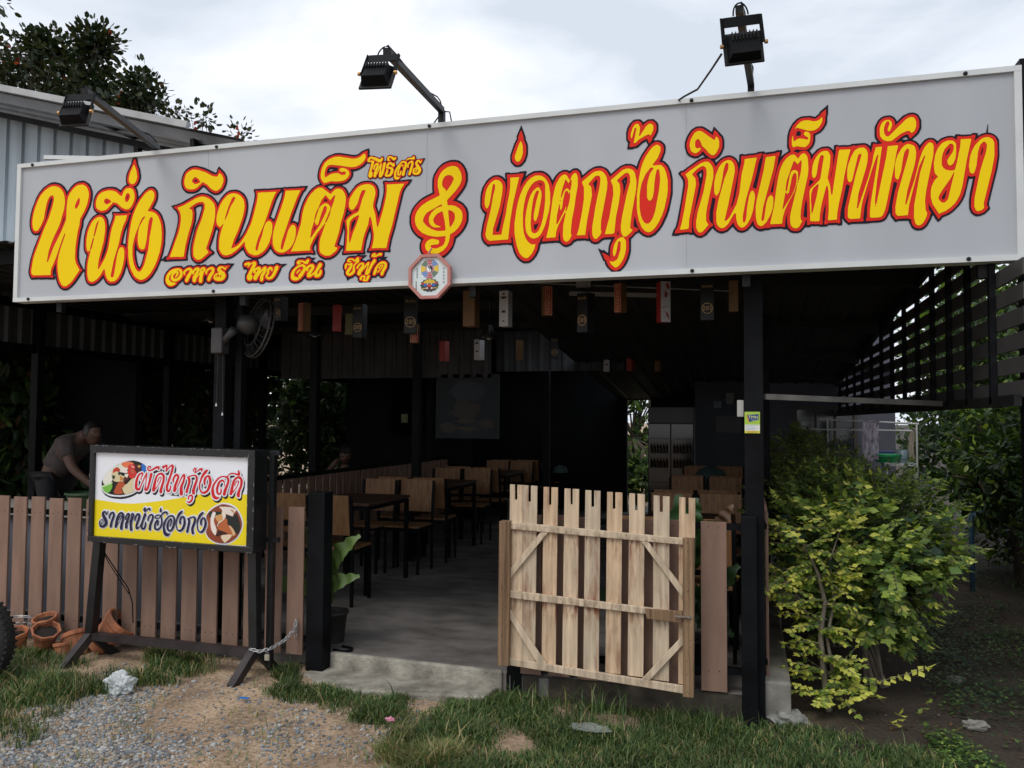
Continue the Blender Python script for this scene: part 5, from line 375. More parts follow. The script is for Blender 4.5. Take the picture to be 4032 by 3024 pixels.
('b9634a', [[-3708,1250,-6,3,-3,4,-5,11,-2,10,1,2,2,0,8,-3,16,-11,3,-10,-2,-5]]),
('4a1d17', [[-3666,1255,-8,5,-8,8,-6,11,-4,13,0,9,1,3,7,4,14,0,9,-1,5,-2,4,-3,6,-13,2,-10,-1,-10,-3,-6,-6,-5,-6,-3]]),
('d2a25a', [[-3664,1288,-7,6,-1,5,6,3,9,2,5,-1,3,-2,-1,-8,-5,-5]]),
('2f6fc4', [[-3614,1263,-21,4,-4,3,-2,4,-1,5,0,36,1,1,9,-3,15,-9,11,-11,3,-6,3,-11,-2,-10,-5,-3]]),
('d8c9a0', [[-3757,1119,-3,1,-8,8,-8,12,-8,19,2,10,9,6,26,10,30,29,12,6,8,3,12,2,5,-1,5,-5,2,-7,-1,-17,-4,-22,-9,-25,-4,-6,-11,-7,-19,-6,-20,-8,-13,-3]]),
('b5502a', [[-3824,1119,-11,2,-7,3,-2,2,-1,4,3,11,13,26,12,20,11,11,7,2,12,-1,13,-6,9,-8,2,-3,0,-5,-9,-11,-14,-12,-2,-6,2,-4,14,-14,0,-3,-7,-4,-12,-3]]),
('5a2416', [[-3763,1181,-4,3,-6,11,-3,11,2,14,3,4,5,3,10,3,10,0,7,0,3,-2,2,-5,-1,-6,-4,-4,-14,-8,-4,-4,-3,-5,-1,-13]]),
('c9843c', [[-3794,1205,-4,1,-2,4,-2,19,4,4,9,-3,9,-7,2,-6,-3,-7,-3,-3]]),
('74b843', [[-3892,1123,-17,6,-12,7,-7,9,-8,14,44,17,20,8,7,0,5,-4,4,-8,-2,-14,-11,-19,-18,-16]]),
('cfe6b0', [[-3935,1158,-3,7,3,3,63,23,13,2,3,-1,0,-4,-10,-7]]),
('2a4030', [[-3854,1212,-3,2,-2,5,-1,7,1,9,2,1,11,0,4,-2,3,-3,-1,-7,-6,-10,-3,-2]]),
('2a4030', [[-3811,1239,-4,5,-1,14,3,2,14,-1,6,-3,0,-4,-2,-4,-9,-9]]),
('e6e0cc', [[-3749,1224,-10,4,-8,9,1,6,10,4,7,1,8,0,2,-1,1,-9,-4,-10,-2,-3]]),
('8a3f25', [[-3063,847,-31,5,-28,11,-20,13,-8,9,-8,11,-4,11,0,8,12,33,1,13,-4,13,-7,15,-3,9,-1,6,3,7,5,8,14,15,21,17,14,9,18,9,26,10,11,3,22,-1,29,-5,20,-7,16,-10,17,-15,16,-23,11,-24,6,-26,-1,-17,-7,-23,-11,-22,-13,-19,-20,-17,-28,-16,-17,-6,-18,-3]]),
('a04a28', [[-3121,907,-8,5,-7,7,-10,17,-3,13,0,12,-3,10,0,7,4,14,6,8,14,8,10,3,12,0,5,-2,4,-5,4,-8,3,-13,2,-26,-4,-18,-11,-22,-10,-10]]),
('1c2420', [[-2946,906,-10,9,-26,35,-6,3,-15,4,-4,2,-4,4,-6,12,-9,28,2,12,4,3,8,0,21,-6,7,-2,6,1,6,3,12,12,4,3,4,-1,4,-4,10,-19,11,-33,3,-23,-5,-21,-4,-11,-7,-11]]),
('1c2a20', [[-3136,996,-3,3,-7,23,2,5,4,4,11,3,26,2,43,0,8,-3,2,-2,-1,-4,-5,-4,-23,-11,-26,-10,-21,-6]]),
('e6d9cc', [[-2979,1011,-66,19,-6,3,-2,3,1,8,-3,5,-16,13,-1,2,4,2,22,0,13,1,38,-1,16,-4,23,-11,2,-3,-20,-23,-2,-3,1,-9]]),
('c98a4a', [[-2973,1031,-8,5,-11,11,-2,4,3,1,12,-3,6,-5,3,-8,0,-5]]),
('ebdfd6', [[-3099,893,-15,15,-11,18,-5,20,-2,19,0,29,7,24,8,14,3,2,6,0,8,-2,4,-7,-2,-9,-9,-24,-1,-6,0,-11,8,-21,8,-14,4,-10,0,-12,-3,-16,-3,-8]]),
('d09a5c', [[-3077,971,-8,7,-5,7,-8,14,-1,8,6,5,7,3,21,5,9,2,8,-5,4,-8,0,-11,-7,-12,-7,-8,-9,-6]]),
('ead9c6', [[-3082,942,-2,5,0,6,6,15,8,8,20,10,5,6,-1,10,-10,28,5,4,10,0,9,-4,4,-6,2,-4,0,-13,-2,-4,-4,-7,-7,-8,-34,-24,-5,-8]]),
('b86236', [[-2979,893,-44,18,-32,7,-11,6,-10,8,-4,6,0,5,3,6,17,22,15,13,4,4,12,7,7,1,3,-1,4,-5,3,-28,5,-8,21,-13,15,-13,11,-12,4,-9,-5,-8,-10,-6]]),
('d8b080', [[-2972,895,-3,5,-9,25,-21,30,1,1,4,0,7,-2,8,-6,11,-10,11,-15,5,-9,2,-6,-3,-6,-6,-6]]),
('3a1a12', [[-3090,888,-2,4,3,7,9,16,8,9,5,2,8,-2,35,-10,11,-4,2,-3,-2,-2,-35,-6,-34,-11]]),
('e6cfae', [[-3030,851,-20,21,-5,10,-1,8,3,4,8,3,39,5,22,0,3,-3,0,-4,-6,-10,-8,-9,-27,-21]]),
('E6E8EE', [[-3293,1073,-16,9,-3,6,0,4,5,6,6,2,-3,10,0,9,4,7,7,8,6,3,12,4,-1,10,4,18,5,15,17,40,2,9,-2,3,-8,2,-16,-4,2,-9,0,-27,-11,-29,-5,-26,-2,-4,-5,-5,-5,-2,-10,0,-8,6,-4,8,7,29,9,24,2,9,-1,15,-4,4,-1,-1,-7,-25,-8,-19,-3,-8,2,-15,2,-14,0,-14,-3,-7,-4,-4,-7,-4,-10,0,-7,4,-4,4,-3,7,-1,39,-7,-12,-3,-4,-4,-10,-5,-5,-4,-2,-11,-1,-6,4,-4,4,-3,6,-1,10,-7,-15,-5,-6,-9,-4,-10,0,-10,4,-5,3,-6,11,-3,14,2,14,2,8,9,21,14,36,8,24,3,14,-1,0,-5,-5,-16,-18,-5,-2,-6,0,-8,8,0,14,-6,-3,-9,0,-3,2,-6,6,-2,5,1,9,4,8,7,6,8,0,14,5,10,1,6,-4,6,-7,15,10,8,2,9,-1,4,-2,6,-6,3,-9,0,-10,-2,-12,-8,-29,8,7,8,4,15,1,9,-4,6,-7,6,-9,13,16,10,5,6,0,7,-3,4,-5,4,-12,1,0,7,5,8,4,32,7,-1,3,-4,1,-3,2,-4,6,3,16,2,4,7,7,7,4,9,1,8,-4,6,-8,7,5,11,4,15,0,5,-2,6,-8,1,-6,13,8,6,2,8,0,6,-4,3,-5,0,-9,-11,-16,16,-2,10,-7,7,-12,3,-9,3,-19,12,14,14,15,22,13,16,5,32,-1,10,10,11,7,16,4,14,0,16,-3,2,2,0,7,5,7,6,3,8,-3,4,-4,9,-17,1,-11,-2,-4,13,-12,6,-16,0,-31,-6,-17,-8,-19,-3,-16,0,-15,-2,-4,-5,-7,-5,-2,-9,0,-9,5,-5,6,-4,9,0,6,3,9,8,19,-24,-28,-3,-7,-6,-6,-5,-3,-9,1,-6,3,-4,4,-3,6,-1,8,21,72,8,14,17,17,-12,3,-12,0,-8,-2,-7,-5,6,-13,1,-20,-5,-19,-14,-39,-4,-19,-3,-6,-5,-5,-5,-2,-10,0,-6,3,-7,7,-6,-5,2,-5,-2,-6,-16,-16,-9,-4,-12,0,-8,3,-10,5,-9,9,-7,16,-5,24,-15,-15,-13,-7,-9,-3,-16,0,-12,6,-12,12,-6,10,-4,15,-1,19,-6,-15,-5,-19,-2,-9,4,-8,-1,-6,-3,-7,-9,-6,1,-13,-2,-6,-6,-15,-11,-11,-9,-5,-4,-2],[-3496,1125,-5,2,-5,5,-5,10,0,11,8,25,-24,-30,-3,-7,-9,-6,-5,-1,-8,1,-10,7,-2,5,0,12,4,21,12,41,5,14,6,10,12,12,13,8,15,4,11,0,11,-4,9,-8,6,-10,4,-14,-2,-20,-4,-19,-9,-26,-3,-16,0,-13,-3,-7,-4,-4,-7,-4],[-3610,1137,-10,7,-2,6,0,11,5,15,1,7,1,16,-16,-33,-7,-18,-7,-7,-8,-3,-19,1,-8,3,-7,6,-5,9,-2,5,0,28,4,19,5,16,12,22,9,9,14,8,18,4,10,-4,4,-4,3,-6,4,7,4,4,8,3,-5,9,-2,12,5,10,8,7,10,3,9,0,6,-2,7,-7,3,-7,1,0,13,8,11,5,12,3,12,0,4,-2,5,-5,2,-5,0,-10,-4,-13,-6,-4,-9,0,-9,8,-28,-13,0,-2,5,-8,1,-10,-17,-61,-8,-23,-7,-13,-7,-7,-9,-5],[-3189,1160,13,5,8,8,11,29,3,11,-3,16,-2,1,-5,-14,0,-14,0,-8,-6,-8,-4,-2,-8,0,-7,5,-7,21,-4,-14,-2,-12,4,-14,4,-6],[-3657,1171,1,0,14,29,-7,6,-3,5,0,8,-1,-2,-4,-18,-1,-21],[-3049,1175,3,6,-4,6,0,20,-3,3,-4,0,-3,-1,-4,-5,-3,-6,-4,-17,1,-1,5,4,8,-1,5,-4],[-3409,1179,1,0,5,14,-7,3,-3,3,-5,14,-1,0,-7,-19,7,-1,5,-3,3,-4],[-3029,1217,1,2,0,7,-2,5,-5,3,-9,2,-2,0,12,-9],[-3590,1218,8,36,2,4,-3,2,-5,1,2,-13,-4,-15],[-3218,1233,5,12,11,21,-5,2,-6,6,-3,-2,-19,-12,11,-11]]),
('D01020', [[-3291,1080,-13,8,0,3,3,1,13,-2,7,4,7,7,2,4,2,8,0,6,-2,4,-8,-1,-5,-6,-1,-4,0,-7,-2,-4,-4,0,-2,2,-2,7,0,7,2,5,6,6,11,6,6,0,7,-2,5,-5,3,-10,-1,-11,-5,-13,-9,-8,-7,-4,-4,-2],[-3099,1108,-12,4,-10,9,-6,14,-3,15,-2,12,3,18,7,17,10,15,21,24,20,12,16,4,22,0,11,-1,12,13,8,5,10,3,16,1,20,-4,7,1,2,2,-3,11,3,4,3,1,5,-2,8,-16,0,-8,-4,-5,-7,-3,-34,10,-11,0,-10,-2,-9,-4,-9,-9,8,-11,3,-11,0,-9,-3,-10,-17,-48,-4,-19,-2,-5,-5,-3,-6,-1,-5,3,-3,4,-1,5,6,23,18,36,5,13,1,12,-4,8,-9,5,-8,3,-14,0,-10,-4,-6,-3,-11,-9,-18,-21,-8,-15,-4,-11,0,-16,7,-27,3,-6,6,-4,11,-4,16,1,-5,-8,-9,-7,-7,-2],[-3347,1124,-5,3,-4,6,0,35,4,16,16,32,6,18,0,9,-15,-20,-31,-61,-4,-2,0,-7,-3,-5,-5,-4,-8,0,-5,4,-3,5,2,14,2,13,3,8,20,42,1,10,-2,3,-3,0,-8,-7,-8,-16,-1,-15,-2,-3,-3,-2,-4,3,-3,10,-2,6,3,9,10,18,7,7,9,4,9,0,6,-3,6,-8,3,-6,-1,-9,-19,-50,-1,-5,0,-11,21,50,9,18,9,14,6,8,7,3,7,-2,3,-3,2,-6,0,-11,-3,-16,-5,-17,-8,-19,-2,-8,0,-11,4,-22,-1,-11,-4,-6,-5,-2],[-2943,1125,-6,4,-3,4,-2,9,2,9,20,46,2,15,0,12,-2,9,-7,5,-9,0,-5,-2,-10,-10,-6,-11,-2,-8,-7,-41,1,-2,1,0,15,18,9,14,4,10,2,13,-1,1,-4,0,-10,-11,-3,-16,-2,-1,-2,0,-2,2,0,15,8,11,8,6,11,1,3,-2,2,-3,0,-8,-2,-7,-6,-13,-13,-20,-18,-22,-4,-2,-2,-7,-4,-5,-3,-2,-5,0,-5,2,-4,6,0,4,14,53,6,19,4,8,14,16,7,4,17,6,10,-2,6,-3,6,-5,5,-9,3,-8,0,-19,-4,-17,-9,-21,-3,-10,-3,-19,1,-8,-2,-4,-5,-4],[-3494,1132,-4,2,-5,6,-1,10,18,51,4,15,0,19,-6,11,-8,2,-6,0,-8,-4,-8,-8,-6,-16,-8,-54,1,0,13,15,10,15,8,15,4,10,0,7,-2,2,-3,-2,-4,-4,-6,-12,-3,-12,-2,-2,-3,2,-1,12,2,4,10,16,8,4,8,-1,4,-5,-2,-11,-5,-13,-9,-16,-18,-25,-11,-12,-3,-7,-2,-2,-8,-4,-6,3,-5,6,-1,8,10,40,8,25,9,19,10,10,11,7,15,4,12,-1,8,-5,6,-7,5,-11,0,-15,-3,-20,-11,-34,-4,-20,1,-8,-4,-7,-4,-2],[-3255,1132,-6,3,-5,5,-2,10,0,7,6,20,16,37,4,13,-1,12,-6,5,-11,2,-28,-8,6,-5,2,-5,2,-5,0,-16,-3,-12,-9,-24,-5,-26,-6,-6,-7,0,-5,5,-1,4,1,5,5,20,9,24,3,9,-2,19,-8,10,0,1,7,6,9,5,35,8,15,-2,4,-2,6,-6,3,-7,1,-12,-2,-10,-16,-49,-2,-19,2,-9,-3,-5,-4,-2],[-3077,1135,-9,4,-7,7,-2,3,-3,13,0,14,4,15,8,19,10,12,7,4,9,4,9,0,10,-6,4,-7,1,-15,-2,-13,-1,-1,-3,0,0,15,0,5,-2,5,-7,4,-6,1,-8,-4,-6,-8,-7,-21,-4,-20,1,-9,6,-9,2,0,3,2,2,6,2,19,3,2,4,0,2,-2,1,-17,-1,-7,-3,-7,-6,-5,-7,-3],[-3190,1139,-11,5,-9,10,-5,8,-5,15,0,18,4,18,10,30,9,17,9,13,11,10,7,4,11,1,3,-3,0,-4,-8,-12,-20,-21,-13,-20,-11,-30,0,-7,0,-15,3,-8,4,-7,6,-6,4,-2,4,-1,7,3,8,4,8,6,6,12,8,23,2,11,-1,12,-6,18,-2,1,-2,0,-6,-8,-4,-10,-3,-14,1,-14,-4,-5,-7,1,-2,3,-3,11,-1,11,3,13,5,11,11,9,10,4,9,1,6,-3,4,-3,4,-6,5,-13,3,-11,0,-14,-7,-22,-9,-19,-5,-7,-9,-9,-11,-6,-10,-4],[-3440,1142,-8,3,-4,3,-4,7,-2,13,0,11,29,74,10,35,1,11,-1,1,-5,-1,-5,-4,-25,-28,-5,-1,-3,3,0,6,5,24,-7,-4,-8,-7,-5,-3,-6,1,-5,7,4,11,3,3,5,-2,14,6,9,1,5,-3,2,-9,-3,-11,1,-1,16,17,13,8,6,1,6,-2,4,-4,3,-7,-2,-13,-4,-18,-27,-73,-7,-26,0,-12,2,-2,3,0,8,15,0,10,2,3,3,1,4,-2,2,-13,-5,-16,-6,-10,-7,-3],[-3608,1144,-7,7,-1,8,6,15,2,7,2,51,-10,-17,-17,-35,-10,-26,-5,-6,-7,-4,-10,0,-11,4,-7,7,-3,9,0,24,3,19,5,16,11,20,11,10,17,7,5,1,5,-1,5,-4,2,-5,-2,-5,-3,-8,-7,-10,-4,-18,-3,-2,-3,3,0,8,1,8,7,15,2,9,-11,-6,-7,-7,-4,-7,-6,-17,-3,-20,1,-26,2,-5,3,-1,5,1,7,9,8,16,3,8,12,23,1,3,5,8,13,27,4,3,5,-1,2,-3,0,-6,-2,-15,-4,-39,-2,-34,2,-2,5,9,5,14,15,69,2,4,5,4,6,-1,5,-4,1,-3,0,-6,-16,-60,-8,-23,-6,-11,-5,-5,-7,-3],[-3251,1263,-2,2,0,5,5,13,1,6,-6,-4,-4,-11,-2,-2,-4,0,-1,3,2,12,6,7,5,3,5,1,5,-2,3,-3,2,-7,-6,-13,9,5,14,14,10,4,10,0,5,-3,2,-4,-1,-4,-5,-11,-2,-1,-4,1,-1,2,-1,7,-2,0,-9,-3,-26,-16],[-3581,1267,-9,4,-7,7,-1,10,3,7,3,3,6,3,10,1,4,-1,5,-5,1,-4,-2,-5,-7,-6,-3,0,-2,4,5,7,-1,2,-5,-1,-5,-3,-2,-7,8,-6,5,0,15,6,24,14,11,4,13,1,5,-2,3,-5,0,-6,-4,-11,-3,-2,-4,1,-3,4,0,5,-2,2,-11,-4,-18,-9,-13,-5,-13,-4]]),
('150A3C', [[-3444,872,-8,2,-8,4,-4,6,-4,9,-4,23,0,13,6,29,7,14,7,9,17,15,10,5,10,3,10,0,6,-2,8,-6,6,-12,3,-12,-1,-18,-3,-11,-3,-11,-9,-18,-9,-9,-9,-5,-8,0,-7,3,-9,7,-6,14,0,15,5,15,7,15,13,13,7,2,7,-4,3,-7,-1,-8,-2,-10,-10,-24,-4,0,-2,3,8,26,1,13,-3,-1,-6,-7,-8,-23,0,-16,1,-5,6,-7,6,-2,4,3,4,7,7,14,5,18,2,13,0,11,-6,11,-5,4,-10,1,-11,-5,-11,-9,-6,-9,-6,-13,-7,-21,0,-14,8,-21,5,-7,7,-3,7,-2,15,3,1,-1,-8,-11,-5,-5,-6,-3],[-3258,891,-5,5,-5,21,0,6,2,10,16,42,2,13,-3,4,-8,1,-22,-8,5,-7,2,-8,-14,-66,-3,-4,-4,-2,-6,2,-3,6,2,7,7,30,5,26,-2,6,-5,9,0,2,14,8,15,5,10,3,12,0,4,-2,4,-3,3,-5,1,-16,-3,-12,-6,-14,-9,-25,1,-8,5,-15,-1,-6,-5,-5],[-3708,892,-6,4,-2,9,-2,32,2,10,0,4,-8,-11,-2,-5,-2,-2,-1,2,18,35,3,8,0,8,-2,9,3,6,3,3,8,4,4,-2,5,-4,3,-7,0,-5,-5,-11,-7,-20,-4,-15,0,-17,4,-27,-1,-3,-4,-4],[-3783,896,-5,4,-2,15,5,23,9,25,1,13,-13,-24,-20,-27,-3,-1,-2,-10,-4,-6,-8,-1,-5,3,-1,4,5,30,7,29,7,14,11,15,11,6,12,2,8,-4,6,-5,5,-9,2,-11,-3,-16,-9,-33,-1,-29,-6,-7],[-3568,901,-4,1,-4,6,2,26,8,19,13,29,1,9,-3,4,-4,1,-6,-3,-3,-3,-7,-14,-1,-4,0,-10,-3,-4,-4,0,-2,2,-3,13,7,16,5,7,8,7,10,3,5,0,8,-4,5,-8,2,-5,-2,-10,-18,-46,-1,-26,-4,-5],[-3201,902,-9,3,-11,10,-4,8,-3,13,-1,28,1,14,6,18,7,14,12,14,13,7,5,1,4,-3,0,-5,-18,-19,-15,-22,-5,-12,-2,-13,1,-24,7,-15,4,-4,8,-3,11,8,8,13,6,16,2,15,0,10,-4,12,-4,4,-2,0,-5,-8,-3,-12,0,-21,-2,-2,-5,0,-4,5,-3,11,1,12,4,11,11,12,5,2,7,0,7,-4,7,-8,6,-22,0,-10,-3,-12,-10,-23,-12,-14,-8,-4],[-3622,903,-5,3,-4,5,-4,14,-16,-15,-9,-6,-7,0,-6,8,-1,7,1,15,9,26,11,25,-1,9,-6,0,-6,-8,-6,-14,-3,-16,-6,-1,-3,4,1,15,5,13,8,13,5,4,6,2,9,0,8,-4,3,-7,1,-6,0,-9,-17,-40,-3,-10,-1,-14,9,5,8,7,4,7,9,20,17,50,6,5,4,-1,4,-3,2,-4,0,-5,-19,-43,-7,-24,0,-7,3,-8,4,1,4,3,3,9,5,24,3,4,4,-1,2,-3,0,-14,-2,-12,-3,-10,-4,-6,-10,-6],[-3520,904,-12,6,-3,5,-3,9,2,18,7,18,6,6,8,4,10,-1,4,-4,0,-6,-5,-22,-1,-3,-4,-2,-4,3,0,21,-3,-1,-5,-13,-1,-7,1,-15,3,-3,7,-1,11,5,9,10,6,16,1,15,-2,23,-2,2,-12,-9,-7,-3,-6,-1,-12,2,-5,5,-1,5,3,9,7,5,12,4,10,0,11,-4,13,16,14,8,9,2,10,-2,4,-3,2,-4,0,-7,-6,-11,-2,0,-1,3,-1,10,-4,2,-6,0,-14,-7,-11,-12,6,-13,3,-17,0,-18,-5,-14,-7,-13,-11,-10,-10,-5],[-3355,904,-11,6,-5,6,-5,12,-4,19,1,19,4,22,7,18,8,12,7,7,16,9,5,-1,2,-3,-1,-5,-19,-20,-14,-21,-5,-13,-3,-13,0,-13,3,-12,3,-8,4,-7,5,-3,6,0,7,4,6,5,6,9,5,11,3,11,0,26,-3,8,-3,3,-2,0,-3,-3,-4,-7,-3,-8,1,-23,-3,-3,-5,0,-3,4,-4,9,2,18,5,11,9,9,6,3,8,0,9,-4,5,-9,2,-9,2,-24,-3,-14,-4,-11,-7,-12,-12,-11,-6,-3,-4,-1],[-3932,905,-10,5,-4,5,-4,12,0,9,2,8,4,6,8,7,8,3,8,-4,5,-8,1,-6,-4,-11,-6,-5,-8,2,-3,3,0,4,6,10,2,-2,-3,-8,0,-2,6,-1,3,5,1,6,-1,5,-4,4,-4,2,-7,-4,-4,-7,-2,-9,3,-5,5,-5,10,-4,5,1,4,2,7,6,2,6,-1,9,-15,22,-6,12,-2,8,1,11,3,7,10,7,11,1,6,-4,5,-11,8,14,2,2,2,0,2,-2,0,-3,-11,-24,-5,0,-2,2,-1,4,-7,12,-4,-1,-2,-2,0,-8,20,-27,6,-11,2,-10,0,-7,-3,-11,-2,-3,-14,-12,-13,-6],[-3862,906,-5,4,-1,4,4,24,2,8,15,35,3,7,0,5,-2,3,-2,2,-10,-6,-8,-14,-1,-14,-4,-3,-5,3,-2,11,0,5,7,13,5,8,6,4,11,4,8,-1,3,-2,5,-5,3,-9,0,-6,-4,-13,-14,-34,-3,-27,-4,-5],[-3746,906,-4,3,-2,5,0,23,4,10,17,36,2,9,-1,2,-2,-1,-6,-9,-4,-9,-2,-13,-3,-3,-4,1,-1,2,1,18,9,18,8,7,4,1,8,-1,3,-3,3,-7,0,-9,-3,-9,-10,-26,-5,-17,2,-20,-4,-7,-6,-2],[-3809,934,1,0,8,9,9,12,10,24,0,2,-3,2,-6,-6,-4,-9,-2,-10,-2,-2,-2,1,-2,2,2,13,2,5,5,7,7,5,7,-1,4,-3,-1,6,-6,5,-8,-2,-6,-6,-8,-22],[-3520,982,10,0,5,2,10,8,-1,2,-3,2,-12,0,-10,-4,-3,-3,0,-4,1,-2],[-3699,985,1,-1,2,3,2,5,-1,4,-3,1,-2,-2],[-3610,1013,-3,3,0,6,-4,0,-3,4,6,15,8,5,6,-4,0,-5,-3,-11,8,5,8,7,9,4,7,0,3,-1,3,-4,1,-3,-4,-10,-3,-2,-2,1,-2,9,-2,0,-8,-4,-21,-15],[-3494,1017,-3,2,-2,4,0,5,4,12,7,7,1,0,3,-11,2,-13,-4,-5]])]
GATE = {'planks': [[(-1.292, 1.236), (-1.217, 1.234), (-1.216, 0.259), (-1.296, 0.261)], [(-1.215, 1.234), (-1.134, 1.231), (-1.143, 0.254), (-1.215, 0.259)], [(-1.097, 1.227), (-1.016, 1.226), (-1.025, 0.253), (-1.104, 0.255)], [(-0.977, 1.222), (-0.896, 1.22), (-0.904, 0.246), (-0.987, 0.248)], [(-0.86, 1.216), (-0.777, 1.214), (-0.785, 0.236), (-0.869, 0.238)], [(-0.739, 1.21), (-0.656, 1.208), (-0.666, 0.233), (-0.748, 0.236)], [(-0.618, 1.206), (-0.535, 1.203), (-0.544, 0.228), (-0.627, 0.231)], [(-0.487, 1.199), (-0.403, 1.195), (-0.408, 0.218), (-0.493, 0.222)], [(-0.352, 1.194), (-0.268, 1.19), (-0.277, 0.209), (-0.359, 0.212)]], 'slots': [[(-1.265, 1.234), (-1.249, 1.235), (-1.249, 1.152), (-1.264, 1.151)], [(-1.185, 1.233), (-1.17, 1.233), (-1.17, 1.144), (-1.185, 1.143)], [(-1.066, 1.225), (-1.052, 1.226), (-1.052, 1.13), (-1.066, 1.129)], [(-0.944, 1.221), (-0.931, 1.221), (-0.931, 1.135), (-0.943, 1.135)], [(-0.827, 1.214), (-0.811, 1.215), (-0.811, 1.127), (-0.827, 1.126)], [(-0.709, 1.208), (-0.694, 1.209), (-0.694, 1.12), (-0.709, 1.119)], [(-0.588, 1.204), (-0.573, 1.205), (-0.573, 1.116), (-0.588, 1.116)], [(-0.455, 1.197), (-0.438, 1.198), (-0.438, 1.112), (-0.455, 1.111)], [(-0.319, 1.193), (-0.302, 1.194), (-0.302, 1.106), (-0.319, 1.106)]], 'rail': [[(-1.286, 1.028), (-0.331, 0.979), (-0.331, 0.944), (-1.286, 0.988)], [(-1.287, 0.647), (-0.332, 0.592), (-0.332, 0.558), (-1.288, 0.605)], [(-1.288, 0.273), (-0.332, 0.207), (-0.332, 0.167), (-1.29, 0.233)]], 'post': [[(-1.341, 1.033), (-1.279, 1.034), (-1.282, 0.235), (-1.346, 0.232)], [(-0.33, 0.982), (-0.27, 0.982), (-0.277, 0.159), (-0.332, 0.159)]], 'brace': [[(-1.108, 0.978), (-1.068, 0.975), (-1.285, 0.709), (-1.285, 0.767)], [(-0.552, 0.953), (-0.514, 0.951), (-0.332, 0.718), (-0.334, 0.666)], [(-1.292, 0.552), (-1.286, 0.491), (-1.125, 0.257), (-1.073, 0.258)], [(-0.333, 0.47), (-0.333, 0.42), (-0.507, 0.219), (-0.551, 0.221)]], 'latch_block': [[(-0.529, 0.599), (-0.333, 0.6), (-0.333, 0.537), (-0.521, 0.548)]], 'latch': [(-0.372, 0.585), (-0.28, 0.572)]}
# ============================================================ the setting
def make_ground():
    xs = np.concatenate([[-400, -120, -50, -25, -14], np.arange(-9, 5.01, .09), [8, 14, 25, 50, 120, 400]])
    ys = np.concatenate([[-60, -20, -9, -6], np.arange(-4.4, 3.01, .09), [4, 6, 9, 14, 25, 60, 200, 600]])
    vs = [(x, y, gz(x, y) if (-9 <= x <= 5 and -4.4 <= y <= 3) else (0.0 if y < 9 else -.1)) for y in ys for x in xs]
    nx = len(xs); fs = [(j*nx+i, j*nx+i+1, (j+1)*nx+i+1, (j+1)*nx+i) for j in range(len(ys)-1) for i in range(nx-1)]
    m = mat('dirt', (.50, .36, .24), .95, .12, 3.5, .9, 60, col2=(.26, .18, .12)); n = m.node_tree.nodes; l = m.node_tree.links
    b = n['Principled BSDF']; ramp = b.inputs['Base Color'].links[0].from_node
    # ground colour darkens to the right, under the trees and hedge; pale sand patches on the lot
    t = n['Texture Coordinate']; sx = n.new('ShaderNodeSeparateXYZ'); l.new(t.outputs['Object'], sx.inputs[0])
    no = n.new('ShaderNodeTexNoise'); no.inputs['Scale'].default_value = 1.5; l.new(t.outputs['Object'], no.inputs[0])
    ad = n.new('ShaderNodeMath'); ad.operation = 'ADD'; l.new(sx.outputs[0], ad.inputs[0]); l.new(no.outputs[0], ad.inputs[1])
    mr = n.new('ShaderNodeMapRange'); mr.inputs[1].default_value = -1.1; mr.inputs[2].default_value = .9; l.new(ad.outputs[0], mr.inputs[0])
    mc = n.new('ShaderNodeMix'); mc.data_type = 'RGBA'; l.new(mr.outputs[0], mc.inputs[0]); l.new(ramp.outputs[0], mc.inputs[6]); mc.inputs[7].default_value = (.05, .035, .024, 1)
    fn = n.new('ShaderNodeTexNoise'); fn.inputs['Scale'].default_value = 45; fn.inputs['Detail'].default_value = 8; l.new(t.outputs['Object'], fn.inputs[0])
    m2 = n.new('ShaderNodeMix'); m2.data_type = 'RGBA'; m2.blend_type = 'MULTIPLY'; m2.inputs[0].default_value = .55
    cr2 = n.new('ShaderNodeValToRGB'); cr2.color_ramp.elements[0].position = .35; cr2.color_ramp.elements[0].color = (.22, .2, .18, 1); cr2.color_ramp.elements[1].position = .6; cr2.color_ramp.elements[1].color = (1.0, 1.0, 1.0, 1)
    l.new(fn.outputs[0], cr2.inputs[0]); l.new(mc.outputs[2], m2.inputs[6]); l.new(cr2.outputs[0], m2.inputs[7]); l.new(m2.outputs[2], b.inputs['Base Color'])
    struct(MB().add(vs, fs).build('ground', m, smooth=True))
make_ground()
# concrete floor slab, step, side kerb
def rough_slab(name, pts, z0, z1, m, jag=.012, seg=.12):
    P = []
    for i, p in enumerate(pts):
        q = pts[(i+1) % len(pts)]; d = math.dist(p, q); n = max(1, int(min(d/seg, 60)))
        for k in range(n):
            t = k/n; P.append((p[0]+(q[0]-p[0])*t+rnd.uniform(-jag, jag), p[1]+(q[1]-p[1])*t+rnd.uniform(-jag, jag)))
    n = len(P); mb = MB(); vs = [(x, y, z0) for x, y in P]+[(x, y, z1) for x, y in P]
    mb.add(vs, [tuple(range(n, 2*n))]+[(i, (i+1) % n, (i+1) % n+n, i+n) for i in range(n)]); return struct(mb.build(name, m, bevel=.012))
rough_slab('floor_slab', [(-2.5, .10), (-1.36, .04), (-1.34, .01), (.03, .02), (.03, 9.4), (-9.5, 9.4), (-9.5, .10)], -.2, .15, FLOORM)
rough_slab('step_slab', [(-2.60, -.10), (-2.28, -.29), (-2.0, -.25), (-1.43, -.17), (-1.36, .2), (-2.55, .2)], -.1, .062, CONC, .014, .07)
rough_slab('floor_edge', [(-2.5, .072), (-1.37, .015), (-1.37, .055), (-2.5, .115)], .0, .1535, CONC, .006, .04)
struct(MB().box((-1.34, .004, -.1), (.03, .012, .148)).build('plinth_face', mat('muddy_plinth', (.06, .048, .035), .9, .3, 9, .5, 40)))
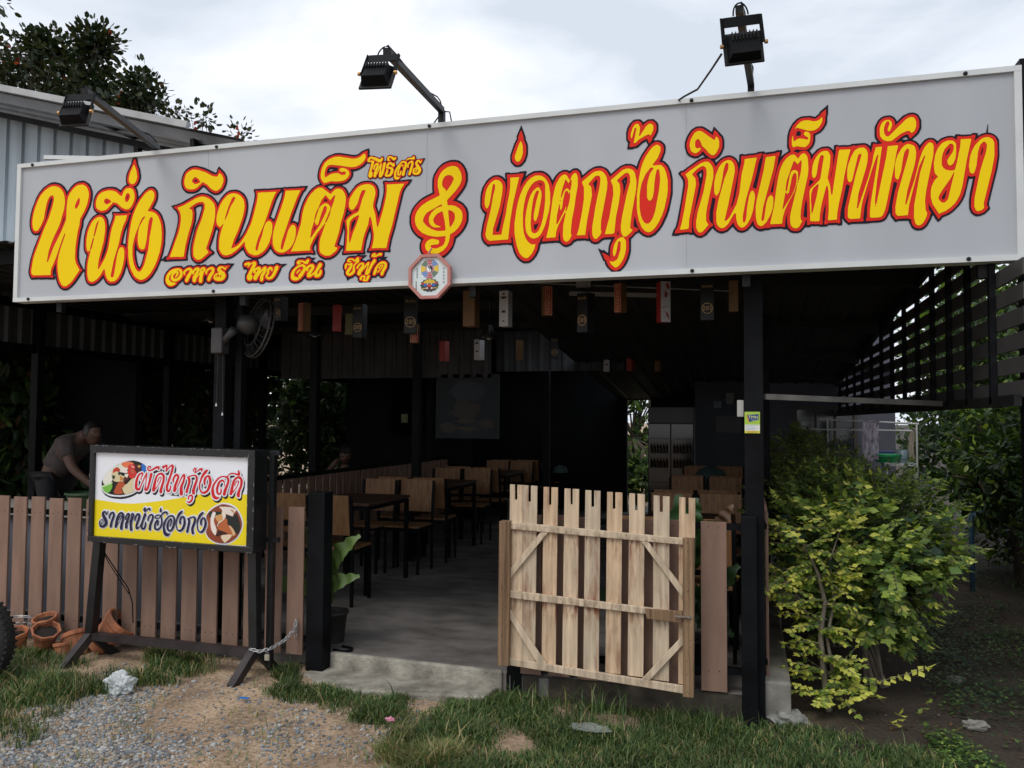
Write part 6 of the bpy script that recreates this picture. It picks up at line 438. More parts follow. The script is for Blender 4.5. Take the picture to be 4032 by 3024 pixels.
rough_slab('porch_floor', [(.06, .2), (.2, .2), (.24, 3), (1.1, 3.2), (1.8, 6.9), (.06, 6.9)], -.1, .12, CONC)

# ============================================================ restaurant building
b = thing('restaurant_building', 'open-fronted restaurant shed with black steel posts and dark corrugated roof behind the long sign', 'building', (0, 0, 0))
def post(x, y, z0, z1, wd=.085, dp=.085): MB().box((x-wd/2, y-dp/2, z0), (x+wd/2, y+dp/2, z1)).build('post', BLACKM, b, bevel=.004)
post(.035, .06, -.05, 2.75, .1, .1)
post(.15, 2.6, .1, 2.5, .06, .06); post(.1, 4.8, .1, 2.4, .06, .06)
post(-3.345, .13, .15, 2.8, .085, .085); post(-3.24, .17, .15, 2.8, .05, .06)
for x, y in ((-3.35, 3.5), (-2.45, 5.6), (-6.75, 1.95), (-6.75, 3.87), (-6.75, 5.9), (-4.35, 6.4), (-4.5, 3.4)): post(x, y, .15, 2.75)
def rz_(x, y):  # height of the main roof
    s = min(1, max(0, (x+2.0)/2)); return 2.80-.10*y*s
MB().bar((-9.5, .06, 2.74), (1.2, .06, 2.74), .06, .1).build('beam', BLACKM, b)
for y in (1.6, 3.2, 4.8, 6.4, 8.0): MB().bar((-6.8, y, rz_(-3, y)-.06), (-2, y, rz_(-3, y)-.06), .05, .09).bar((-2, y, rz_(-2, y)-.06), (1.15, y, rz_(1.1, y)-.06), .05, .09).build('beam', DARKM, b)
corrugated('roof_sheet', ROOFM, b, (-9.6, -.12, 2.82), (7.6, 0, 0), (0, 9.6, 0), .19, -.02)
vsR = []; 
corrugated('roof_sheet', ROOFM, b, (-2.0, -.1, 2.835), (3.2, 0, 0), (0, 9.0, -.9), .19, -.02)
corrugated('wall_cladding', mat('side_cladding', (.085, .085, .08), .6, .15, 2, metal=.2), b, (-6.8, -.2, 2.28), (0, 9.6, 0), (0, 0, .45), .155, .03)
MB().bar((-6.76, -.3, 2.27), (-6.76, 9.4, 2.27), .05, .08).bar((-6.76, -.3, 2.7), (-6.76, 9.4, 2.7), .05, .08).build('wall_rail', BLACKM, b)
WALLM = mat('dark_wall', (.013, .014, .016), .9, .2, 1.5, .1, 30, spec=.1)
MB().box((-6.8, 8.6, .1), (-1.85, 8.72, 2.8)).box((-1.47, 8.6, .1), (.1, 8.72, 2.8)).box((-1.85, 8.6, 2.2), (-1.47, 8.72, 2.8)).build('wall', WALLM, b)
MB().box((-5.9, 6.9, .15), (-3.9, 6.98, 1.35)).box((-5.9, 6.9, 1.35), (-5.2, 6.98, 2.7)).build('wall', WALLM, b)
for z in (1.93, 2.0, 2.07, 2.14): MB().box((-1.85, 8.58, z), (-1.47, 8.61, z+.025)).build('louvre', DARKM, b)
# inner gable of old zinc sheets
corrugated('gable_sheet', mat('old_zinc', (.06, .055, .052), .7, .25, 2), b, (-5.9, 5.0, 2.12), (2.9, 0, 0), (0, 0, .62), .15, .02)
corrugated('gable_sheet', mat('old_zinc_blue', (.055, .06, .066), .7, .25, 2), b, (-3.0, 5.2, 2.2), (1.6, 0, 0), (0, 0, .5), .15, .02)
# front counter along the left front, seen behind the slats
MB().box((-6.6, .45, .15), (-3.6, .5, .86)).build('counter_panel', mat('grey_panel', (.13, .14, .17), .6, .2, 2), b)
MB().box((-6.6, .40, .86), (-3.5, 1.05, .9)).build('counter_top', mat('pale_counter', (.34, .33, .3), .5, .1, 3), b)
# brown board wall running back from the right post, and inner railing
for k in range(24):
    y = .14+k*.145
    MB().box((.093, y, .18), (.108, y+.13, 1.1)).build('side_board', BROWN, b)
MB().bar((.085, .12, 1.03), (.085, 3.7, 1.03), .03).bar((.085, .12, .3), (.085, 3.7, .3), .03).build('side_rail', BLACKM, b)
r_ = thing('inner_railing', 'brown slatted railing running into the dark dining room left of the tables', 'railing', (-4.25, 2.1, .15))
for k in range(38):
    y = 2.1+k*.15
    MB().box((-4.26, y, .25), (-4.245, y+.105, 1.02)).build('slat', BROWN, r_)
MB().bar((-4.28, 2.0, 1.04), (-4.28, 7.8, 1.04), .04).bar((-4.28, 2.0, .35), (-4.28, 7.8, .35), .04).build('rail', BLACKM, r_)

# ============================================================ lattice screen on the right
ls = thing('slat_screen', 'dark screen of wide horizontal boards hanging under the right eave', 'screen', (1.15, 2, 1.7))
def ztop(y): return 2.76-.09*y
SCREENM = mat('screen_board', (.055, .053, .052), .5, .15, 3, .05, 60)
k = 0; z = 1.715
while z < 2.8:
    ye = min(9.3, (2.74-z-.08)/.09)
    if ye > -.2: MB().box((1.15, -.6 if z < 2.26 else -.12, z), (1.165, ye, z+.073)).build('slat', SCREENM, ls)
    z += .106
for y in (-.2, .25, .68, 1.12, 1.6, 2.1, 2.65, 3.2, 3.8, 4.45, 5.1, 5.8, 6.6, 7.4, 8.3, 9.2):
    MB().box((1.12, y, 1.69), (1.148, y+.035, ztop(y))).build('upright', BLACKM, ls)
MB().bar((1.135, -.55, 1.70), (1.135, 9.2, 1.70), .03, .05).build('bottom_rail', DARKM, ls)
MB().bar((1.135, -.12, 2.73), (1.135, 9.2, 1.93), .04, .09).build('top_beam', DARKM, ls)
o = MB().bar((.09, .06, 1.735), (1.15, .85, 1.712), .028, .03).build('tie_bar', mat('pale_steel', (.2, .19, .17), .6, .2, 8)); tag(o, 'thin pale steel tie bar from the right black post to the slat screen', 'bar')

# ============================================================ the long sign
sg = thing('shop_sign', 'long grey sign with big yellow and red Thai lettering over the entrance', 'sign', (-1.7, -.2, 2.36))
MB().box((-4.675, -.245, 2.385), (1.235, -.19, 3.275)).build('sign_panel', VINYL, sg)
MB().box((-4.70, -.262, 3.268), (1.26, -.17, 3.295)).build('frame_strip', WHITEP, sg)
MB().box((-4.70, -.262, 2.365), (1.26, -.17, 2.392)).build('frame_strip', WHITEP, sg)
MB().box((-4.70, -.261, 2.392), (-4.668, -.17, 3.268)).build('frame_strip', WHITEP, sg)
MB().box((1.228, -.261, 2.392), (1.26, -.17, 3.268)).build('frame_strip', WHITEP, sg)
for x in (-3.22, -1.76, -.3): MB().box((x, -.2458, 2.4), (x+.0016, -.2445, 3.26)).build('seam', mat('seam_grey', (.30, .31, .33), .7, .1, 5), sg)
printed('black_outline', loops_from(SIGN_BLACK), -.2475, TEXTK, sg)
printed('red_outline', loops_from(SIGN_RED), -.249, TEXTR, sg)
printed('yellow_lettering', loops_from(SIGN_YELLOW), -.2505, TEXTY, sg)
for x in (-4.57, -3.15, -1.74, -.27, 1.02):
    for z in (3.279, 2.380): MB().lathe([(0.001, 0), (.011, 0), (.009, .008), (.001, .01)], 8, T(x, -.262, z) @ Matrix.Rotation(math.pi/2, 4, 'X')).build('bolt', DARKM, sg)
MB().box((1.27, -.2, 1.0), (1.36, -.1, 3.35)).build('end_post', BLACKM, sg)
for x in (-4.4, -3, -1.5, 0, 1.1): MB().bar((x, -.16, 2.3), (x, -.16, 3.2), .04).build('backing_post', DARKM, sg)

# floodlights
def floodlight(label, base, elbow, head, yaw, tilt, roll=0):
    t = thing('floodlight', label, 'floodlight', base, 'floodlights on arms above the sign')
    MB().bar(base, elbow, .034).build('riser', DARKM, t)
    MB().bar(elbow, head, .032).build('arm', DARKM, t)
    M = T(*head) @ RZ(yaw) @ Matrix.Rotation(math.radians(roll), 4, 'Y') @ Matrix.Rotation(math.radians(tilt), 4, 'X')
    # local: lamp faces +Y (glass), back towards -Y (camera), hangs below the head
    h = MB(); h.box((-.080, 0, -.225), (.080, .012, -.095), M); h.build('front_frame', DARKM, t, bevel=.004)
    h = MB(); h.add([M @ Vector(p) for p in ((-.066,0,-.215),(.066,0,-.215),(.066,0,-.102),(-.066,0,-.102),(-.056,-.045,-.195),(.056,-.045,-.195),(.052,-.03,-.118),(-.052,-.03,-.118))],
        [(0,1,5,4),(1,2,6,5),(2,3,7,6),(3,0,4,7),(4,5,6,7)]); h.build('housing', BLACKM, t)
    for k in range(8):
        x = -.049+k*.014; MB().box((x-.0015, -.046, -.14), (x+.0015, -.02, -.108), M).build('cooling_fin', DARKM, t)
    MB().box((-.074, .014, -.205), (.074, .018, -.11), M).build('glass', mat('lamp_glass', (.3, .3, .3), .1, .05, 3), t)
    h = MB(); h.box((-.072, -.012, -.074), (.072, -.006, -.034), M).build('bracket', BLACKM, t)
    for sx_ in (-1, 1):
        MB().bar(M @ Vector((sx_*.077, -.009, -.034)), M @ Vector((sx_*.079, -.009, -.15)), .004, .016).build('bracket_side', BLACKM, t)
        MB().lathe([(.001, 0), (.009, 0), (.009, .012), (.001, .013)], 6, M @ T(sx_*.083, -.012, -.15) @ Matrix.Rotation(sx_*math.pi/2, 4, 'Y')).build('brass_bolt', mat('brass', (.5, .28, .1), .4, .2, 20, metal=.6), t)
    pts = [M @ Vector((.03*math.cos(a), -.01, -.03+.05*math.sin(a))) for a in [math.pi*i/10 for i in range(11)]]
    MB().tube(pts, .0035, 5).build('cable', BLACKM, t)
    e2 = Vector(elbow); hd = Vector(head)
    MB().tube([e2+(hd-e2)*f+Vector((.018*math.sin(f*9), 0, .022+.01*math.sin(f*13))) for f in [i/12 for i in range(13)]], .004, 5).build('cable', BLACKM, t)
    return t
f1 = floodlight('floodlight on a long arm in front of the zinc wall, leftmost of three', (-3.66, -.17, 3.2), (-3.66, -.17, 3.345), (-3.27, -1.2, 3.28), 8, -20)
f2 = floodlight('floodlight on a bent arm above the music clef, middle one of three', (-1.70, -.17, 3.2), (-1.70, -.17, 3.40), (-1.58, -1.2, 3.285), 0, -24, 4)
f3 = floodlight('floodlight nearest the top right corner with a cable sagging to the sign', (.03, -.17, 3.2), (.03, -.17, 3.37), (-.02, -1.2, 3.275), 12, 2, -6)
MB().tube([(-.09, -1.28, 3.06), (-.14, -1.0, 3.12), (-.22, -.6, 3.2), (-.30, -.35, 3.27), (-.36, -.2, 3.30), (-.42, -.17, 3.27)], .005, 6).build('cable', BLACKM, f3)
MB().tube([(-1.69, -.15, 3.40), (-1.655, -.16, 3.39), (-1.64, -.17, 3.33), (-1.635, -.17, 3.25)], .004, 5).tube([(-1.70, -.17, 3.39), (-1.78, -.17, 3.29)], .004, 5).build('cable', BLACKM, f2)

# octagonal charm board
oc = thing('bagua_plaque', 'white octagonal charm plaque in a pink frame hung on the lower edge of the sign', 'plaque', (-1.715, -.3, 2.405), 'x'); del oc['group']
OX, OZ = -1.715, 2.405
def octo(r, rot=22.5, sx=1, sz=1): return [(OX+sx*r*math.cos(math.radians(rot+45*k)), OZ+sz*r*math.sin(math.radians(rot+45*k))) for k in range(8)]
PINKF = mat('pink_frame', (.50, .20, .17), .5, .08, 20)
o8, i8 = octo(.136), octo(.118); mb = MB(); vs = [(x, -.305, z) for x, z in o8]+[(x, -.305, z) for x, z in i8]+[(x, -.272, z) for x, z in o8]+[(x, -.285, z) for x, z in i8]
fs = []
for k in range(8): j = (k+1) % 8; fs += [(k, j, j+8, k+8), (k, k+16, j+16, j), (k+8, j+8, j+24, k+24)]
mb.add(vs, fs).build('frame', PINKF, oc)
MB().prism(octo(.12), -.29, -.28).build('board', mat('white_board', (.66, .72, .72), .3, .04, 5), oc)
MB().bar((OX-.01, -.3, OZ+.125), (OX-.002, -.268, OZ+.165), .008).build('hanger', PINKF, oc)
def pm(h): 
    c = tuple(((int(h[i:i+2], 16)/255)**2.2) for i in (0, 2, 4)); return mat('print_'+h, c, .5, .02, 5)
def flat(name, polys, y, h, parent): return printed(name, polys, y, pm(h), parent)
bx, bz = OX-.002, OZ+.045
cols = {90: 'c84450', 45: '3c6fc0', 0: 'e6bf3c', -45: '486a48', -90: 'c84450', -135: '3c6fc0', 180: 'e6bf3c', 135: '486a48'}
for a, h in cols.items():
    polys = []
    if h == 'e6bf3c': bands = [(.028, .056)]
    else: bands = [(.029, .036), (.039, .046), (.049, .056)]
    for r0, r1 in bands:
        q = []
        for r, d in ((r0, -20.5), (r1, -21.5), (r1, 21.5), (r0, 20.5)):
            t = math.radians(a+d); q.append((bx+r*math.cos(t), bz+r*math.sin(t)))
        polys.append(q)
    flat('trigram', polys, -.2915, h, oc)
def disc(x, z, r, n=20, a0=0, a1=360, sz=1): return [(x+r*math.cos(math.radians(a0+(a1-a0)*k/n)), z+sz*r*math.sin(math.radians(a0+(a1-a0)*k/n))) for k in range(n+(a1-a0 < 360))]
flat('ring', [disc(bx, bz, .0245)], -.2915, 'c45a70', oc); flat('disc', [disc(bx, bz, .0195)], -.292, 'e8ecec', oc)
flat('dark_half', [disc(bx, bz, .0185, 16, -90, 90)], -.2925, '303038', oc)
flat('dark_half', [disc(bx, bz+.00925, .009)], -.293, '303038', oc); flat('light_half', [disc(bx, bz-.00925, .009)], -.293, 'e8ecec', oc)
flat('dots', [disc(bx, bz+.00925, .0027, 8)], -.2935, 'e8ecec', oc); flat('dots', [disc(bx, bz-.00925, .0027, 8)], -.2935, '303038', oc)
fx, fz = OX-.002, OZ-.048
flat('mane', [[(fx+(.052+.003*math.cos(14*t))*math.cos(t)*1.05, fz+(.052+.003*math.cos(14*t))*math.sin(t)*.72) for t in [2*math.pi*k/84 for k in range(84)]]], -.2915, '2c4c3c', oc)
flat('brow', [disc(fx, fz+.002, .042, 16, 15, 165, .75)], -.292, 'd2ae3c', oc)
flat('face', [disc(fx, fz-.012, .036, 16, 0, 360, .5)], -.2922, '5c3030', oc)
flat('cheek', [disc(fx-.026, fz+.0, .011, 10, 0, 360, .8)], -.2925, '2c62b4', oc); flat('cheek', [disc(fx+.026, fz+.0, .011, 10, 0, 360, .8)], -.2925, '2c62b4', oc)
flat('ear', [disc(fx-.040, fz+.010, .010, 10, 0, 360, .6)], -.2925, 'b83c3c', oc); flat('ear', [disc(fx+.040, fz+.010, .010, 10, 0, 360, .6)], -.2925, 'b83c3c', oc)
flat('nose', [disc(fx, fz-.003, .012, 10, 0, 360, .6)], -.293, 'c84038', oc); flat('eye', [disc(fx-.012, fz+.005, .004, 8), disc(fx+.012, fz+.005, .004, 8)], -.2935, 'e0e0e0', oc)
flat('blade', [[(fx-.05, fz-.018), (fx-.02, fz-.015), (fx-.02, fz-.02), (fx-.05, fz-.023)], [(fx+.05, fz-.014), (fx+.02, fz-.015), (fx+.02, fz-.02), (fx+.05, fz-.018)]], -.2932, 'c8a868', oc)
flat('teeth', [disc(fx-.014, fz-.017, .005, 8), disc(fx+.014, fz-.017, .005, 8)], -.2935, 'e8e8e8', oc)
polys = []
for cx_, cz_ in [(-.078, .045), (-.078, .03), (-.078, .015), (-.078, .0), (-.083, -.03), (-.083, -.045), (-.083, -.058), (-.083, -.07), (.083, .042), (.083, .022), (.083, .003), (.083, -.015), (.083, -.035)]:
    x, z = OX+cx_, OZ+cz_; w_ = .0045
    for dz in (-.004, 0, .004): polys.append([(x-w_, z+dz), (x+w_, z+dz), (x+w_, z+dz+.0013), (x-w_, z+dz+.0013)])
    polys.append([(x-.0008, z-.005), (x+.0008, z-.005), (x+.0008, z+.006), (x-.0008, z+.006)])
for i, p in enumerate(polys): pass
mb = MB()
for i, p in enumerate(polys): y = -.2915-.0001*(i % 4); mb.add([(x, y, z) for x, z in p], [(0, 1, 2, 3)])
mb.build('chinese_characters', pm('404048'), oc)

# ============================================================ stand sign
st = thing('stand_sign', 'standing black light box sign advertising noodles in red and navy Thai lettering', 'sign', (-3.43, -.2, .05))
zl = lambda x: (-4.02, -2.823)
BX0, BX1 = -4.02, -2.823
FR = SCRATCH
def skew(x, z): return z-.0125*(x-BX0)/(BX1-BX0)*1.3
def fbar(a, b, c, d, y0, y1, nm='frame_bar'): MB().add([(x, y, skew(x, z)) for y in (y0, y1) for x, z in (a, b, c, d)], [(0,1,2,3),(7,6,5,4),(0,4,5,1),(1,5,6,2),(2,6,7,3),(3,7,4,0)]).build(nm, FR, st, bevel=.003)
fbar((BX0, 1.38), (BX1, 1.38), (BX1, 1.425), (BX0, 1.425), -.285, -.14)
fbar((BX0, .815), (BX1, .815), (BX1, .852), (BX0, .852), -.285, -.14)
fbar((BX0, .852), (BX0+.03, .852), (BX0+.03, 1.38), (BX0, 1.38), -.283, -.142)
fbar((BX1-.05, .852), (BX1, .852), (BX1, 1.38), (BX1-.05, 1.38), -.283, -.142)
MB().box((BX0+.01, -.17, .83), (BX1-.01, -.165, 1.40)).build('back_panel', DARKM, st)
MB().box((BX0+.03, -.262, .835), (BX1-.03, -.25, 1.385)).build('face_panel', mat('white_acrylic', (.86, .88, .92), .35, .02, 2), st)
BX_L = [(-4.03, .2), (-2.84, .2)]
for k, (h, dat) in enumerate(BOARD):
    lp = loops_from(dat)
    # clip the yellow wave to the frame opening
    if lp: 
        lp = [np.stack([np.clip(l[:, 0], BX0+.03, BX1-.045), np.clip(l[:, 1], .838, 1.384)], 1) for l in lp]
        nm = {'F2D80C': 'yellow_field', 'D01020': 'red_lettering', '150A3C': 'navy_lettering', '0B0A1C': 'letter_shadow', 'E6E8EE': 'white_outline'}.get(h, 'food_print')
        printed(nm, lp, -.2625-.00015*k, pm(h), st)
for x in (-4.0, -2.87):
    MB().bar((x-.05 if x < -3.5 else x+.02, -.2, .2), (x, -.2, .82), .055).build('leg', SCRATCH, st)
    xb = x-.05 if x < -3.5 else x+.02
    MB().bar((xb, -.2, .215), (xb-.02, -.40, .045), .05).build('foot', mat('brown_black_paint', (.035, .025, .025), .5, .3, 9, .2, 100), st)
    MB().bar((xb, -.2, .215), (xb+.05, -.035, .045), .05).build('foot', SCRATCH, st)
MB().bar((-4.06, -.2, .205), (-2.84, -.2, .195), .05, .045).build('base_bar', MATS['brown_black_paint'], st)
for z in (1.39, .86): MB().bar((-2.83, -.12, z), (-2.75, -.12, z), .03).build('hinge_tab', FR, st)
MB().bar((-2.80, -.12, .1), (-2.80, -.12, 1.40), .035).build('rear_post', FR, st)
# paint chips along the frame
mb = MB()
for i in range(70):
    x = rnd.uniform(BX0, BX1); e_ = rnd.choice([1.4235, 1.382, .8505, .8175]); wd = rnd.uniform(.003, .02); z = skew(x, e_)+rnd.uniform(-.003, .003)
    mb.add([(x, -.2863, z), (x+wd, -.2863, z+rnd.uniform(-.001, .001)), (x+wd*.8, -.2863, z+.002), (x+.001, -.2863, z+.0025)], [(0, 1, 2, 3)])
for i in range(24):
    z = rnd.uniform(.85, 1.4); x = rnd.choice([BX1-.004, BX0+.002, BX1-.045]); mb.add([(x, -.2863, z), (x+.003, -.2863, z), (x+.002, -.2863, z+rnd.uniform(.005, .03)), (x, -.2863, z+.01)], [(0, 1, 2, 3)])
mb.build('paint_chips', mat('bare_primer', (.35, .36, .37), .7, .2, 20), st)
o = MB().tube([(-4.01, -.19, .80), (-3.98, -.17, .72), (-3.93, -.12, .6), (-3.86, -.10, .5), (-3.84, -.08, .40), (-3.84, -.07, .27)], .004, 5).tube([(-4.01, -.19, .78), (-3.97, -.15, .66), (-3.90, -.12, .54), (-3.85, -.1, .46)], .003, 5).build('loose_cable', BLACKM, st)

# ============================================================ front fences
def front_fence(label, slats, z0, z1, rails, posts):
    t = thing('slat_fence', label, 'fence', (slats[0][0], 0, .1))
    for x0, x1 in slats:
        dz = rnd.uniform(-.004, .004)
        MB().box((x0, -.012, z0+dz), (x1, .004, z1+dz)).build('slat', BROWN, t, bevel=.002)
    mb = MB()
    for x0, x1 in slats:
        for z in rails:
            for fx in (.3, .7): mb.lathe([(.0005, 0), (.0035, 0), (.003, .0012), (.0005, .0015)], 6, T(x0+(x1-x0)*fx, -.012, z+.017+rnd.uniform(-.004, .004)) @ Matrix.Rotation(math.pi/2, 4, 'X'))
    stuff(mb.build('screw_heads', DARKM, t))
    for z in rails: MB().box((posts[0], .006, z), (posts[1], .036, z+.035)).build('rail', BLACKM, t)
    return t
xs = []
x = -2.62-.135
while x > -7.2: xs.append((x, x+.112)); x -= .1535
fl = front_fence('brown slat fence along the street left of the entrance, behind the stand sign', xs, .145, 1.05, (.93, .22), (-7.2, -2.6))
MB().box((-2.615, -.02, .0), (-2.50, .09, 1.145)).build('end_post', BLACKM, fl, bevel=.004)
xs = [(-.245-.1325, -.245-.0205+.0), (-.245, -.11)]
xs = [(-.245, -.11)]; x = -.425
while x > -1.3: xs.append((x, x+.12)); x -= .165
fr = front_fence('brown slat fence between the wooden gate and the right black post', xs, .16, 1.06, (1.015, .25), (-1.34, .0))
MB().box((-1.335, -.0, .0), (-1.245, .08, 1.14)).build('end_post', BLACKM, fr, bevel=.004)
MB().box((-.035, -.055, -.05), (.045, .005, 1.10)).build('end_post', BLACKM, fr, bevel=.004)
# ============================================================ wooden gate
gt = thing('wooden_gate', 'raw wood picket gate with notched plank tops standing open before the right fence', 'gate', (-.8, -.1, .15))
def woodmat(name, base, stain, seed):
    m = mat(name, base, .8, .12, 3.2, .35, 30, stretch=(12, 12, .9), col2=tuple(c*.66 for c in base)); n = m.node_tree.nodes; l = m.node_tree.links
    b = n['Principled BSDF']; src = b.inputs['Base Color'].links[0].from_socket; t = n['Texture Coordinate']
    mp = n.new('ShaderNodeMapping'); mp.inputs['Location'].default_value = (seed, seed*2, seed); mp.inputs['Scale'].default_value = (16, 3, 3.2); l.new(t.outputs['Object'], mp.inputs[0])
    no = n.new('ShaderNodeTexNoise'); no.inputs['Scale'].default_value = 1.3; no.inputs['Detail'].default_value = 6; l.new(mp.outputs[0], no.inputs[0])
    r = n.new('ShaderNodeValToRGB'); r.color_ramp.elements[0].position = .56; r.color_ramp.elements[0].color = (0, 0, 0, 1); r.color_ramp.elements[1].position = .74; r.color_ramp.elements[1].color = (.6, .6, .6, 1); l.new(no.outputs[0], r.inputs[0])
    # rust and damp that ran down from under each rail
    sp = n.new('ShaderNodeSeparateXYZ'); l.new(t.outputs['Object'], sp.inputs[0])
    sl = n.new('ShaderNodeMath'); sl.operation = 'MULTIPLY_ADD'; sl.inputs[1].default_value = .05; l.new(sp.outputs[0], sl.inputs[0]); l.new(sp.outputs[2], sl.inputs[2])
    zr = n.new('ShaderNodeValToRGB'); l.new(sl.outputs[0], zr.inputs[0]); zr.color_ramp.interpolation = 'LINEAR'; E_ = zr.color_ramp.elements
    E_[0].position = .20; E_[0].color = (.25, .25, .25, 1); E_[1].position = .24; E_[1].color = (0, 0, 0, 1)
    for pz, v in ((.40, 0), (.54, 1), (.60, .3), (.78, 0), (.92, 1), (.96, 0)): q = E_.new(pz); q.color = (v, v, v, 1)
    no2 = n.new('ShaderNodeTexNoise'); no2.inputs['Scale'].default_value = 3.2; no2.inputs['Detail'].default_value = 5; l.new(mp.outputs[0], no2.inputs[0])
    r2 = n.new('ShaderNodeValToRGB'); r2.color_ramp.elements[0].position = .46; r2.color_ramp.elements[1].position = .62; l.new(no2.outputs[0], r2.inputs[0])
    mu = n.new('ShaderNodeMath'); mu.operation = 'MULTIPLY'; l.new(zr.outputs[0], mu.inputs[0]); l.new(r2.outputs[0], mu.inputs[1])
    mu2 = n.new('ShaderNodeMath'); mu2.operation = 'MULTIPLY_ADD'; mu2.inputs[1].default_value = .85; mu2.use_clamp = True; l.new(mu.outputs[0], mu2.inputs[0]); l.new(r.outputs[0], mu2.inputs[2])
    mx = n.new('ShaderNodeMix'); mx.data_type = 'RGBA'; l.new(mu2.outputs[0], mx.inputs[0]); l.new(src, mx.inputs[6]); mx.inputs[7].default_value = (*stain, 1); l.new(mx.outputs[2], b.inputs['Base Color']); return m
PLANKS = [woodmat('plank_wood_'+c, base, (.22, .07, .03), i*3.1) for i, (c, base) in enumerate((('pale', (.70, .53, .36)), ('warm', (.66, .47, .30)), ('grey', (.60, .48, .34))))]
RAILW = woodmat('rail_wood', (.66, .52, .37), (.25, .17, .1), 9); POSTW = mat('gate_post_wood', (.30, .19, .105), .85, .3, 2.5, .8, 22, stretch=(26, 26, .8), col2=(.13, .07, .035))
for i, (q, s) in enumerate(zip(GATE['planks'], GATE['slots'])):
    (ax, az), (bx_, bz_), (cx, cz), (dx, dz) = q; (s0, t0), (s1, t1), (s2, t2), (s3, t3) = s
    # plank outline with its notch, as three convex prisms
    f0 = (s0-ax)/(bx_-ax); f1 = (s1-ax)/(bx_-ax); ztop = lambda f: az+(bz_-az)*f; zn = (t2+t3)/2
    mb = MB(); y0, y1 = -.102, -.088
    mb.prism([(ax, az), (s0, ztop(f0)), (s3, zn), (ax+(dx-ax)*(az-zn)/(az-dz), zn)], y1, y0)
    mb.prism([(s1, ztop(f1)), (bx_, bz_), (bx_+(cx-bx_)*(bz_-zn)/(bz_-cz), zn), (s2, zn)], y1, y0)
    mb.prism([(ax+(dx-ax)*(az-zn)/(az-dz), zn), (bx_+(cx-bx_)*(bz_-zn)/(bz_-cz), zn), (cx, cz), (dx, dz)], y1, y0)
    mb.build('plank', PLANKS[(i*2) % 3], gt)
def quadbar(nm, q, y0, y1, m): MB().prism(q, y1, y0).build(nm, m, gt, bevel=.003)
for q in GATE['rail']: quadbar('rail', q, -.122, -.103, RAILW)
for q in GATE['post']: quadbar('post', q, -.150, -.086, POSTW)
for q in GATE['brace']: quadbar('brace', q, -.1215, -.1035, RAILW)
for q in GATE['latch_block']: quadbar('latch_block', q, -.140, -.1225, POSTW)
(lx0, lz0), (lx1, lz1) = GATE['latch']
CHROME = mat('bright_zinc', (.7, .7, .68), .25, .1, 30, metal=1)
mb = MB(); mb.box((lx0+.02, -.153, lz1), (lx1, -.1505, lz0-.002)); mb.bar((lx0, -.160, (lz0+lz1)/2), (lx1-.01, -.160, (lz0+lz1)/2), .009)
for f in (.25, .5, .8): mb.box((lx0+(lx1-lx0)*f-.006, -.166, lz1), (lx0+(lx1-lx0)*f+.006, -.153, lz0-.002))
mb.build('bolt_latch', CHROME, gt)
mb = MB()
for i in range(60):
    q = rnd.choice(GATE['rail']+GATE['post']); f = rnd.random(); e_ = rnd.uniform(.3, .7)
    isr = q in GATE['rail']; y = -.1225 if isr else -.1505
    p0 = Vector(q[0]); p1 = Vector(q[1]); p2 = Vector(q[2]); p3 = Vector(q[3]); p = p0.lerp(p1, f).lerp(p3.lerp(p2, f), e_) if isr else p0.lerp(p3, f).lerp(p1.lerp(p2, f), e_)
    r = .0025; mb.add([(p.x+r*math.cos(a), y, p.y+r*math.sin(a)) for a in [k*math.pi/3 for k in range(6)]], [tuple(range(6))])
mb.build('nail_heads', DARKM, gt)

# ============================================================ chairs and tables
def chair_proto():
    c = thing('chair', 'x', 'chair', (0, 0, 0), 'wood and black steel chairs in the dining room')
    MB().box((-.175, -.17, .43), (.175, .18, .45)).build('seat', PINE, c, bevel=.003)
    M = Matrix.Rotation(math.radians(-7), 4, 'X')
    MB().box((-.172, .172, .53), (.172, .186, .86), M=T(0, .1, 0) @ T(0, 0, 0)).v
    bk = MB(); bk.add([(-.165, .19, .55), (.165, .19, .55), (.165, .225, .86), (-.165, .225, .86), (-.165, .204, .55), (.165, .204, .55), (.165, .239, .86), (-.165, .239, .86)],
        [(0,1,2,3),(7,6,5,4),(0,4,5,1),(1,5,6,2),(2,6,7,3),(3,7,4,0)]); bk.build('backrest', PINE, c, bevel=.002)
    for sx_ in (-1, 1):
        MB().bar((sx_*.178, .182, 0), (sx_*.178, .182, .5), .022).bar((sx_*.178, .182, .5), (sx_*.178, .222, .85), .022).build('leg', BLACKM, c)
        MB().bar((sx_*.165, -.16, 0), (sx_*.165, -.16, .43), .022).build('leg', BLACKM, c)
    MB().bar((-.18, .182, .41), (.18, .182, .41), .02).bar((-.165, -.16, .41), (.165, -.16, .41), .02).bar((-.17, -.16, .41), (-.17, .18, .41), .02).bar((.17, -.16, .41), (.17, .18, .41), .02).build('seat_frame', BLACKM, c)
    return c
def table_proto():
    t = thing('dining_table', 'x', 'table', (0, 0, 0), 'dark wood dining tables')
    MB().box((-.32, -.43, .73), (.32, .43, .755)).build('tabletop', TABLEW, t, bevel=.003)
    for sx_ in (-1, 1):
        for sy in (-1, 1): MB().bar((sx_*.295, sy*.405, 0), (sx_*.295, sy*.405, .72), .034).build('leg', BLACKM, t)
    MB().bar((-.3, -.405, .71), (.3, -.405, .71), .03).bar((-.3, .405, .71), (.3, .405, .71), .03).bar((-.295, -.4, .71), (-.295, .4, .71), .03).bar((.295, -.4, .71), (.295, .4, .71), .03).build('apron', BLACKM, t)
    return t
cp, tp = chair_proto(), table_proto(); usedc = [False, False]
ORD = ['first', 'second', 'third', 'fourth']
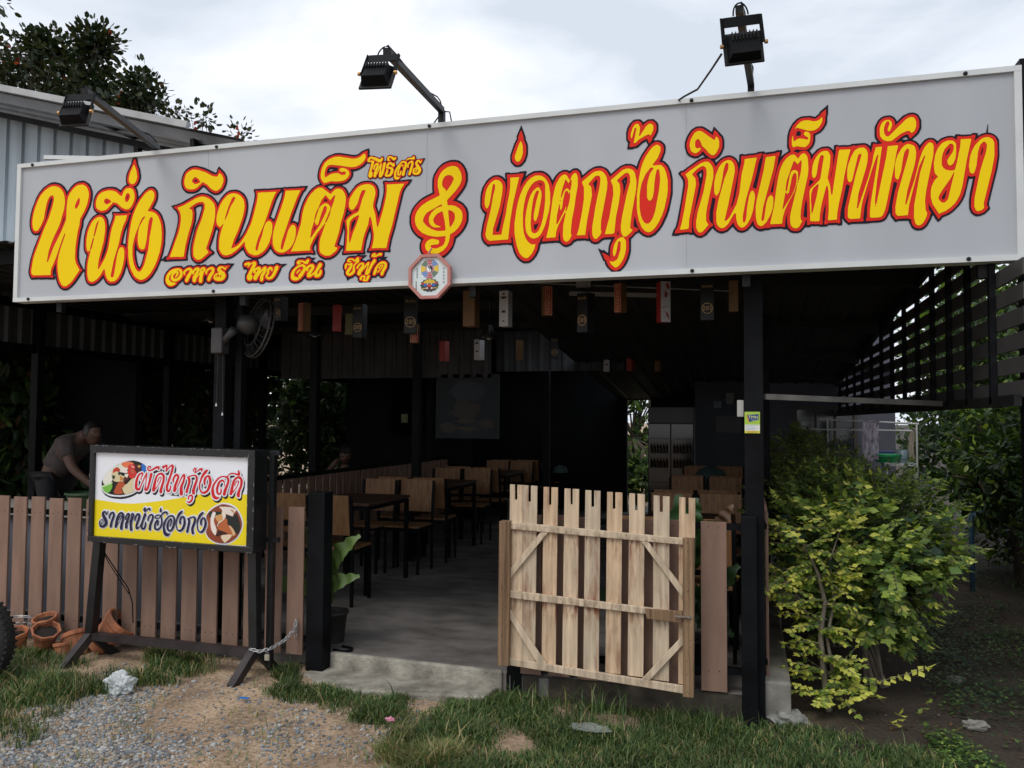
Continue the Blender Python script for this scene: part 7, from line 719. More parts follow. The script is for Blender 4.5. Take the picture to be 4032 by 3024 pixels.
def put(proto, k, loc, rz, label):
    o = proto if not usedc[k] else copy_tree(proto)
    usedc[k] = True; o.location = loc; o.rotation_euler.z = math.radians(rz); o['label'] = label; return o
for col_, X, Y0, ids in (('row left of aisle', -3.33, 2.06, range(4)), ('row by right wall', -.42, 1.45, range(4))):
    for i in ids:
        y = Y0+i*2.02+rnd.uniform(-.05, .05)
        put(tp, 1, (X+rnd.uniform(-.02, .02), y, .15), rnd.uniform(-1, 1), 'dark wood table, %s from the street in the %s' % (ORD[i], col_))
        for j, sx_ in enumerate((-1, 1)):
            side = 'left' if j == 0 else 'right'
            put(cp, 0, (X+sx_*.19+rnd.uniform(-.02, .02), y-.62+rnd.uniform(-.05, .04), .15), 180+rnd.uniform(-4, 4), 'wood chair, %s seat on the street side of the %s table, %s' % (side, ORD[i], col_))
            put(cp, 0, (X+sx_*.19+rnd.uniform(-.02, .02), y+.66+rnd.uniform(-.04, .06), .15), rnd.uniform(-4, 4), 'wood chair, %s seat on the far side of the %s table, %s' % (side, ORD[i], col_))
for i, (x, y) in enumerate(((-5.6, 2.3), (-5.75, 3.6))):
    put(tp, 1, (x, y, .15), 90, 'dark table on the left side where the person leans, %s' % ('nearer one' if i == 0 else 'farther one'))
for i, (x, y, a) in enumerate(((-6.15, 2.95, 5), (-5.4, 2.95, -5), (-4.9, 2.9, 0))):
    put(cp, 0, (x, y, .15), a, 'wood-backed chair behind the %s in the left dining area' % ('bending person', 'red bowls', 'stand sign top')[i])

# ============================================================ hanging liquor cartons
CG = 'liquor cartons hanging in a row under the ceiling'
RED = mat('carton_red', (.32, .025, .02), .5, .08, 6); GOLD = mat('carton_gold', (.55, .38, .16), .4, .1, 6); KR = mat('carton_brown', (.16, .085, .03), .6, .1, 6); KB = mat('carton_black', (.012, .012, .014), .4, .1, 6); WH = mat('carton_white', (.5, .5, .5), .5, .05, 6); GR = mat('carton_olive', (.14, .13, .05), .6, .1, 6)
def carton(kind, x, y, z, h, w_, rz, label):
    t = thing('carton', label, 'carton', (x, y, z), CG)
    M = T(x, y, z) @ RZ(rz); side, front = {'reg': (KR, RED), 'black': (KB, KB), 'white': (WH, WH), 'red': (RED, RED), 'brown': (KR, KR), 'fish': (RED, WH), 'olive': (GR, GR)}[kind]
    MB().box((-w_/2, -w_/2+.001, -h), (w_/2, w_/2, 0), M).build('carton_body', side, t)
    MB().box((-w_/2+.001, -w_/2-.002, -h+.001), (w_/2-.001, -w_/2+.001, -.001), M).build('front_panel', front, t)
    MB().tube([M @ Vector((0, 0, 0)), M @ Vector((0, 0, .3))], .001, 4).build('string', DARKM, t)
    F_ = M @ T(0, -w_/2-.0035, -h/2)
    if kind == 'reg':
        text('lettering', 'REGENCY', w_*.62, F_ @ Matrix.Rotation(-math.pi/2, 4, 'Y'), GOLD, t, h/w_/3.1)
        mb = MB()
        for a, b_ in (((-w_/2+.004, -h/2+.004), (-w_/2+.007, h/2-.004)), ((w_/2-.007, -h/2+.004), (w_/2-.004, h/2-.004)), ((-w_/2+.007, -h/2+.004), (w_/2-.007, -h/2+.007)), ((-w_/2+.007, h/2-.007), (w_/2-.007, h/2-.004))):
            mb.add([F_ @ Vector((a[0], 0, a[1])), F_ @ Vector((b_[0], 0, a[1])), F_ @ Vector((b_[0], 0, b_[1])), F_ @ Vector((a[0], 0, b_[1]))], [(0, 1, 2, 3)])
        mb.build('gold_border', GOLD, t)
    if kind == 'black':
        text('lettering', 'BLEND', w_*.26, F_ @ T(0, 0, h*.36), GOLD, t)
        text('lettering', '285', w_*.5, F_ @ T(0, 0, -h*.2), GOLD, t)
        ring = [[(w_*.42*math.cos(a), -h*.2+w_*.42*math.sin(a)) for a in [k*math.pi/12 for k in range(24)]], [(w_*.37*math.cos(a), -h*.2+w_*.37*math.sin(a)) for a in [k*math.pi/12 for k in range(24)]]]
        printed('ring', ring, 0, GOLD, t, F_)
    if kind == 'white':
        mb = MB()
        for zz, ww, hh in ((.38, .1, .012), (.30, .34, .008), (.27, .2, .006), (-.12, .2, .014), (-.37, .1, .008)):
            MB().box((-w_*ww, -.001, h*zz), (w_*ww, 0, h*zz+hh), F_).build('print_mark', DARKM, t)
    if kind == 'fish':
        polys = [[(w_*.05, h*.47), (w_*.3, h*.45), (w_*.38, h*.33), (w_*.2, h*.30), (0, h*.38)], [(-w_*.1, h*.28), (w_*.2, h*.2), (w_*.1, h*.1), (-w_*.15, h*.12)], [(-w_*.1, -h*.22), (w_*.25, -h*.3), (w_*.38, -h*.46), (w_*.1, -h*.36)], [(w_*.36, -h*.1), (w_*.40, -h*.1), (-w_*.38, -h*.16), (-w_*.40, -h*.14)]]
        printed('red_print', polys, 0, RED, t, F_)
    return t
PX = [('black', -3.21, .6, 2.47, .17, .07, -10, 'black carton with gold 285 hanging highest left, above the wall fan'),
 ('reg', -3.02, .6, 2.42, .20, .062, -28, 'red and brown carton hanging just right of the wall fan'),
 ('red', -2.84, .75, 2.42, .19, .06, 20, 'plain deep red carton hanging right of the leftmost red and brown one'),
 ('olive', -2.76, .8, 2.36, .15, .06, 0, 'dull olive carton hanging low beside the plain red one'),
 ('black', -2.66, .75, 2.42, .24, .075, 0, 'black carton with gold 285 left of the octagonal plaque, facing the street'),
 ('reg', -2.34, 1.0, 2.30, .14, .06, 10, 'small red carton hanging between the two black ones left of the plaque'),
 ('black', -2.27, .75, 2.46, .26, .09, 20, 'large black carton with gold lettering nearest left of the octagonal plaque'),
 ('brown', -1.77, .6, 2.46, .24, .085, -5, 'plain brown carton hanging half behind the octagonal plaque'),
 ('white', -1.53, .6, 2.45, .235, .065, -8, 'white carton with small dark print right of the octagonal plaque'),
 ('reg', -1.25, .6, 2.47, .19, .055, 32, 'red and brown carton second right of the plaque, turned right'),
 ('black', -1.02, .75, 2.44, .26, .085, -25, 'black carton with gold 285 hanging over the gate, left of the middle'),
 ('reg', -.77, .6, 2.47, .185, .055, -30, 'red and brown carton hanging over the middle of the gate'),
 ('fish', -.50, .6, 2.47, .255, .065, 30, 'red and white carton with a fish print over the gate'),
 ('black', -.235, .6, 2.46, .24, .08, 6, 'black carton with gold 285 nearest the right black post'),
 ('brown', -.075, .6, 2.46, .19, .055, 0, 'narrow brown carton against the right black post')]
for a in PX: carton(*a)
for i, (x, y, k) in enumerate(((-2.5, 3.0, 'white'), (-2.15, 3.2, 'brown'), (-1.75, 3.0, 'black'), (-2.9, 3.1, 'red'), (-1.3, 5, 'red'), (-1.0, 5.2, 'brown'), (-1.6, 5.1, 'white'))):
    carton(k, x, y, 2.38, .2, .07, rnd.uniform(-30, 30), '%s carton hanging deeper in the room, %s' % ({'reg': 'red'}.get(k, k), ('behind the brown carton', 'by the pendant lamp', 'next to the inner post', 'above the slatted railing', 'under the far ceiling, left', 'under the far ceiling, right', 'under the far ceiling, middle')[i]))
# pendants
for i, (x, y, z, lb) in enumerate(((-2.15, 2.2, 2.33, 'dark cone pendant lamp hanging behind the white carton'), (-5.1, 2.4, 2.58, 'black pendant lamp under the left ceiling, nearer the sign end'), (-4.4, 3.2, 2.5, 'black pendant lamp under the left ceiling, nearer the fan'))):
    t = thing('pendant_lamp', lb, 'lamp', (x, y, z), 'dark pendant lamps')
    MB().lathe([(.02, .09), (.03, .07), (.035, .05), (.1, -.03), (.098, -.032), (.03, .045)], 18, T(x, y, z)).build('lamp_shade', mat('shade_black', (.02, .02, .02), .35, .1, 5), t, smooth=True)
    MB().tube([(x, y, z+.09), (x, y, z+.3)], .004, 5).build('cord', BLACKM, t)
    MB().lathe([(.001, .0), (.03, -.005), (.03, -.025), (.001, -.04)], 12, T(x, y, z)).build('bulb', WHITEP, t, smooth=True)
# fluorescent batten + wires under the ceiling
t = thing('ceiling_batten', 'white tube light batten under the dark ceiling behind the cartons', 'lamp', (-.9, 1.1, 2.5))
MB().bar((-1.25, 1.3, 2.53), (-.6, 1.35, 2.50), .02, .03).build('batten_body', mat('dull_white', (.3, .3, .3), .5, .1, 5), t)
MB().box((-1.13, .95, 2.52), (-1.03, .99, 2.56)).build('junction_box', MATS['dull_white'], t)
MB().tube([(-2.1, 1.0, 2.62), (-1.1, 1.0, 2.54), (-.1, 1.0, 2.46)], .004, 5).build('wire', MATS['dull_white'], t)
# wall fan
t = thing('wall_fan', 'grey wall fan mounted on the left black post under the sign', 'fan', (-3.3, .1, 2.1))
GREYP = mat('grey_plastic', (.05, .047, .045), .5, .1, 5)
MB().box((-3.355, -.0, 2.02), (-3.27, .085, 2.19)).build('mount', GREYP, t, bevel=.01)
MB().tube([(-3.30, .05, 2.08), (-3.24, .02, 2.13), (-3.18, .0, 2.17)], [.03, .022, .03], 10).build('neck', GREYP, t, smooth=True)
MF = T(-3.13, .1, 2.21) @ Matrix.Rotation(math.radians(-35), 4, 'Z') @ Matrix.Rotation(math.radians(78), 4, 'X')
MB().lathe([(.001, .1), (.05, .09), (.07, .03), (.05, -.02), (.001, -.03)], 16, MF @ T(0, 0, -.02)).build('motor', GREYP, t, smooth=True)
for k in range(3):
    a = 2*math.pi*k/3+.3; mb = MB(); vs = []
    for r in (.04, .08, .12, .16): 
        for s_, zz in ((-.42, -.02), (.0, .0), (.42, .02)): vs.append(MF @ Vector((r*math.cos(a+s_), r*math.sin(a+s_), -.06+zz)))
    mb.add(vs, [(i*3+j, i*3+j+1, i*3+j+4, i*3+j+3) for i in range(3) for j in range(2)]).build('blade', mat('fan_blade', (.05, .05, .055), .4, .1, 4), t)
mb = MB()
for r, zz in ((.2, -.05), (.2, -.075), (.13, -.10), (.13, -.02)): mb.tube([MF @ Vector((r*math.cos(2*math.pi*k/28), r*math.sin(2*math.pi*k/28), zz)) for k in range(29)], .0035 if r < .2 else .006, 5, False)
for k in range(26):
    a = 2*math.pi*k/26; mb.tube([MF @ Vector((.03*math.cos(a), .03*math.sin(a), -.11)), MF @ Vector((.13*math.cos(a), .13*math.sin(a), -.10)), MF @ Vector((.2*math.cos(a), .2*math.sin(a), -.06)), MF @ Vector((.13*math.cos(a), .13*math.sin(a), -.02))], .001, 3, False)
mb.build('fan_cage', GREYP, t)
MB().tube([(-3.31, .02, 2.02), (-3.315, .02, 1.7)], .0015, 4).tube([(-3.28, .03, 2.02), (-3.275, .03, 1.64)], .0015, 4).build('pull_cord', GREYP, t)
MB().lathe([(.001, .0), (.007, -.02), (.001, -.025)], 8, T(-3.315, .02, 1.7)).lathe([(.001, .0), (.007, -.02), (.001, -.025)], 8, T(-3.275, .03, 1.64)).build('pull_knob', WHITEP, t)

# notices on the right post, boxes
t = thing('cable_tv_sticker', 'yellow-green TMN cable TV notice stuck on the right black post', 'notice', (.02, -.06, 1.6))
def rect(nm, x0, z0, x1, z1, y, h): MB().add([(x0, y, z0), (x1, y, z0), (x1, y, z1), (x0, y, z1)], [(0, 1, 2, 3)]).build(nm, pm(h), t)
Y_ = .004
MB().box((-.013, Y_, 1.537), (.066, .0095, 1.652)).build('sheet', pm('a8c84a'), t)
rect('white_field', -.012, 1.551, .065, 1.583, Y_-.001, 'e8e8e0'); rect('yellow_band', -.012, 1.538, .065, 1.5505, Y_-.001, 'd8d84a')
printed('blue_panel', [[(0, 1.635), (.06, 1.64), (.06, 1.612), (.012, 1.597)]], Y_-.001, pm('1c3c78'), t)
printed('orange_edge', [[(-.006, 1.638), (0, 1.635), (.012, 1.597), (.008, 1.594)]], Y_-.001, pm('d89030'), t)
text('lettering', 'TMN', .024, T(.032, Y_-.002, 1.622), pm('e8e8a0'), t); text('lettering', 'CABLE TV', .008, T(.036, Y_-.002, 1.607), pm('c8d0e0'), t)
text('lettering', '038-303734', .011, T(.026, Y_-.002, 1.544), pm('c84830'), t)
mb = MB()
for k in range(4): mb.add([(-.008, Y_-.0015, 1.556+k*.007), (.058 if k % 2 else .04, Y_-.0015, 1.556+k*.007), (.058 if k % 2 else .04, Y_-.0015, 1.5575+k*.007), (-.008, Y_-.0015, 1.5575+k*.007)], [(0, 1, 2, 3)])
mb.build('print_lines', pm('6080b0'), t)
tag(MB().box((-.052, .03, 1.625), (-.017, .08, 1.715)).build('switch_box', mat('offwhite_plastic', (.42, .41, .37), .5, .05, 5), bevel=.003), 'off-white electric box on the left side of the right black post', 'switch box')

# ============================================================ dining room back: fridge, poster, papers
t = thing('display_fridge', 'tall two-door glass display fridge in the dark back of the room', 'fridge', (-.95, 7, .15))
FRM = mat('fridge_grey', (.04, .045, .05), .5, .1, 3); FG = mat('fridge_glass', (.03, .035, .04), .08, .2, 3)
MB().box((-1.33, 7.0, .15), (-.70, 7.5, 1.8)).build('cabinet', FRM, t, bevel=.01)
MB().box((-1.32, 6.985, 1.58), (-.71, 6.998, 1.78)).build('header', mat('fridge_header', (.055, .06, .07), .4, .1, 3), t)
for x0 in (-1.32, -1.01):
    d = MB().box((x0, 6.97, .6), (x0+.30, 6.996, 1.56)).build('door', FG, t, bevel=.004)
    mb = MB()
    for z in (.75, .95, 1.15, 1.35):
        mb.box((x0+.02, 6.960, z), (x0+.28, 6.968, z+.008))
    mb.build('shelf_edge', FRM, t)
    for k in range(6):
        for z in (.96, 1.16): MB().lathe([(.018, 0), (.018, .08), (.008, .11), (.008, .13)], 8, T(x0+.04+k*.042, 6.955-.004, z)).build('bottle', mat('brown_glass', (.03, .015, .006), .2, .1, 3), t)
t = thing('wall_poster', 'large framed crab and prawn poster on the dark back wall', 'poster', (-3.3, 5, 1.7))
MB().box((-3.72, 5.0, 1.37), (-2.9, 5.03, 2.16)).build('sheet', mat('poster_grey', (.035, .04, .043), .8, .1, 3), t)
def blob(cx, cz, rx, rz, n=16, j=.2): return [(cx+rx*(1+rnd.uniform(-j, j))*math.cos(2*math.pi*k/n), cz+rz*(1+rnd.uniform(-j, j))*math.sin(2*math.pi*k/n)) for k in range(n)]
printed('blue_wash', [blob(-3.3, 1.95, .24, .13)], 4.998, pm('1c2832'), t); printed('crab', [blob(-3.33, 1.72, .2, .13, 20, .35)], 4.997, pm('2c1a16'), t); printed('prawn', [blob(-3.06, 1.55, .1, .06)], 4.9965, pm('30201a'), t); printed('prawn', [blob(-3.55, 1.5, .12, .06)], 4.9965, pm('30201a'), t)
printed('lettering', [blob(-3.32, 1.58, .14, .03, 14, .3), blob(-3.3, 1.49, .13, .03, 14, .3)], 4.996, pm('3a3018'), t)
for i, (x, y, z, w_, h, c, lb) in enumerate(((-.43, 6.8, 1.78, .1, .09, (.12, .16, .2), 'pale blue paper on the back wall left of the right post'), (-.27, 6.8, 1.83, .1, .15, (.13, .14, .13), 'grey paper on the back wall nearest the right post'), (-.4, 6.8, 1.45, .33, .22, (.07, .075, .07), 'wide dim notice board on the back wall by the fridge'), (-5.0, 6.88, 1.55, .1, .13, (.2, .22, .1), 'small yellow-green paper on the dark partition'))):
    tag(MB().box((x, y, z), (x+w_, y+.02, z+h)).build('notice_paper', mat('paper_%d' % i, c, .6, .1, 5)), lb, 'notice')
MB().box((-.68, 6.84, .15), (.03, 6.9, 2.3)).build('wall', mat('blue_grey_wall', (.045, .05, .06), .8, .1, 2), b)
# cloth cover, condiments
t = tag(MB().lathe([(.2, 0), (.19, .05), (.14, .12), (.05, .16), (.001, .165)], 20, T(-.42, 5.5, .905)).build('food_cover', mat('teal_mesh', (.05, .09, .085), .7, .2, 10), smooth=True), 'teal domed food cover on a table near the fridge', 'food cover')
t = tag(MB().lathe([(.11, 0), (.10, .03), (.07, .08), (.001, .1)], 16, T(-2.4, 6.2, .905)).build('food_cover', MATS['teal_mesh'], smooth=True), 'small dim food cover on a far table in the left row', 'food cover')
# green basket, red bowls, cloth on the left
t = thing('plastic_basket', 'green plastic basket on the dark counter behind the brown slats', 'basket', (-4.95, .7, .9))
mb = MB(); mb.lathe([(.12, .0), (.15, .1), (.16, .1), (.155, .115)], 28, T(-4.95, .7, .905)); mb.build('basket_body', mat('green_plastic', (.015, .05, .01), .6, .15, 9), t)
for i, (x, y, lb) in enumerate(((-5.62, 2.15, 'red bowl by the bending person, left one'), (-5.25, 2.3, 'red bowl under the hand of the bending person'))):
    tag(MB().lathe([(.05, 0), (.1, .03), (.13, .07), (.125, .07), (.05, .01)], 18, T(x, y, .906)).build('bowl', mat('red_plastic', (.22, .01, .015), .4, .1, 9), smooth=True), lb, 'bowl')
# ============================================================ people
def skinned(name, pts, edges, radii, m, parent, sub=2):
    me = bpy.data.meshes.new(name); me.from_pydata(pts, edges, []); o = bpy.data.objects.new(name, me); COL.objects.link(o)
    md = o.modifiers.new('s', 'SKIN'); md.use_smooth_shade = True
    for v, r in zip(me.skin_vertices[0].data, radii): v.radius = (r, r) if not isinstance(r, tuple) else r
    me.skin_vertices[0].data[0].use_root = True
    o.modifiers.new('u', 'SUBSURF').levels = sub; o.modifiers['u'].render_levels = sub
    dg = bpy.context.evaluated_depsgraph_get(); m2 = bpy.data.meshes.new_from_object(o.evaluated_get(dg)); bpy.data.objects.remove(o)
    m2.materials.clear(); m2.materials.append(m); return link(name, m2, parent)
SKIN = mat('skin', (.13, .068, .045), .6, .1, 6); HAIR = mat('black_hair', (.012, .01, .009), .5, .2, 30); SHIRT = mat('mauve_shirt', (.095, .072, .068), .9, .2, 14, .6, 18); TROU = mat('dark_trousers', (.02, .02, .022), .8, .15, 10)
p = thing('person', 'person in a mauve-brown shirt bending over a table on the far left, arm stretched out', 'person', (-6.36, 1.8, .15))
ox, oy = -6.36, 1.8
P = [(0, 0, .90), (.06, 0, 1.0), (.17, 0, 1.14), (.28, 0, 1.24), (.335, -.01, 1.28), (.40, -.01, 1.31),       # pelvis..neck, head base
     (.27, -.17, 1.20), (.40, -.20, .98), (.60, -.16, .82), (.66, -.15, .79),                        # near arm
     (.29, .16, 1.21), (.50, .2, 1.03), (.70, .2, .89), (.76, .2, .865),                                # far arm
     (-.0, -.09, .86), (.04, -.1, .48), (-.04, -.1, .08), (.1, -.1, .03),
     (-.02, .09, .86), (.0, .12, .48), (-.12, .12, .08), (.02, .12, .03)]
Ed = [(0,1),(1,2),(2,3),(3,4),(4,5),(3,6),(6,7),(7,8),(8,9),(3,10),(10,11),(11,12),(12,13),(0,14),(14,15),(15,16),(16,17),(0,18),(18,19),(19,20),(20,21)]
Rr = [.13,.125,.14,.13,.055,.055,.062,.045,.034,.03,.062,.045,.034,.03,.085,.06,.04,.035,.085,.06,.04,.035]
off = Vector((ox, oy, .15))
skinned('body', [Vector(q)+off for q in P], Ed, Rr, SKIN, p)
def head(parent, c, tilt, face):
    M = T(*c) @ RZ(face) @ Matrix.Rotation(math.radians(tilt), 4, 'X')
    mb = MB(); prof = []
    vs = []; n = 20; rows = 14
    for i in range(rows+1):
        ph = math.pi*i/rows
        for k in range(n):
            th = 2*math.pi*k/n; x = .072*math.sin(ph)*math.cos(th); y = .092*math.sin(ph)*math.sin(th); z = .115*math.cos(ph)
            if z < -.03: x *= .82; y *= .88
            if y < -.06 and abs(x) < .014 and -.035 < z < .012: y -= .02    # nose
            if y < -.05 and abs(z-.015) < .012 and .015 < abs(x) < .04: y += .008   # eye sockets
            vs.append(M @ Vector((x, y, z)))
    fs = [(i*n+k, i*n+(k+1) % n, (i+1)*n+(k+1) % n, (i+1)*n+k) for i in range(rows) for k in range(n)]
    mb.add(vs, fs).build('head', SKIN, parent, smooth=True)
    for s_ in (-1, 1):
        MB().lathe([(.001, .006), (.016, .004), (.02, 0), (.001, -.004)], 10, M @ T(s_*.074, .005, 0) @ Matrix.Rotation(s_*math.pi/2, 4, 'Y')).build('ear', SKIN, parent, smooth=True)
        MB().lathe([(.001, .006), (.008, .002), (.001, -.004)], 8, M @ T(s_*.027, -.083, .015) @ Matrix.Rotation(math.pi/2, 4, 'X')).build('eye', HAIR, parent, smooth=True)
    MB().box((-.02, -.091, -.056), (.02, -.082, -.050), M).build('mouth', mat('lips', (.16, .05, .045), .5, .1, 5), parent)
    vs = []; 
    for i in range(rows//2+2):
        ph = math.pi*i/rows
        for k in range(n):
            th = 2*math.pi*k/n; z = .124*math.cos(ph); lim = 1 if math.sin(th) > -.35 else 0
            vs.append(M @ Vector((.08*math.sin(ph)*math.cos(th), .1*math.sin(ph)*math.sin(th)+.004, max(z, -.02) if lim else max(z, .06))))
    mb = MB(); mb.add(vs, [(i*n+k, i*n+(k+1) % n, (i+1)*n+(k+1) % n, (i+1)*n+k) for i in range(rows//2+1) for k in range(n)]).build('hair', HAIR, parent, smooth=True)
head(p, (ox+.44, oy-.01, .15+1.30), 0, 75)
skinned('shirt', [Vector(q)+off for q in [(0, 0, .93), (.06, 0, 1.02), (.17, 0, 1.15), (.27, 0, 1.235), (.31, 0, 1.26), (.27, -.17, 1.20), (.35, -.195, 1.07), (.29, .16, 1.21), (.40, .19, 1.11)]], [(0,1),(1,2),(2,3),(3,4),(3,5),(5,6),(3,7),(7,8)], [.15,.145,.155,.145,.08,.078,.062,.078,.062], SHIRT, p)
skinned('trousers', [Vector(q)+off for q in [(0, 0, .89), (-.0, -.09, .84), (.04, -.1, .48), (-.04, -.1, .1), (-.02, .09, .84), (.0, .12, .48), (-.12, .12, .1)]], [(0,1),(1,2),(2,3),(0,4),(4,5),(5,6)], [.14,.1,.072,.055,.1,.072,.055], TROU, p)
def hand(parent, c, ang):
    M = T(*c) @ RZ(ang)
    MB().box((0, -.03, -.012), (.07, .03, .01), M).build('palm', SKIN, parent, bevel=.008)
    for k, l_ in enumerate((.055, .065, .07, .06)):
        MB().tube([M @ Vector((.065, -.025+k*.0165, 0)), M @ Vector((.065+l_*.5, -.026+k*.0175, .004)), M @ Vector((.065+l_, -.027+k*.018, -.012))], [.0075, .007, .006], 6).build('finger', SKIN, parent, smooth=True)
    MB().tube([M @ Vector((.015, -.03, 0)), M @ Vector((.035, -.05, .0)), M @ Vector((.055, -.058, -.006))], [.009, .008, .006], 6).build('finger', SKIN, parent, smooth=True)
hand(p, (ox+.64, oy-.15, .93), 10); hand(p, (ox+.74, oy+.2, 1.01), 0)
p2 = thing('person', 'dark-haired person with a raised bent arm resting behind the slatted railing', 'person', (-4.55, 4.2, .15))
off = Vector((-4.55, 4.2, .15))
skinned('body', [Vector(q)+off for q in [(0, 0, .45), (0, 0, .65), (.0, -.02, .78), (.02, -.04, .88), (.03, -.05, .94), (-.16, -.03, .77), (-.24, -.12, .62+.08), (-.06, -.12, .94), (-.02, -.12, .98), (.17, -.02, .77), (.25, -.1, .65), (.15, -.25, .68), (-.08, -.05, .42), (-.09, -.45, .45), (-.09, -.45, .06), (.08, -.05, .42), (.09, -.45, .45), (.09, -.45, .06)]],
    [(0,1),(1,2),(2,3),(3,4),(2,5),(5,6),(6,7),(7,8),(2,9),(9,10),(10,11),(0,12),(12,13),(13,14),(0,15),(15,16),(16,17)], [.13,.12,.12,.05,.05,.06,.045,.035,.03,.06,.045,.035,.08,.06,.04,.08,.06,.04], SKIN, p2)
skinned('shirt', [Vector(q)+off for q in [(0, 0, .47), (0, 0, .65), (0, -.02, .78), (.01, -.03, .83), (-.16, -.03, .77), (.17, -.02, .77)]], [(0,1),(1,2),(2,3),(2,4),(2,5)], [.145,.135,.135,.07,.075,.075], TROU, p2)
head(p2, (-4.50, 4.13, .15+1.03), 20, 20); hand(p2, (-4.57, 4.06, 1.13), 60)

# ============================================================ leaves
def leafset(name, leaves, mats, parent=None, kind=None):
    """leaves: list of (pos, dir, up, length, width, material index, fold)"""
    vs = []; fs = []; mi = []
    for (p, d, u, ln, wd, k, fold) in leaves:
        d = d.normalized(); x = d.cross(u)
        if x.length < 1e-4: x = d.orthogonal()
        x.normalize(); n = x.cross(d).normalized(); o = len(vs)
        vs += [p, p+d*ln*.45+x*wd/2-n*fold*wd, p+d*ln, p+d*ln*.45-x*wd/2-n*fold*wd, p+d*ln*.5]
        fs += [(o, o+1, o+2, o+4), (o, o+4, o+2, o+3)]; mi += [k, k]
    me = bpy.data.meshes.new(name); me.from_pydata([tuple(v) for v in vs], [], fs)
    for m in mats: me.materials.append(m)
    me.polygons.foreach_set('material_index', mi); me.update(); o = link(name, me, parent)
    if kind: o['kind'] = kind
    return o
def rv(s=1): return Vector((rnd.gauss(0, s), rnd.gauss(0, s), rnd.gauss(0, s)))
UP = Vector((0, 0, 1))
G_YEL = leafmat('leaf_yellow', (.74, .74, .16)); G_LIME = leafmat('leaf_lime', (.32, .42, .08)); G_MID = leafmat('leaf_mid', (.12, .21, .05)); G_OLI = leafmat('leaf_olive', (.13, .17, .04)); G_DRK = leafmat('leaf_dark', (.035, .07, .022)); G_DRK2 = leafmat('leaf_dark_blue', (.03, .065, .035)); G_BRN = leafmat('leaf_brown', (.16, .09, .05)); G_RED = leafmat('leaf_red', (.30, .05, .03)); G_SIL = leafmat('leaf_silhouette_dark', (.022, .04, .014), .12); G_SIL2 = leafmat('leaf_silhouette_olive', (.05, .055, .02), .15)  # G_SIL, G_SIL2: backlit silhouette darkness put into the leaf colour
BARK = mat('bark', (.12, .095, .07), .9, .3, 8, .6, 40, stretch=(6, 6, 1)); BARKP = mat('pale_bark', (.2, .17, .13), .9, .25, 8, .5, 40, stretch=(6, 6, 1))
def spray(out, p, d, ln, n, ls, mats, droop=.35, face=None):
    """a twig with paired leaves in one plane"""
    d = d.normalized(); side = d.cross(UP).normalized() if abs(d.z) < .95 else Vector((1, 0, 0)); q = Vector(p); tw = [q.copy()]
    for i in range(n):
        t = i/n; d = (d+Vector((0, 0, -droop/n))+rv(.03)).normalized(); q = q+d*ln/n; tw.append(q.copy()); side = d.cross(UP)
        if side.length < .1: side = Vector((1, 0, 0))
        side.normalize(); s = ls*(1-.35*abs(t-.4))*rnd.uniform(.85, 1.15)
        for sg in (-1, 1):
            dd = (d*.55+side*sg*1.0+Vector((0, 0, rnd.uniform(-.75, .2)))).normalized()
            out.append((q.copy(), dd, (UP*.7+face+rv(.35)) if face else UP+rv(.25), s, s*.62, mats(t), rnd.uniform(.05, .2)))
    out.append((q.copy(), d, UP, ls, ls*.5, mats(1), .1)); return tw
def hedge(name, label, c, r, nsp, trunk, pal, ls=.042, front=None, lo=.1):
    t = thing(name, label, 'shrub', trunk, 'golden-green shrubs along the right side'); out = []; tw = MB(); c = Vector(c); tb = Vector(trunk)
    for i in range(nsp):
        while True:
            v = rv(1).normalized()
            if v.z > -.75: break
        rr = rnd.uniform(.55, 1.0)**.6; k = 1+.55*noise.noise(v*2.6+c); fz = max(.5, min(1.12, .92+v.z*.55)); p = c+Vector((v.x*r[0]*rr*k*fz, v.y*r[1]*rr*k*fz, v.z*r[2]*rr*k))
        if p.z < lo: continue
        d = (v+Vector((0, 0, .15))+rv(.35)).normalized()
        deep = rr < .8  # inner sprays take darker leaves, depth shade put into the colour
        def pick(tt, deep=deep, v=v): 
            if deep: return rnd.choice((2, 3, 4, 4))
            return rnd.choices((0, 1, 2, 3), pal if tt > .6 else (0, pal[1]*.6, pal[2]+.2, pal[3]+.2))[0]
        L_ = rnd.uniform(.16, .28)*r[2]/.65
        pts = spray(out, p-d*L_*.6, d, L_, rnd.randint(5, 8), ls*rnd.choice((.5, .75, .9, 1.0)), pick, .35, Vector((v.x, v.y, .2))*.9); tw.tube(pts[::3]+[pts[-1]], .0015, 3, False)
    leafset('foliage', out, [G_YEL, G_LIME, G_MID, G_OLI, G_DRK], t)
    for k in range(7):
        a = rnd.uniform(0, 6.28); e_ = c+Vector((math.cos(a)*r[0]*.6, math.sin(a)*r[1]*.6, r[2]*rnd.uniform(0, .6))); m_ = tb.lerp(e_, .45)+Vector((0, 0, .12))
        tw.tube([tb+rv(.02), m_, e_], [.016, .010, .004], 6)
    tw.build('stem', BARKP, t); return t
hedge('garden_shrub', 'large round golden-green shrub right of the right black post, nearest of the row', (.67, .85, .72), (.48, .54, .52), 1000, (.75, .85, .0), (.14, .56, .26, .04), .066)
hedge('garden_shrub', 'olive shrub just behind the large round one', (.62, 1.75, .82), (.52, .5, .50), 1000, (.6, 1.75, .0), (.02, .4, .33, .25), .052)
hedge('garden_shrub', 'dark olive shrub third from the street, below the clothes rail', (.56, 2.75, .86), (.44, .55, .54), 900, (.6, 2.7, .0), (.0, .3, .35, .35), .046)
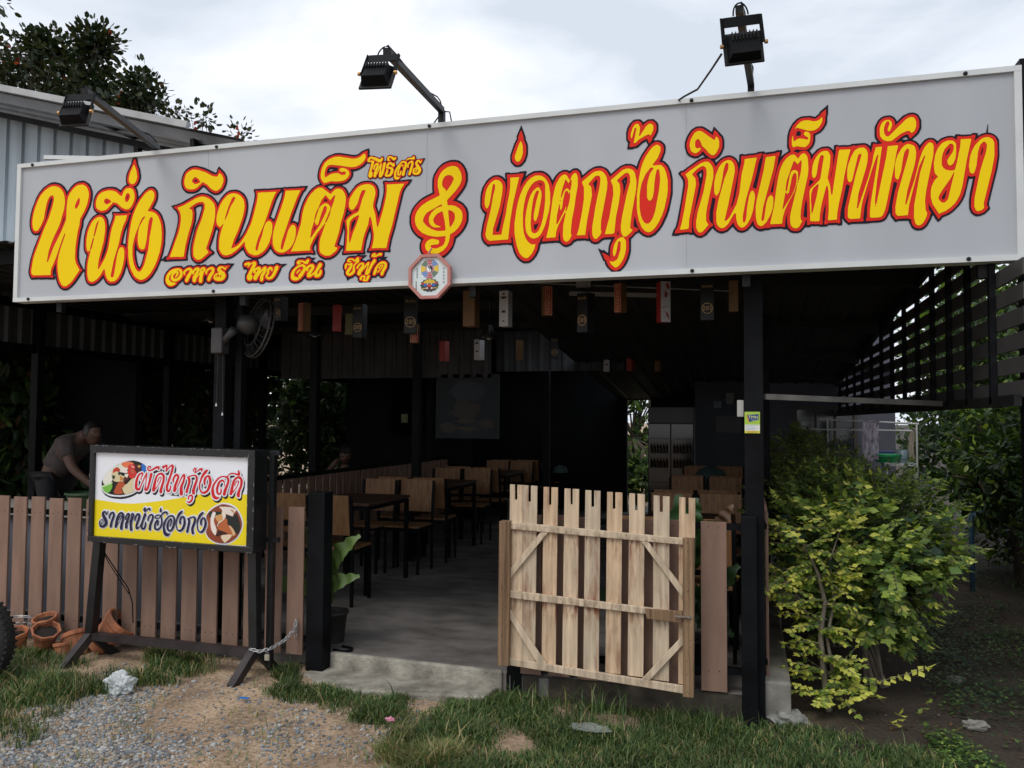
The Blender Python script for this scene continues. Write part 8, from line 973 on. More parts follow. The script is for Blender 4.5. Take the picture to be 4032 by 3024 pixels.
hedge('garden_shrub', 'rounded shrub farthest back by the grey house wall', (.45, 3.9, 1.08), (.36, .5, .44), 600, (.5, 3.9, .0), (.0, .3, .35, .35), .044)
# young shrub with bright tips, in front
t = thing('young_shrub', 'leggy young shrub with bright yellow leaf tips and thin grey stem beside the kerb', 'shrub', (.40, .33, 0))
out = []; tw = MB()
def limb(p0, pts, r0): tw.tube([Vector(p0)]+[Vector(q) for q in pts], [r0*(1-.7*i/len(pts)) for i in range(len(pts)+1)], 7)
limb((.42, .33, 0), [(.40, .33, .2), (.385, .33, .42), (.41, .33, .6), (.38, .33, .74), (.33, .32, .86), (.26, .31, .98)], .018)
limb((.43, .34, 0), [(.45, .34, .2), (.42, .34, .4), (.46, .35, .6), (.44, .36, .82), (.50, .38, 1.0)], .012)
limb((.40, .33, .42), [(.33, .33, .5), (.27, .32, .62), (.2, .32, .74)], .007)
YP = lambda t_: rnd.choices((0, 1, 2), (.9*t_+.12, .5, .35-.25*t_))[0]
tips = [((.26,.31,.98),(-.8,-.2,.3)),((.30,.31,.93),(-1,-.2,.25)),((.3,.31,.9),(.6,-.5,.3)),((.35,.32,.82),(-.9,-.3,.1)),((.38,.33,.74),(-1,-.4,.1)),((.38,.33,.74),(.9,-.5,.25)),((.41,.33,.6),(-1,-.5,.05)),((.41,.33,.6),(1,-.4,.2)),((.395,.33,.5),(-1,-.2,.1)),((.395,.33,.45),(.9,-.5,.0)),((.39,.33,.35),(-1,-.6,.2)),((.4,.33,.3),(.8,-.6,.15)),((.40,.33,.22),(-1,-.3,.3)),((.42,.33,.2),(.9,-.4,.5)),((.50,.38,1.0),(.5,-.5,.5)),((.50,.38,1.0),(-.5,-.5,.4)),((.46,.36,.86),(.8,-.5,.3)),((.45,.35,.7),(.7,-.6,.4)),((.27,.32,.62),(-1,-.3,.2)),((.2,.32,.74),(-.6,-.4,.4)),((.22,.32,.70),(-.9,-.1,.1)),((.42,.33,.12),(.3,-1,.2)),((.4,.33,.1),(-.4,-.9,.2)),((.44,.34,.15),(.9,-.5,.1))]
for (q, d) in tips*5:
    L_ = rnd.uniform(.13, .26); dd = Vector(d)+rv(.28); pts = spray(out, Vector(q)+rv(.012), dd, L_, rnd.randint(5, 8), rnd.uniform(.038, .052), YP, .1, Vector((0, -.8, .1))); tw.tube(pts[::2]+[pts[-1]], .0018, 4, False)
pts = spray(out, Vector((.46, .30, .12)), Vector((.9, -.12, .36)), .48, 13, .062, lambda t_: 0 if t_ > .35 else 1, .0, Vector((0, -.9, .1))); tw.tube(pts, .002, 4, False)
pts = spray(out, Vector((.42, .28, .1)), Vector((-.8, -.3, .35)), .22, 7, .045, lambda t_: 0, .1, Vector((0, -.9, .1))); pts = spray(out, Vector((.46, .25, .06)), Vector((.5, -.5, .5)), .22, 8, .05, lambda t_: 0, .15, Vector((0, -.9, .1)))
pts = spray(out, Vector((.72, .15, .0)), Vector((.2, -.3, .8)), .10, 3, .05, lambda t_: 0, .1); pts = spray(out, Vector((.86, .35, .0)), Vector((.4, -.3, .8)), .12, 3, .05, lambda t_: 1, .1)
leafset('foliage', out, [G_YEL, G_LIME, G_MID], t); tw.build('stem', BARKP, t)
# morning glory / broad leaves tangled in the hedge
out = []
for i in range(110): out.append((Vector((rnd.uniform(.2, 1.05), .36+rnd.uniform(-.05, .5), rnd.uniform(.78, 1.08))), Vector((rnd.uniform(-1, 1), -.6, rnd.uniform(-.6, .2))), Vector((0, -.6, 1))+rv(.2), .075, .07, rnd.choice((0, 1, 1)), .05))
tag(leafset('climbing_vine', out, [G_MID, G_DRK2]), 'dark broad-leaved vine growing over the top of the golden-green hedge', 'vine')

# ============================================================ trees
def tree(name, label, base, crown, nclump, lpc, ls, mats, wts, group, trunk_r=.08, drop=0, seed=0, bark=BARK, wr=.5, core=0):
    """crown: list of (centre, radii); leaves in clumps at branch ends, core: oversized inner leaves added to block light through the crown"""
    t = thing(name, label, 'tree', base, group); br = MB(); rr = random.Random(seed+11); B = Vector(base); top = Vector(crown[0][0]); G = np.random.default_rng(seed+5)
    fork = B.lerp(top, .55); br.tube([B, B.lerp(fork, .5)+Vector((rr.uniform(-.1, .1), 0, 0)), fork], [trunk_r, trunk_r*.8, trunk_r*.6], 8)
    PP = []; DD = []; SS = []
    for i in range(nclump):
        c, r = crown[i % len(crown)]; v = Vector((rr.gauss(0, 1), rr.gauss(0, 1), rr.gauss(0, 1))).normalized()*rr.random()**.4
        p = Vector(c)+Vector((v.x*r[0], v.y*r[1], v.z*r[2]))
        if p.z < .2: continue
        if i % 2 == 0: mid = fork.lerp(p, .5)+Vector((rr.uniform(-.2, .2), rr.uniform(-.2, .2), rr.uniform(0, .25))); br.tube([fork, mid, p], [trunk_r*.3, trunk_r*.18, .006], 4, False)
        g = G.normal(size=(lpc, 3)); g *= (G.random(lpc)**.45/(np.linalg.norm(g, axis=1)+1e-9))[:, None]*ls*2.6*rr.uniform(.6, 1.15); PP.append(g+np.array(p)); DD.append(g+np.array([0, 0, -drop*ls*2])); SS.append(np.full(lpc, ls)*G.uniform(.7, 1.2, lpc))
    for c, r in crown:
        if core:
            g = G.normal(size=(core, 3)); g /= np.linalg.norm(g, axis=1)[:, None]; g *= (G.random(core)**.5)[:, None]*.85; q = g*np.array(r)+np.array(c); q = q[q[:, 2] > .1]
            PP.append(q); DD.append(G.normal(size=q.shape)); SS.append(np.full(len(q), ls*2.2))
    P = np.concatenate(PP); D = np.concatenate(DD); S = np.concatenate(SS)[:, None]; D /= np.linalg.norm(D, axis=1)[:, None]+1e-9
    U_ = np.array([0, 0, 1])+G.normal(size=P.shape)*.4; X = np.cross(D, U_); X /= np.linalg.norm(X, axis=1)[:, None]+1e-9; Nn = np.cross(X, D)
    W_ = S*wr/2; a1 = P+D*S*.3; a2 = P+D*S*.72
    V = np.stack([P, a1+X*W_-Nn*W_*.2, a2+X*W_*.85-Nn*W_*.2, P+D*S, a2-X*W_*.85-Nn*W_*.2, a1-X*W_-Nn*W_*.2], 1).reshape(-1, 3); n = len(P)
    o = np.arange(n)[:, None]*6; F_ = np.concatenate([o+np.array([0, 1, 2, 3]), o+np.array([0, 3, 4, 5])], 0)
    me = bpy.data.meshes.new('crown'); me.from_pydata(V.tolist(), [], F_.tolist())
    for m in mats: me.materials.append(m)
    mi = G.choice(len(mats), n, p=np.array(wts)/sum(wts)); me.polygons.foreach_set('material_index', np.concatenate([mi, mi])); me.update()
    link('crown', me, t); br.build('trunk', bark, t); return t
BW = dict(wr=.62)
tree('broadleaf_tree', 'broad-leaved tree with a few red leaves rising behind the zinc shed, top left', (-14, 9.4, 0), [((-15.1, 9, 8.75), (.55, .8, .7)), ((-14.2, 9, 8.6), (.75, .9, .85)), ((-13.3, 9, 8.5), (.65, .8, .7)), ((-12.8, 9, 9.2), (.32, .3, .25)), ((-12.9, 9, 8.2), (.5, .6, .5)), ((-13.9, 9, 7.9), (1.6, 1, .6)), ((-14.0, 9, 9.25), (.5, .4, .3))], 330, 16, .14, [G_SIL, G_SIL2, G_RED], (.72, .26, .006), 'trees behind the shed', .10, .0, 1, **BW, core=6)
tree('broadleaf_tree', 'smaller leafy crown between the shed roof and the big broad-leaved tree', (-11.6, 9.4, 0), [((-11.65, 9, 8.1), (.4, .5, .34)), ((-11.9, 9, 7.7), (.5, .5, .3))], 70, 18, .14, [G_SIL, G_SIL2, G_RED], (.7, .28, .012), 'trees behind the shed', .06, 0, 2, **BW, core=14)
tree('broadleaf_tree', 'sparse twig of leaves with red ones over the lower end of the shed roof', (-10.2, 9.4, 0), [((-10.3, 9, 7.45), (.34, .3, .24)), ((-9.4, 9, 7.0), (.16, .2, .14)), ((-10.9, 9, 7.6), (.2, .2, .12))], 34, 8, .12, [G_SIL, G_SIL2, G_RED], (.5, .42, .08), 'trees behind the shed', .04, 0, 3, **BW)
tree('broadleaf_tree', 'tiny leafy twig entering the very top left corner against the sky', (-16.6, 9.4, 0), [((-15.5, 9, 10.5), (.14, .3, .2))], 6, 9, .14, [G_SIL, G_SIL2], (.7, .3), 'trees behind the shed', .06, 0, 4, **BW)
LG = 'trees outside the left wall'
def dense(lb, base, crown, nc, ls, m, w_, g, seed, drop=.2, lpc=34, core=500, nm='creeper_tree'): tree(nm, lb, base, crown, nc, lpc, ls, m, w_, g, .09, drop, seed, core=core)
dense('drooping-leaved tree seen through the open left side, beside the left edge', (-9.2, 3.6, 0), [((-9.0, 3.2, 2.1), (1.0, 1.3, .9)), ((-8.9, 3.4, .9), (1.0, 1.3, .9))], 130, .16, [G_DRK, G_MID, G_BRN], (.66, .26, .08), LG, 5, .8, nm='mango_tree')
dense('tree with dry brown leaves seen through the left side above the bending person', (-8.9, 5.4, 0), [((-8.6, 5.4, 2.1), (.9, 1.3, .9)), ((-8.5, 5.4, .9), (.9, 1.3, .9))], 130, .15, [G_DRK, G_MID, G_BRN], (.63, .25, .12), LG, 6, .8, nm='mango_tree')
dense('creeper-covered dark tree behind the stand sign in the open left side', (-9.0, 7.8, 0), [((-8.6, 7.7, 2.1), (.9, 1.4, .95)), ((-8.6, 7.8, .9), (.9, 1.4, .95))], 150, .11, [G_DRK, G_DRK2, G_MID], (.55, .37, .08), LG, 7)
dense('dark green tree right behind the left black post, farthest on the open left side', (-8.3, 10.4, 0), [((-8.0, 10.2, 2.1), (1.7, 1.0, .95)), ((-8.0, 10.4, .9), (1.9, 1.0, .95))], 160, .13, [G_DRK, G_DRK2, G_MID], (.57, .31, .12), LG, 8)
dense('dark tree behind the low back partition in the middle left', (-5.0, 11, 0), [((-5.0, 10.8, 2.3), (1.9, .8, 1.1)), ((-5.0, 10.8, 1.0), (1.9, .8, 1.0))], 110, .13, [G_DRK, G_MID], (.8, .2), LG, 9)
dense('leafy tree seen through the narrow back doorway', (-2.2, 12, 0), [((-2.2, 12, 2.3), (1.0, .6, .75)), ((-2.2, 12.2, .9), (1.1, .6, .95)), ((-2.1, 11.2, .5), (.9, .5, .5))], 70, .11, [G_MID, G_LIME, G_DRK], (.5, .1, .4), LG, 10, core=260)
dense('big dark tree far behind the left side, closing the view', (-13, 8, 0), [((-12.5, 6, 2.2), (1.5, 4, 1.6)), ((-12.5, 10, 2.2), (1.8, 3, 1.6)), ((-9, 13.5, 2.2), (4, 1.2, 1.6)), ((-12, 2.5, 1.8), (1.5, 2.5, 1.5))], 200, .22, [G_DRK, G_DRK2], (.6, .4), LG, 19, core=700)
RG = 'trees on the right of the screen'
dense('feathery-leaved tree outside the slat screen, nearest the right edge', (3.0, 3.2, 0), [((2.5, 2.6, 2.75), (.8, 1.5, .75)), ((2.6, 2.4, 1.9), (.8, 1.3, .6))], 190, .075, [G_DRK, G_MID, G_LIME], (.58, .36, .06), RG, 11, core=0, nm='acacia_tree')
dense('feathery-leaved tree outside the slat screen, middle one', (2.9, 5.6, 0), [((2.5, 5.2, 2.75), (.8, 1.5, .75)), ((2.7, 5.4, 1.8), (.8, 1.5, .8))], 190, .085, [G_DRK, G_MID, G_LIME], (.6, .34, .06), RG, 12, core=70, nm='acacia_tree')
dense('feathery-leaved tree far back beyond the grey house corner', (3.4, 9.4, 0), [((3.2, 9.0, 2.6), (1.2, 1.7, 1.3)), ((3.2, 9.4, 1.2), (1.2, 1.5, 1.1))], 170, .1, [G_DRK, G_MID, G_DRK2], (.6, .2, .2), RG, 13, core=500, nm='acacia_tree')
dense('dark thicket tree draped with creepers at the right edge behind the hedge', (2.5, 2.3, 0), [((2.55, 2.5, .95), (.55, 1.0, .85)), ((2.7, 3.5, 1.3), (.6, .9, .9))], 200, .065, [G_DRK, G_DRK2, G_MID], (.62, .30, .08), RG, 14, core=700)
dense('lime-speckled creeper tree between the towel and the right edge', (2.6, 4.6, 0), [((2.3, 4.5, 1.2), (.42, .8, .7)), ((2.7, 5.0, .8), (.6, .9, .8))], 160, .065, [G_DRK, G_MID, G_LIME], (.64, .22, .14), RG, 15, core=400)
dense('low dark bushy tree at the far right edge beside the bare soil', (2.9, 1.2, 0), [((2.8, 1.35, 1.1), (.6, .8, 1.0)), ((2.6, 1.2, 2.2), (.7, .8, .55))], 150, .075, [G_DRK, G_DRK2, G_MID], (.6, .3, .10), RG, 16, core=400)
dense('tall dark tree behind the whole right side, closing the view past the shrubs', (5.6, 8, 0), [((5.4, 5, 1.5), (1.2, 3.2, 1.6)), ((5.6, 9.5, 1.6), (1.6, 3, 1.7)), ((4.4, 2.2, 1.2), (1.0, 1.6, 1.2))], 160, .16, [G_DRK, G_DRK2], (.6, .4), RG, 18, core=700)

# ============================================================ zinc shed at the upper left
zs = thing('zinc_shed', 'tall shed with pale zinc wall and lean-to roof behind the sign left end', 'shed', (-8.5, 3.8, 0))
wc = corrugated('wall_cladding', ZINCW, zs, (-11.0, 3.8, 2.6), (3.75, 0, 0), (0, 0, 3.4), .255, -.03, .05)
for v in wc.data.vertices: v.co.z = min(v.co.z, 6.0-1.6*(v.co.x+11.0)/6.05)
MB().box((-11.5, 3.85, 0), (-7.2, 3.95, 2.65)).build('lower_wall', WALLM, zs)
MB().bar((-7.24, 3.82, 2.6), (-7.24, 3.82, 5.0), .07).build('corner_post', mat('dark_edge', (.05, .05, .05), .6, .1, 3), zs)
s0 = Vector((-11.0, 2.6, 6.05)); e0 = Vector((-4.95, 2.6, 4.45)); dn = (e0-s0)
corrugated('roof_sheet', ROOFL, zs, s0, Vector((0, 3.4, -.0)), dn, .30, .10, .13)
MB().bar(s0+Vector((0, -.03, .02)), Vector((-5.55, 2.57, 4.63)), .06, .07).build('verge_trim', mat('pale_verge', (.42, .42, .42), .5, .1, 5), zs)
MB().bar(s0+Vector((0, .85, -.1)), e0+Vector((-1.2, .85, .2)), .05, .1).bar(s0+Vector((0, 2.2, -.1)), e0+Vector((-1.2, 2.2, .2)), .05, .1).build('rafter', DARKM, zs)
MB().bar((-5.6, 2.7, 4.5), (-5.6, 5.9, 4.5), .05, .08).bar((-6.9, 2.8, 4.9), (-6.9, 5.9, 4.9), .05, .07).build('purlin', DARKM, zs)
for x in (-6.5, -5.9, -5.3): MB().bar((x, 5.6, 2.7), (x, 5.6, 4.6), .06).build('upright', DARKM, zs)
MB().bar((-7.2, 5.6, 4.25), (-5.2, 5.6, 4.2), .06, .1).build('cross_beam', DARKM, zs)
MB().box((-7.2, 5.9, 2.7), (-4.9, 5.96, 4.3)).build('inner_wall', WALLM, zs)
o = MB().bar((-5.05, .3, 3.545), (-4.3, .3, 3.47), .02, .03).build('roof_flashing', WHITEP); tag(o, 'pale metal flashing strip just above the left end of the sign', 'flashing')

# ============================================================ grey house at the back right
hs = thing('grey_house', 'grey-blue rendered house wall with a dark window behind the hedge', 'house', (1.3, 7, 0))
HW = mat('house_render', (.10, .105, .135), .85, .1, 2, .1, 30)
MB().box((.1, 7.0, 0), (.62, 7.15, 2.75)).box((1.36, 7.0, 0), (1.84, 7.15, 2.75)).box((.62, 7.0, 0), (1.36, 7.15, 1.22)).box((.62, 7.0, 1.78), (1.36, 7.15, 2.75)).box((1.74, 7.15, 0), (1.84, 9, 2.75)).build('wall', HW, hs)
w_ = MB().box((.62, 6.985, 1.20), (1.36, 7.03, 1.24)).box((.62, 6.985, 1.76), (1.36, 7.03, 1.80)).box((.60, 6.985, 1.20), (.64, 7.03, 1.80)).box((1.34, 6.985, 1.20), (1.38, 7.03, 1.80)).box((.86, 6.99, 1.24), (.885, 7.02, 1.76)).box((1.10, 6.99, 1.24), (1.125, 7.02, 1.76)).build('window', mat('window_frame', (.09, .08, .07), .6, .1, 5), hs)
MB().box((.63, 7.05, 1.22), (1.36, 7.06, 1.78)).build('pane', FG, w_)
MB().box((-.0, 6.9, 2.3), (1.9, 7.6, 2.36)).build('roof', ROOFM, hs)

# clothes rail + towel + shelf etc.
t = thing('clothes_rail', 'white tube clothes rail in front of the grey house, holding a towel', 'clothes rail', (1.2, 4.5, .1))
TUBE = mat('white_tube', (.62, .62, .62), .4, .1, 5)
MB().tube([(.72, 4.55, 1.63), (1.66, 4.5, 1.585)], .01, 8).tube([(.5, 4.5, 1.525), (1.6, 4.5, 1.515)], .009, 8).tube([(.82, 4.5, .1), (.80, 4.5, 1.62)], .01, 8).tube([(1.64, 4.5, .1), (1.64, 4.5, 1.6)], .01, 8).build('rail_tube', TUBE, t)
mb = MB(); nx, nz = 10, 14; vs = []
for j in range(nz):
    for i in range(nx): vs.append((1.135+.155*i/(nx-1)-.01*j/nz, 4.485+.010*math.sin(i*1.4+j*.3)-.004*j/nz, 1.615-.40*j/(nz-1)+.008*math.sin(i)))
for j in range(3):
    for i in range(nx): vs.append((1.135+.155*i/(nx-1), 4.505+.02*j, 1.618-.1*j))
fs = [(j*nx+i, j*nx+i+1, (j+1)*nx+i+1, (j+1)*nx+i) for j in range(nz-1) for i in range(nx-1)]+[((nz+j)*nx+i, (nz+j)*nx+i+1, (nz+j+1)*nx+i+1, (nz+j+1)*nx+i) for j in range(2) for i in range(nx-1)]+[(i, i+1, nz*nx+i+1, nz*nx+i) for i in range(nx-1)]
tag(mb.add(vs, fs).build('towel', mat('mauve_towel', (.62, .55, .64), .95, .35, 14, .4, 80, stretch=(3, 1, 1)), smooth=True), 'mauve grey towel with faded flower print hanging on the clothes rail', 'towel')
t = thing('wash_stand', 'low grey metal stand under the green basin at the house corner', 'stand', (1.5, 4.6, .1))
mb = MB()
for x, y in ((1.36, 4.5), (1.62, 4.5), (1.36, 4.75), (1.62, 4.75)): mb.bar((x, y, .1), (x, y, 1.18 if y < 4.6 else 1.18), .016)
mb.bar((1.34, 4.5, 1.17), (1.64, 4.5, 1.17), .016).bar((1.34, 4.75, 1.17), (1.64, 4.75, 1.17), .016).build('frame', TUBE, t); MB().box((1.34, 4.5, 1.178), (1.64, 4.76, 1.186)).build('shelf', TUBE, t); MB().box((1.36, 4.5, .9), (1.62, 4.76, .906)).build('shelf', TUBE, t)
tag(MB().lathe([(.09, 0), (.13, .05), (.155, .085), (.16, .085), (.09, .01)], 32, T(1.37, 4.6, 1.19), .015).build('basin', mat('green_basin', (.03, .55, .18), .4, .1, 5), smooth=True), 'bright green plastic basin with wavy rim under the towel', 'basin')
tag(MB().lathe([(.05, 0), (.06, .13), (.062, .13), (.05, .01)], 18, T(1.52, 4.58, 1.19)).build('tub', mat('pale_blue_tub', (.22, .3, .34), .4, .1, 5), smooth=True), 'pale blue tub standing beside the green basin', 'tub')
tag(MB().box((1.3, 4.8, 1.19), (1.48, 4.95, 1.30)).build('crate', mat('blue_crate', (.02, .03, .22), .4, .1, 5), bevel=.01), 'blue plastic crate behind the green basin', 'crate')
o = MB(); vs = [(1.565+.05*i/5+.006*math.sin(j), 4.5+.012*math.sin(i*2), 1.52-.30*j/8) for j in range(9) for i in range(6)]
tag(o.add(vs, [(j*6+i, j*6+i+1, (j+1)*6+i+1, (j+1)*6+i) for j in range(8) for i in range(5)]).build('cloth', mat('cream_cloth', (.38, .33, .26), .9, .15, 12), smooth=True), 'cream cloth hanging at the right end of the clothes rail', 'cloth')
tag(MB().box((.95, 5.2, .72), (1.15, 5.4, .98)).build('bin', mat('navy_bin', (.01, .012, .1), .4, .1, 5), bevel=.015), 'dark blue bin half hidden behind the hedge', 'bin')
o = tag(MB().box((.17, 5.1, 1.19), (.43, 5.4, 1.26)).build('box', mat('tan_card', (.24, .15, .08), .8, .1, 9)), 'stack of tan cartons on a shelf behind the inner posts', 'box')
o = MB().tube([(2.05, 4.2, 0), (2.05, 4.2, .72), (2.13, 4.2, .76), (2.4, 4.2, .74)], .022, 10).build('blue_pipe', mat('blue_pvc', (.05, .12, .2), .4, .1, 5), smooth=True); tag(o, 'blue plastic pipe bent at the top in the dark undergrowth on the right', 'pipe')

# ============================================================ broad-leaved plants behind the fences
def banana_leaf(base, tip, wd, curl=.1, n=22, lob=.20):
    b0, t0 = Vector(base), Vector(tip); d = t0-b0; side = d.cross(Vector((0, -1, .35))).normalized(); up = side.cross(d).normalized(); vs = []; fs = []
    for i in range(n+1):
        f = i/n; c = b0+d*f+up*curl*math.sin(math.pi*f)*d.length; w2 = wd*math.sin(math.pi*min(1, .12+f*.86))**.7*(1+lob*math.sin(f*26+wd*40)+.08*math.sin(f*57)); c = c+up*.008*math.sin(f*23)
        if i == n: w2 = wd*.25
        vs += [c+side*w2/2+up*w2*.16, c, c-side*w2/2+up*w2*.16]
    for i in range(n): a = i*3; fs += [(a, a+3, a+4, a+1), (a+1, a+4, a+5, a+2)]
    return vs, fs
PLEAF = leafmat('plant_leaf', (.13, .21, .06)); PLEAFD = leafmat('plant_leaf_dark', (.04, .10, .03))
def big_plant(label, c, lv, m, pot=None):
    t = thing('potted_plant', label, 'plant', c)
    for base, tip, wd, cu in lv: vs, fs = banana_leaf(base, tip, wd, cu); MB().add(vs, fs).build('leaf', m, t, smooth=True); 
    for base, tip, wd, cu in lv: MB().tube([Vector(c)+Vector((0, 0, .25)), Vector(base)], .006, 5).build('stalk', m, t)
    MB().lathe([(.08, 0), (.10, .18), (.11, .18), (.11, .2), (.09, .2), (.085, .16)], 18, T(*c)).build('pot', pot or mat('black_pot', (.02, .018, .016), .7, .15, 8), t, smooth=True)
big_plant('broad wavy-leaved potted plant just inside the left fence end post', (-2.62, .32, .15), [((-2.58, .26, .62), (-2.34, .14, .87), .12, .16), ((-2.58, .26, .50), (-2.34, .14, .62), .10, .2), ((-2.6, .28, .62), (-2.72, .15, .95), .10, .12), ((-2.6, .28, .6), (-2.5, .25, .78), .10, .1), ((-2.63, .3, .55), (-2.78, .15, .72), .09, .1), ((-2.63, .3, .45), (-3.05, .2, .55), .1, .15)], PLEAF)
big_plant('large dark-leaved potted plant behind the gate and right fence', (-.32, .35, .15), [((-.33, .3, .75), (-.38, .18, 1.18), .17, .08), ((-.3, .3, .8), (-.12, .2, 1.06), .15, .12), ((-.33, .3, .7), (-.5, .2, 1.0), .15, .12), ((-.3, .3, .6), (-.12, .2, .62), .14, .12), ((-.33, .3, .55), (-.62, .2, .7), .14, .15), ((-.33, .3, .5), (-.7, .2, .45), .12, .15), ((-.33, .3, .9), (-.28, .25, 1.16), .12, .05), ((-.3, .3, .5), (-.05, .2, .8), .14, .1), ((-.3, .3, .5), (-.08, .15, .42), .12, .1), ((-.4, .3, .5), (-.95, .2, .6), .1, .1)], PLEAFD)
vs, fs = banana_leaf((-.17, .22, .98), (-.08, .12, 1.14), .07, .1); o = MB().add(vs, fs).build('curled_leaf', G_BRN, smooth=True); tag(o, 'half-dried curled leaf beside the right fence post, above the big plant', 'leaf')

# ============================================================ pots, basket, tyre
TERR = mat('terracotta', (.46, .17, .08), .9, .2, 14, .6, 40, col2=(.24, .11, .07), spec=.2)
SOILD = mat('dark_inside', (.02, .015, .012), .9, .2, 9)
def pot(label, loc, r, h, rot, n=8, sq=0):
    t = thing('clay_pot', label, 'pot', loc, 'terracotta pots at the foot of the left fence'); M = T(*loc) @ Matrix.Rotation(math.radians(rot[2]), 4, 'Z') @ Matrix.Rotation(math.radians(rot[0]), 4, 'X') @ Matrix.Rotation(math.radians(rot[1]), 4, 'Y')
    MB().lathe([(r*.01, 0), (r*.72, 0), (r*.82, h*.5), (r*.96, h*.8), (r*1.06, h*.82), (r*1.08, h), (r*.92, h), (r*.86, h*.8), (r*.66, h*.08), (r*.01, h*.08)], n, M).build('pot_body', TERR, t, bevel=.004)
    MB().lathe([(r*.01, h*.80), (r*.86, h*.78)], n, M).build('pot_soil', SOILD, t); return t
pot('orange clay pot standing upright nearest the tyre', (-4.62, -.22, .06), .08, .15, (14, 4, 10))
pot('orange clay pot tipped forward behind the nearest one', (-4.47, -.15, .09), .085, .15, (28, 12, 30))
pot('clay pot half hidden behind the tipped one', (-4.50, -.08, .15), .075, .13, (10, -14, 50), 12)
pot('largest clay pot leaning on the slats behind the left sign leg', (-4.12, -.085, .10), .105, .24, (-22, 42, 0), 24)
pot('stacked clay pot inside the leaning one at the left sign leg', (-4.21, -.12, .04), .085, .16, (-12, -24, 0), 14)
pot('small clay pot on its side in the grass by the left sign foot', (-4.27, -.18, .02), .06, .12, (-8, -8, 20), 12)
t = thing('wire_basket', 'round galvanised wire basket behind the clay pots', 'basket', (-4.72, -.08, .12)); mb = MB()
for r, z in ((.075, 0), (.095, .035), (.108, .07), (.115, .105), (.12, .14), (.12, .15)): mb.tube([(-4.72+r*math.cos(a), -.17+r*math.sin(a), .10+z) for a in [2*math.pi*k/24 for k in range(25)]], .0026, 4, False)
for k in range(18):
    a = 2*math.pi*k/18; mb.tube([(-4.72+r*math.cos(a), -.17+r*math.sin(a), .10+z) for r, z in ((.075, 0), (.108, .07), (.12, .15))], .0014, 3, False)
mb.build('wire_body', STEEL, t); MB().tube([(-4.78, -.17, .25), (-4.78, -.17, .31), (-4.70, -.17, .315), (-4.70, -.17, .25)], .002, 4).build('handle', STEEL, t)
t = thing('parked_motorbike_wheel', 'black rubber wheel of a parked bike cut off by the left edge', 'wheel', (-4.32, -.85, .3)); 
MW = T(-4.335, -.82, .315) @ RZ(10) @ Matrix.Rotation(math.pi/2, 4, 'X'); TY = mat('tyre_rubber', (.012, .012, .013), .75, .2, 20, .5, 60)
prof = [(.175, -.03), (.2, -.045), (.24, -.05), (.262, -.035), (.268, 0), (.262, .035), (.24, .05), (.2, .045), (.175, .03), (.165, 0), (.175, -.03)]
ty = MB().lathe(prof, 48, MW).build('tyre', TY, t, smooth=True)
mb = MB()
for k in range(48):
    a = 2*math.pi*k/48
    for s_ in (-1, 1): mb.box((.252, -.007, s_*.012), (.2695, .007, s_*.044), MW @ Matrix.Rotation(a+s_*.04, 4, 'Z'))
stuff(mb.build('tread_block', TY, ty))
MB().lathe([(.02, -.03), (.16, -.018), (.17, -.02), (.17, .02), (.16, .018), (.02, .03)], 32, MW).build('rim', mat('dark_rim', (.03, .03, .03), .4, .1, 9, metal=.6), t, smooth=True)
# chain from fence to stand sign
t = thing('steel_chain', 'bright steel chain with padlock tying the stand sign to the fence', 'chain', (-2.8, -.1, .25)); pts = [Vector(p) for p in ((-2.85, -.24, .225), (-2.80, -.235, .215), (-2.75, -.20, .225), (-2.70, -.12, .26), (-2.675, -.05, .31), (-2.672, -.035, .36), (-2.672, -.03, .30), (-2.675, -.035, .27))]
cum = [0]; 
for a, c in zip(pts, pts[1:]): cum.append(cum[-1]+(c-a).length)
s = 0; k = 0
while s < cum[-1]-.001:
    i = max(j for j in range(len(pts)-1) if cum[j] <= s); f = (s-cum[i])/(cum[i+1]-cum[i]); q = pts[i].lerp(pts[i+1], f); d = (pts[i+1]-pts[i]).normalized(); x = d.cross(UP).normalized() if abs(d.z) < .95 else Vector((1, 0, 0)); y = d.cross(x)
    if k % 2: x, y = y, x
    x = (x+y*.4).normalized()
    MB().tube([q+d*.013*math.cos(a)*1.15+x*.0085*math.sin(a) for a in [2*math.pi*j/12 for j in range(13)]], .0027, 6, False).build('chain_link', STEEL, t, smooth=True); s += .0185; k += 1
MB().box((-2.765, -.235, .165), (-2.735, -.222, .2)).build('padlock', mat('padlock_tan', (.4, .36, .28), .4, .1, 9), t, bevel=.003)
MB().tube([(-2.76, -.228, .2), (-2.757, -.228, .215), (-2.745, -.228, .215), (-2.742, -.228, .2)], .003, 6).build('shackle', STEEL, t)
o = MB().tube([(-2.5, .12, .158), (-2.42, .1, .16), (-2.38, .13, .16), (-2.40, .18, .16), (-2.48, .2, .16)], .008, 6).build('rubber_hose', BLACKM, smooth=True); tag(o, 'short loop of black rubber hose on the floor by the left end post', 'hose')

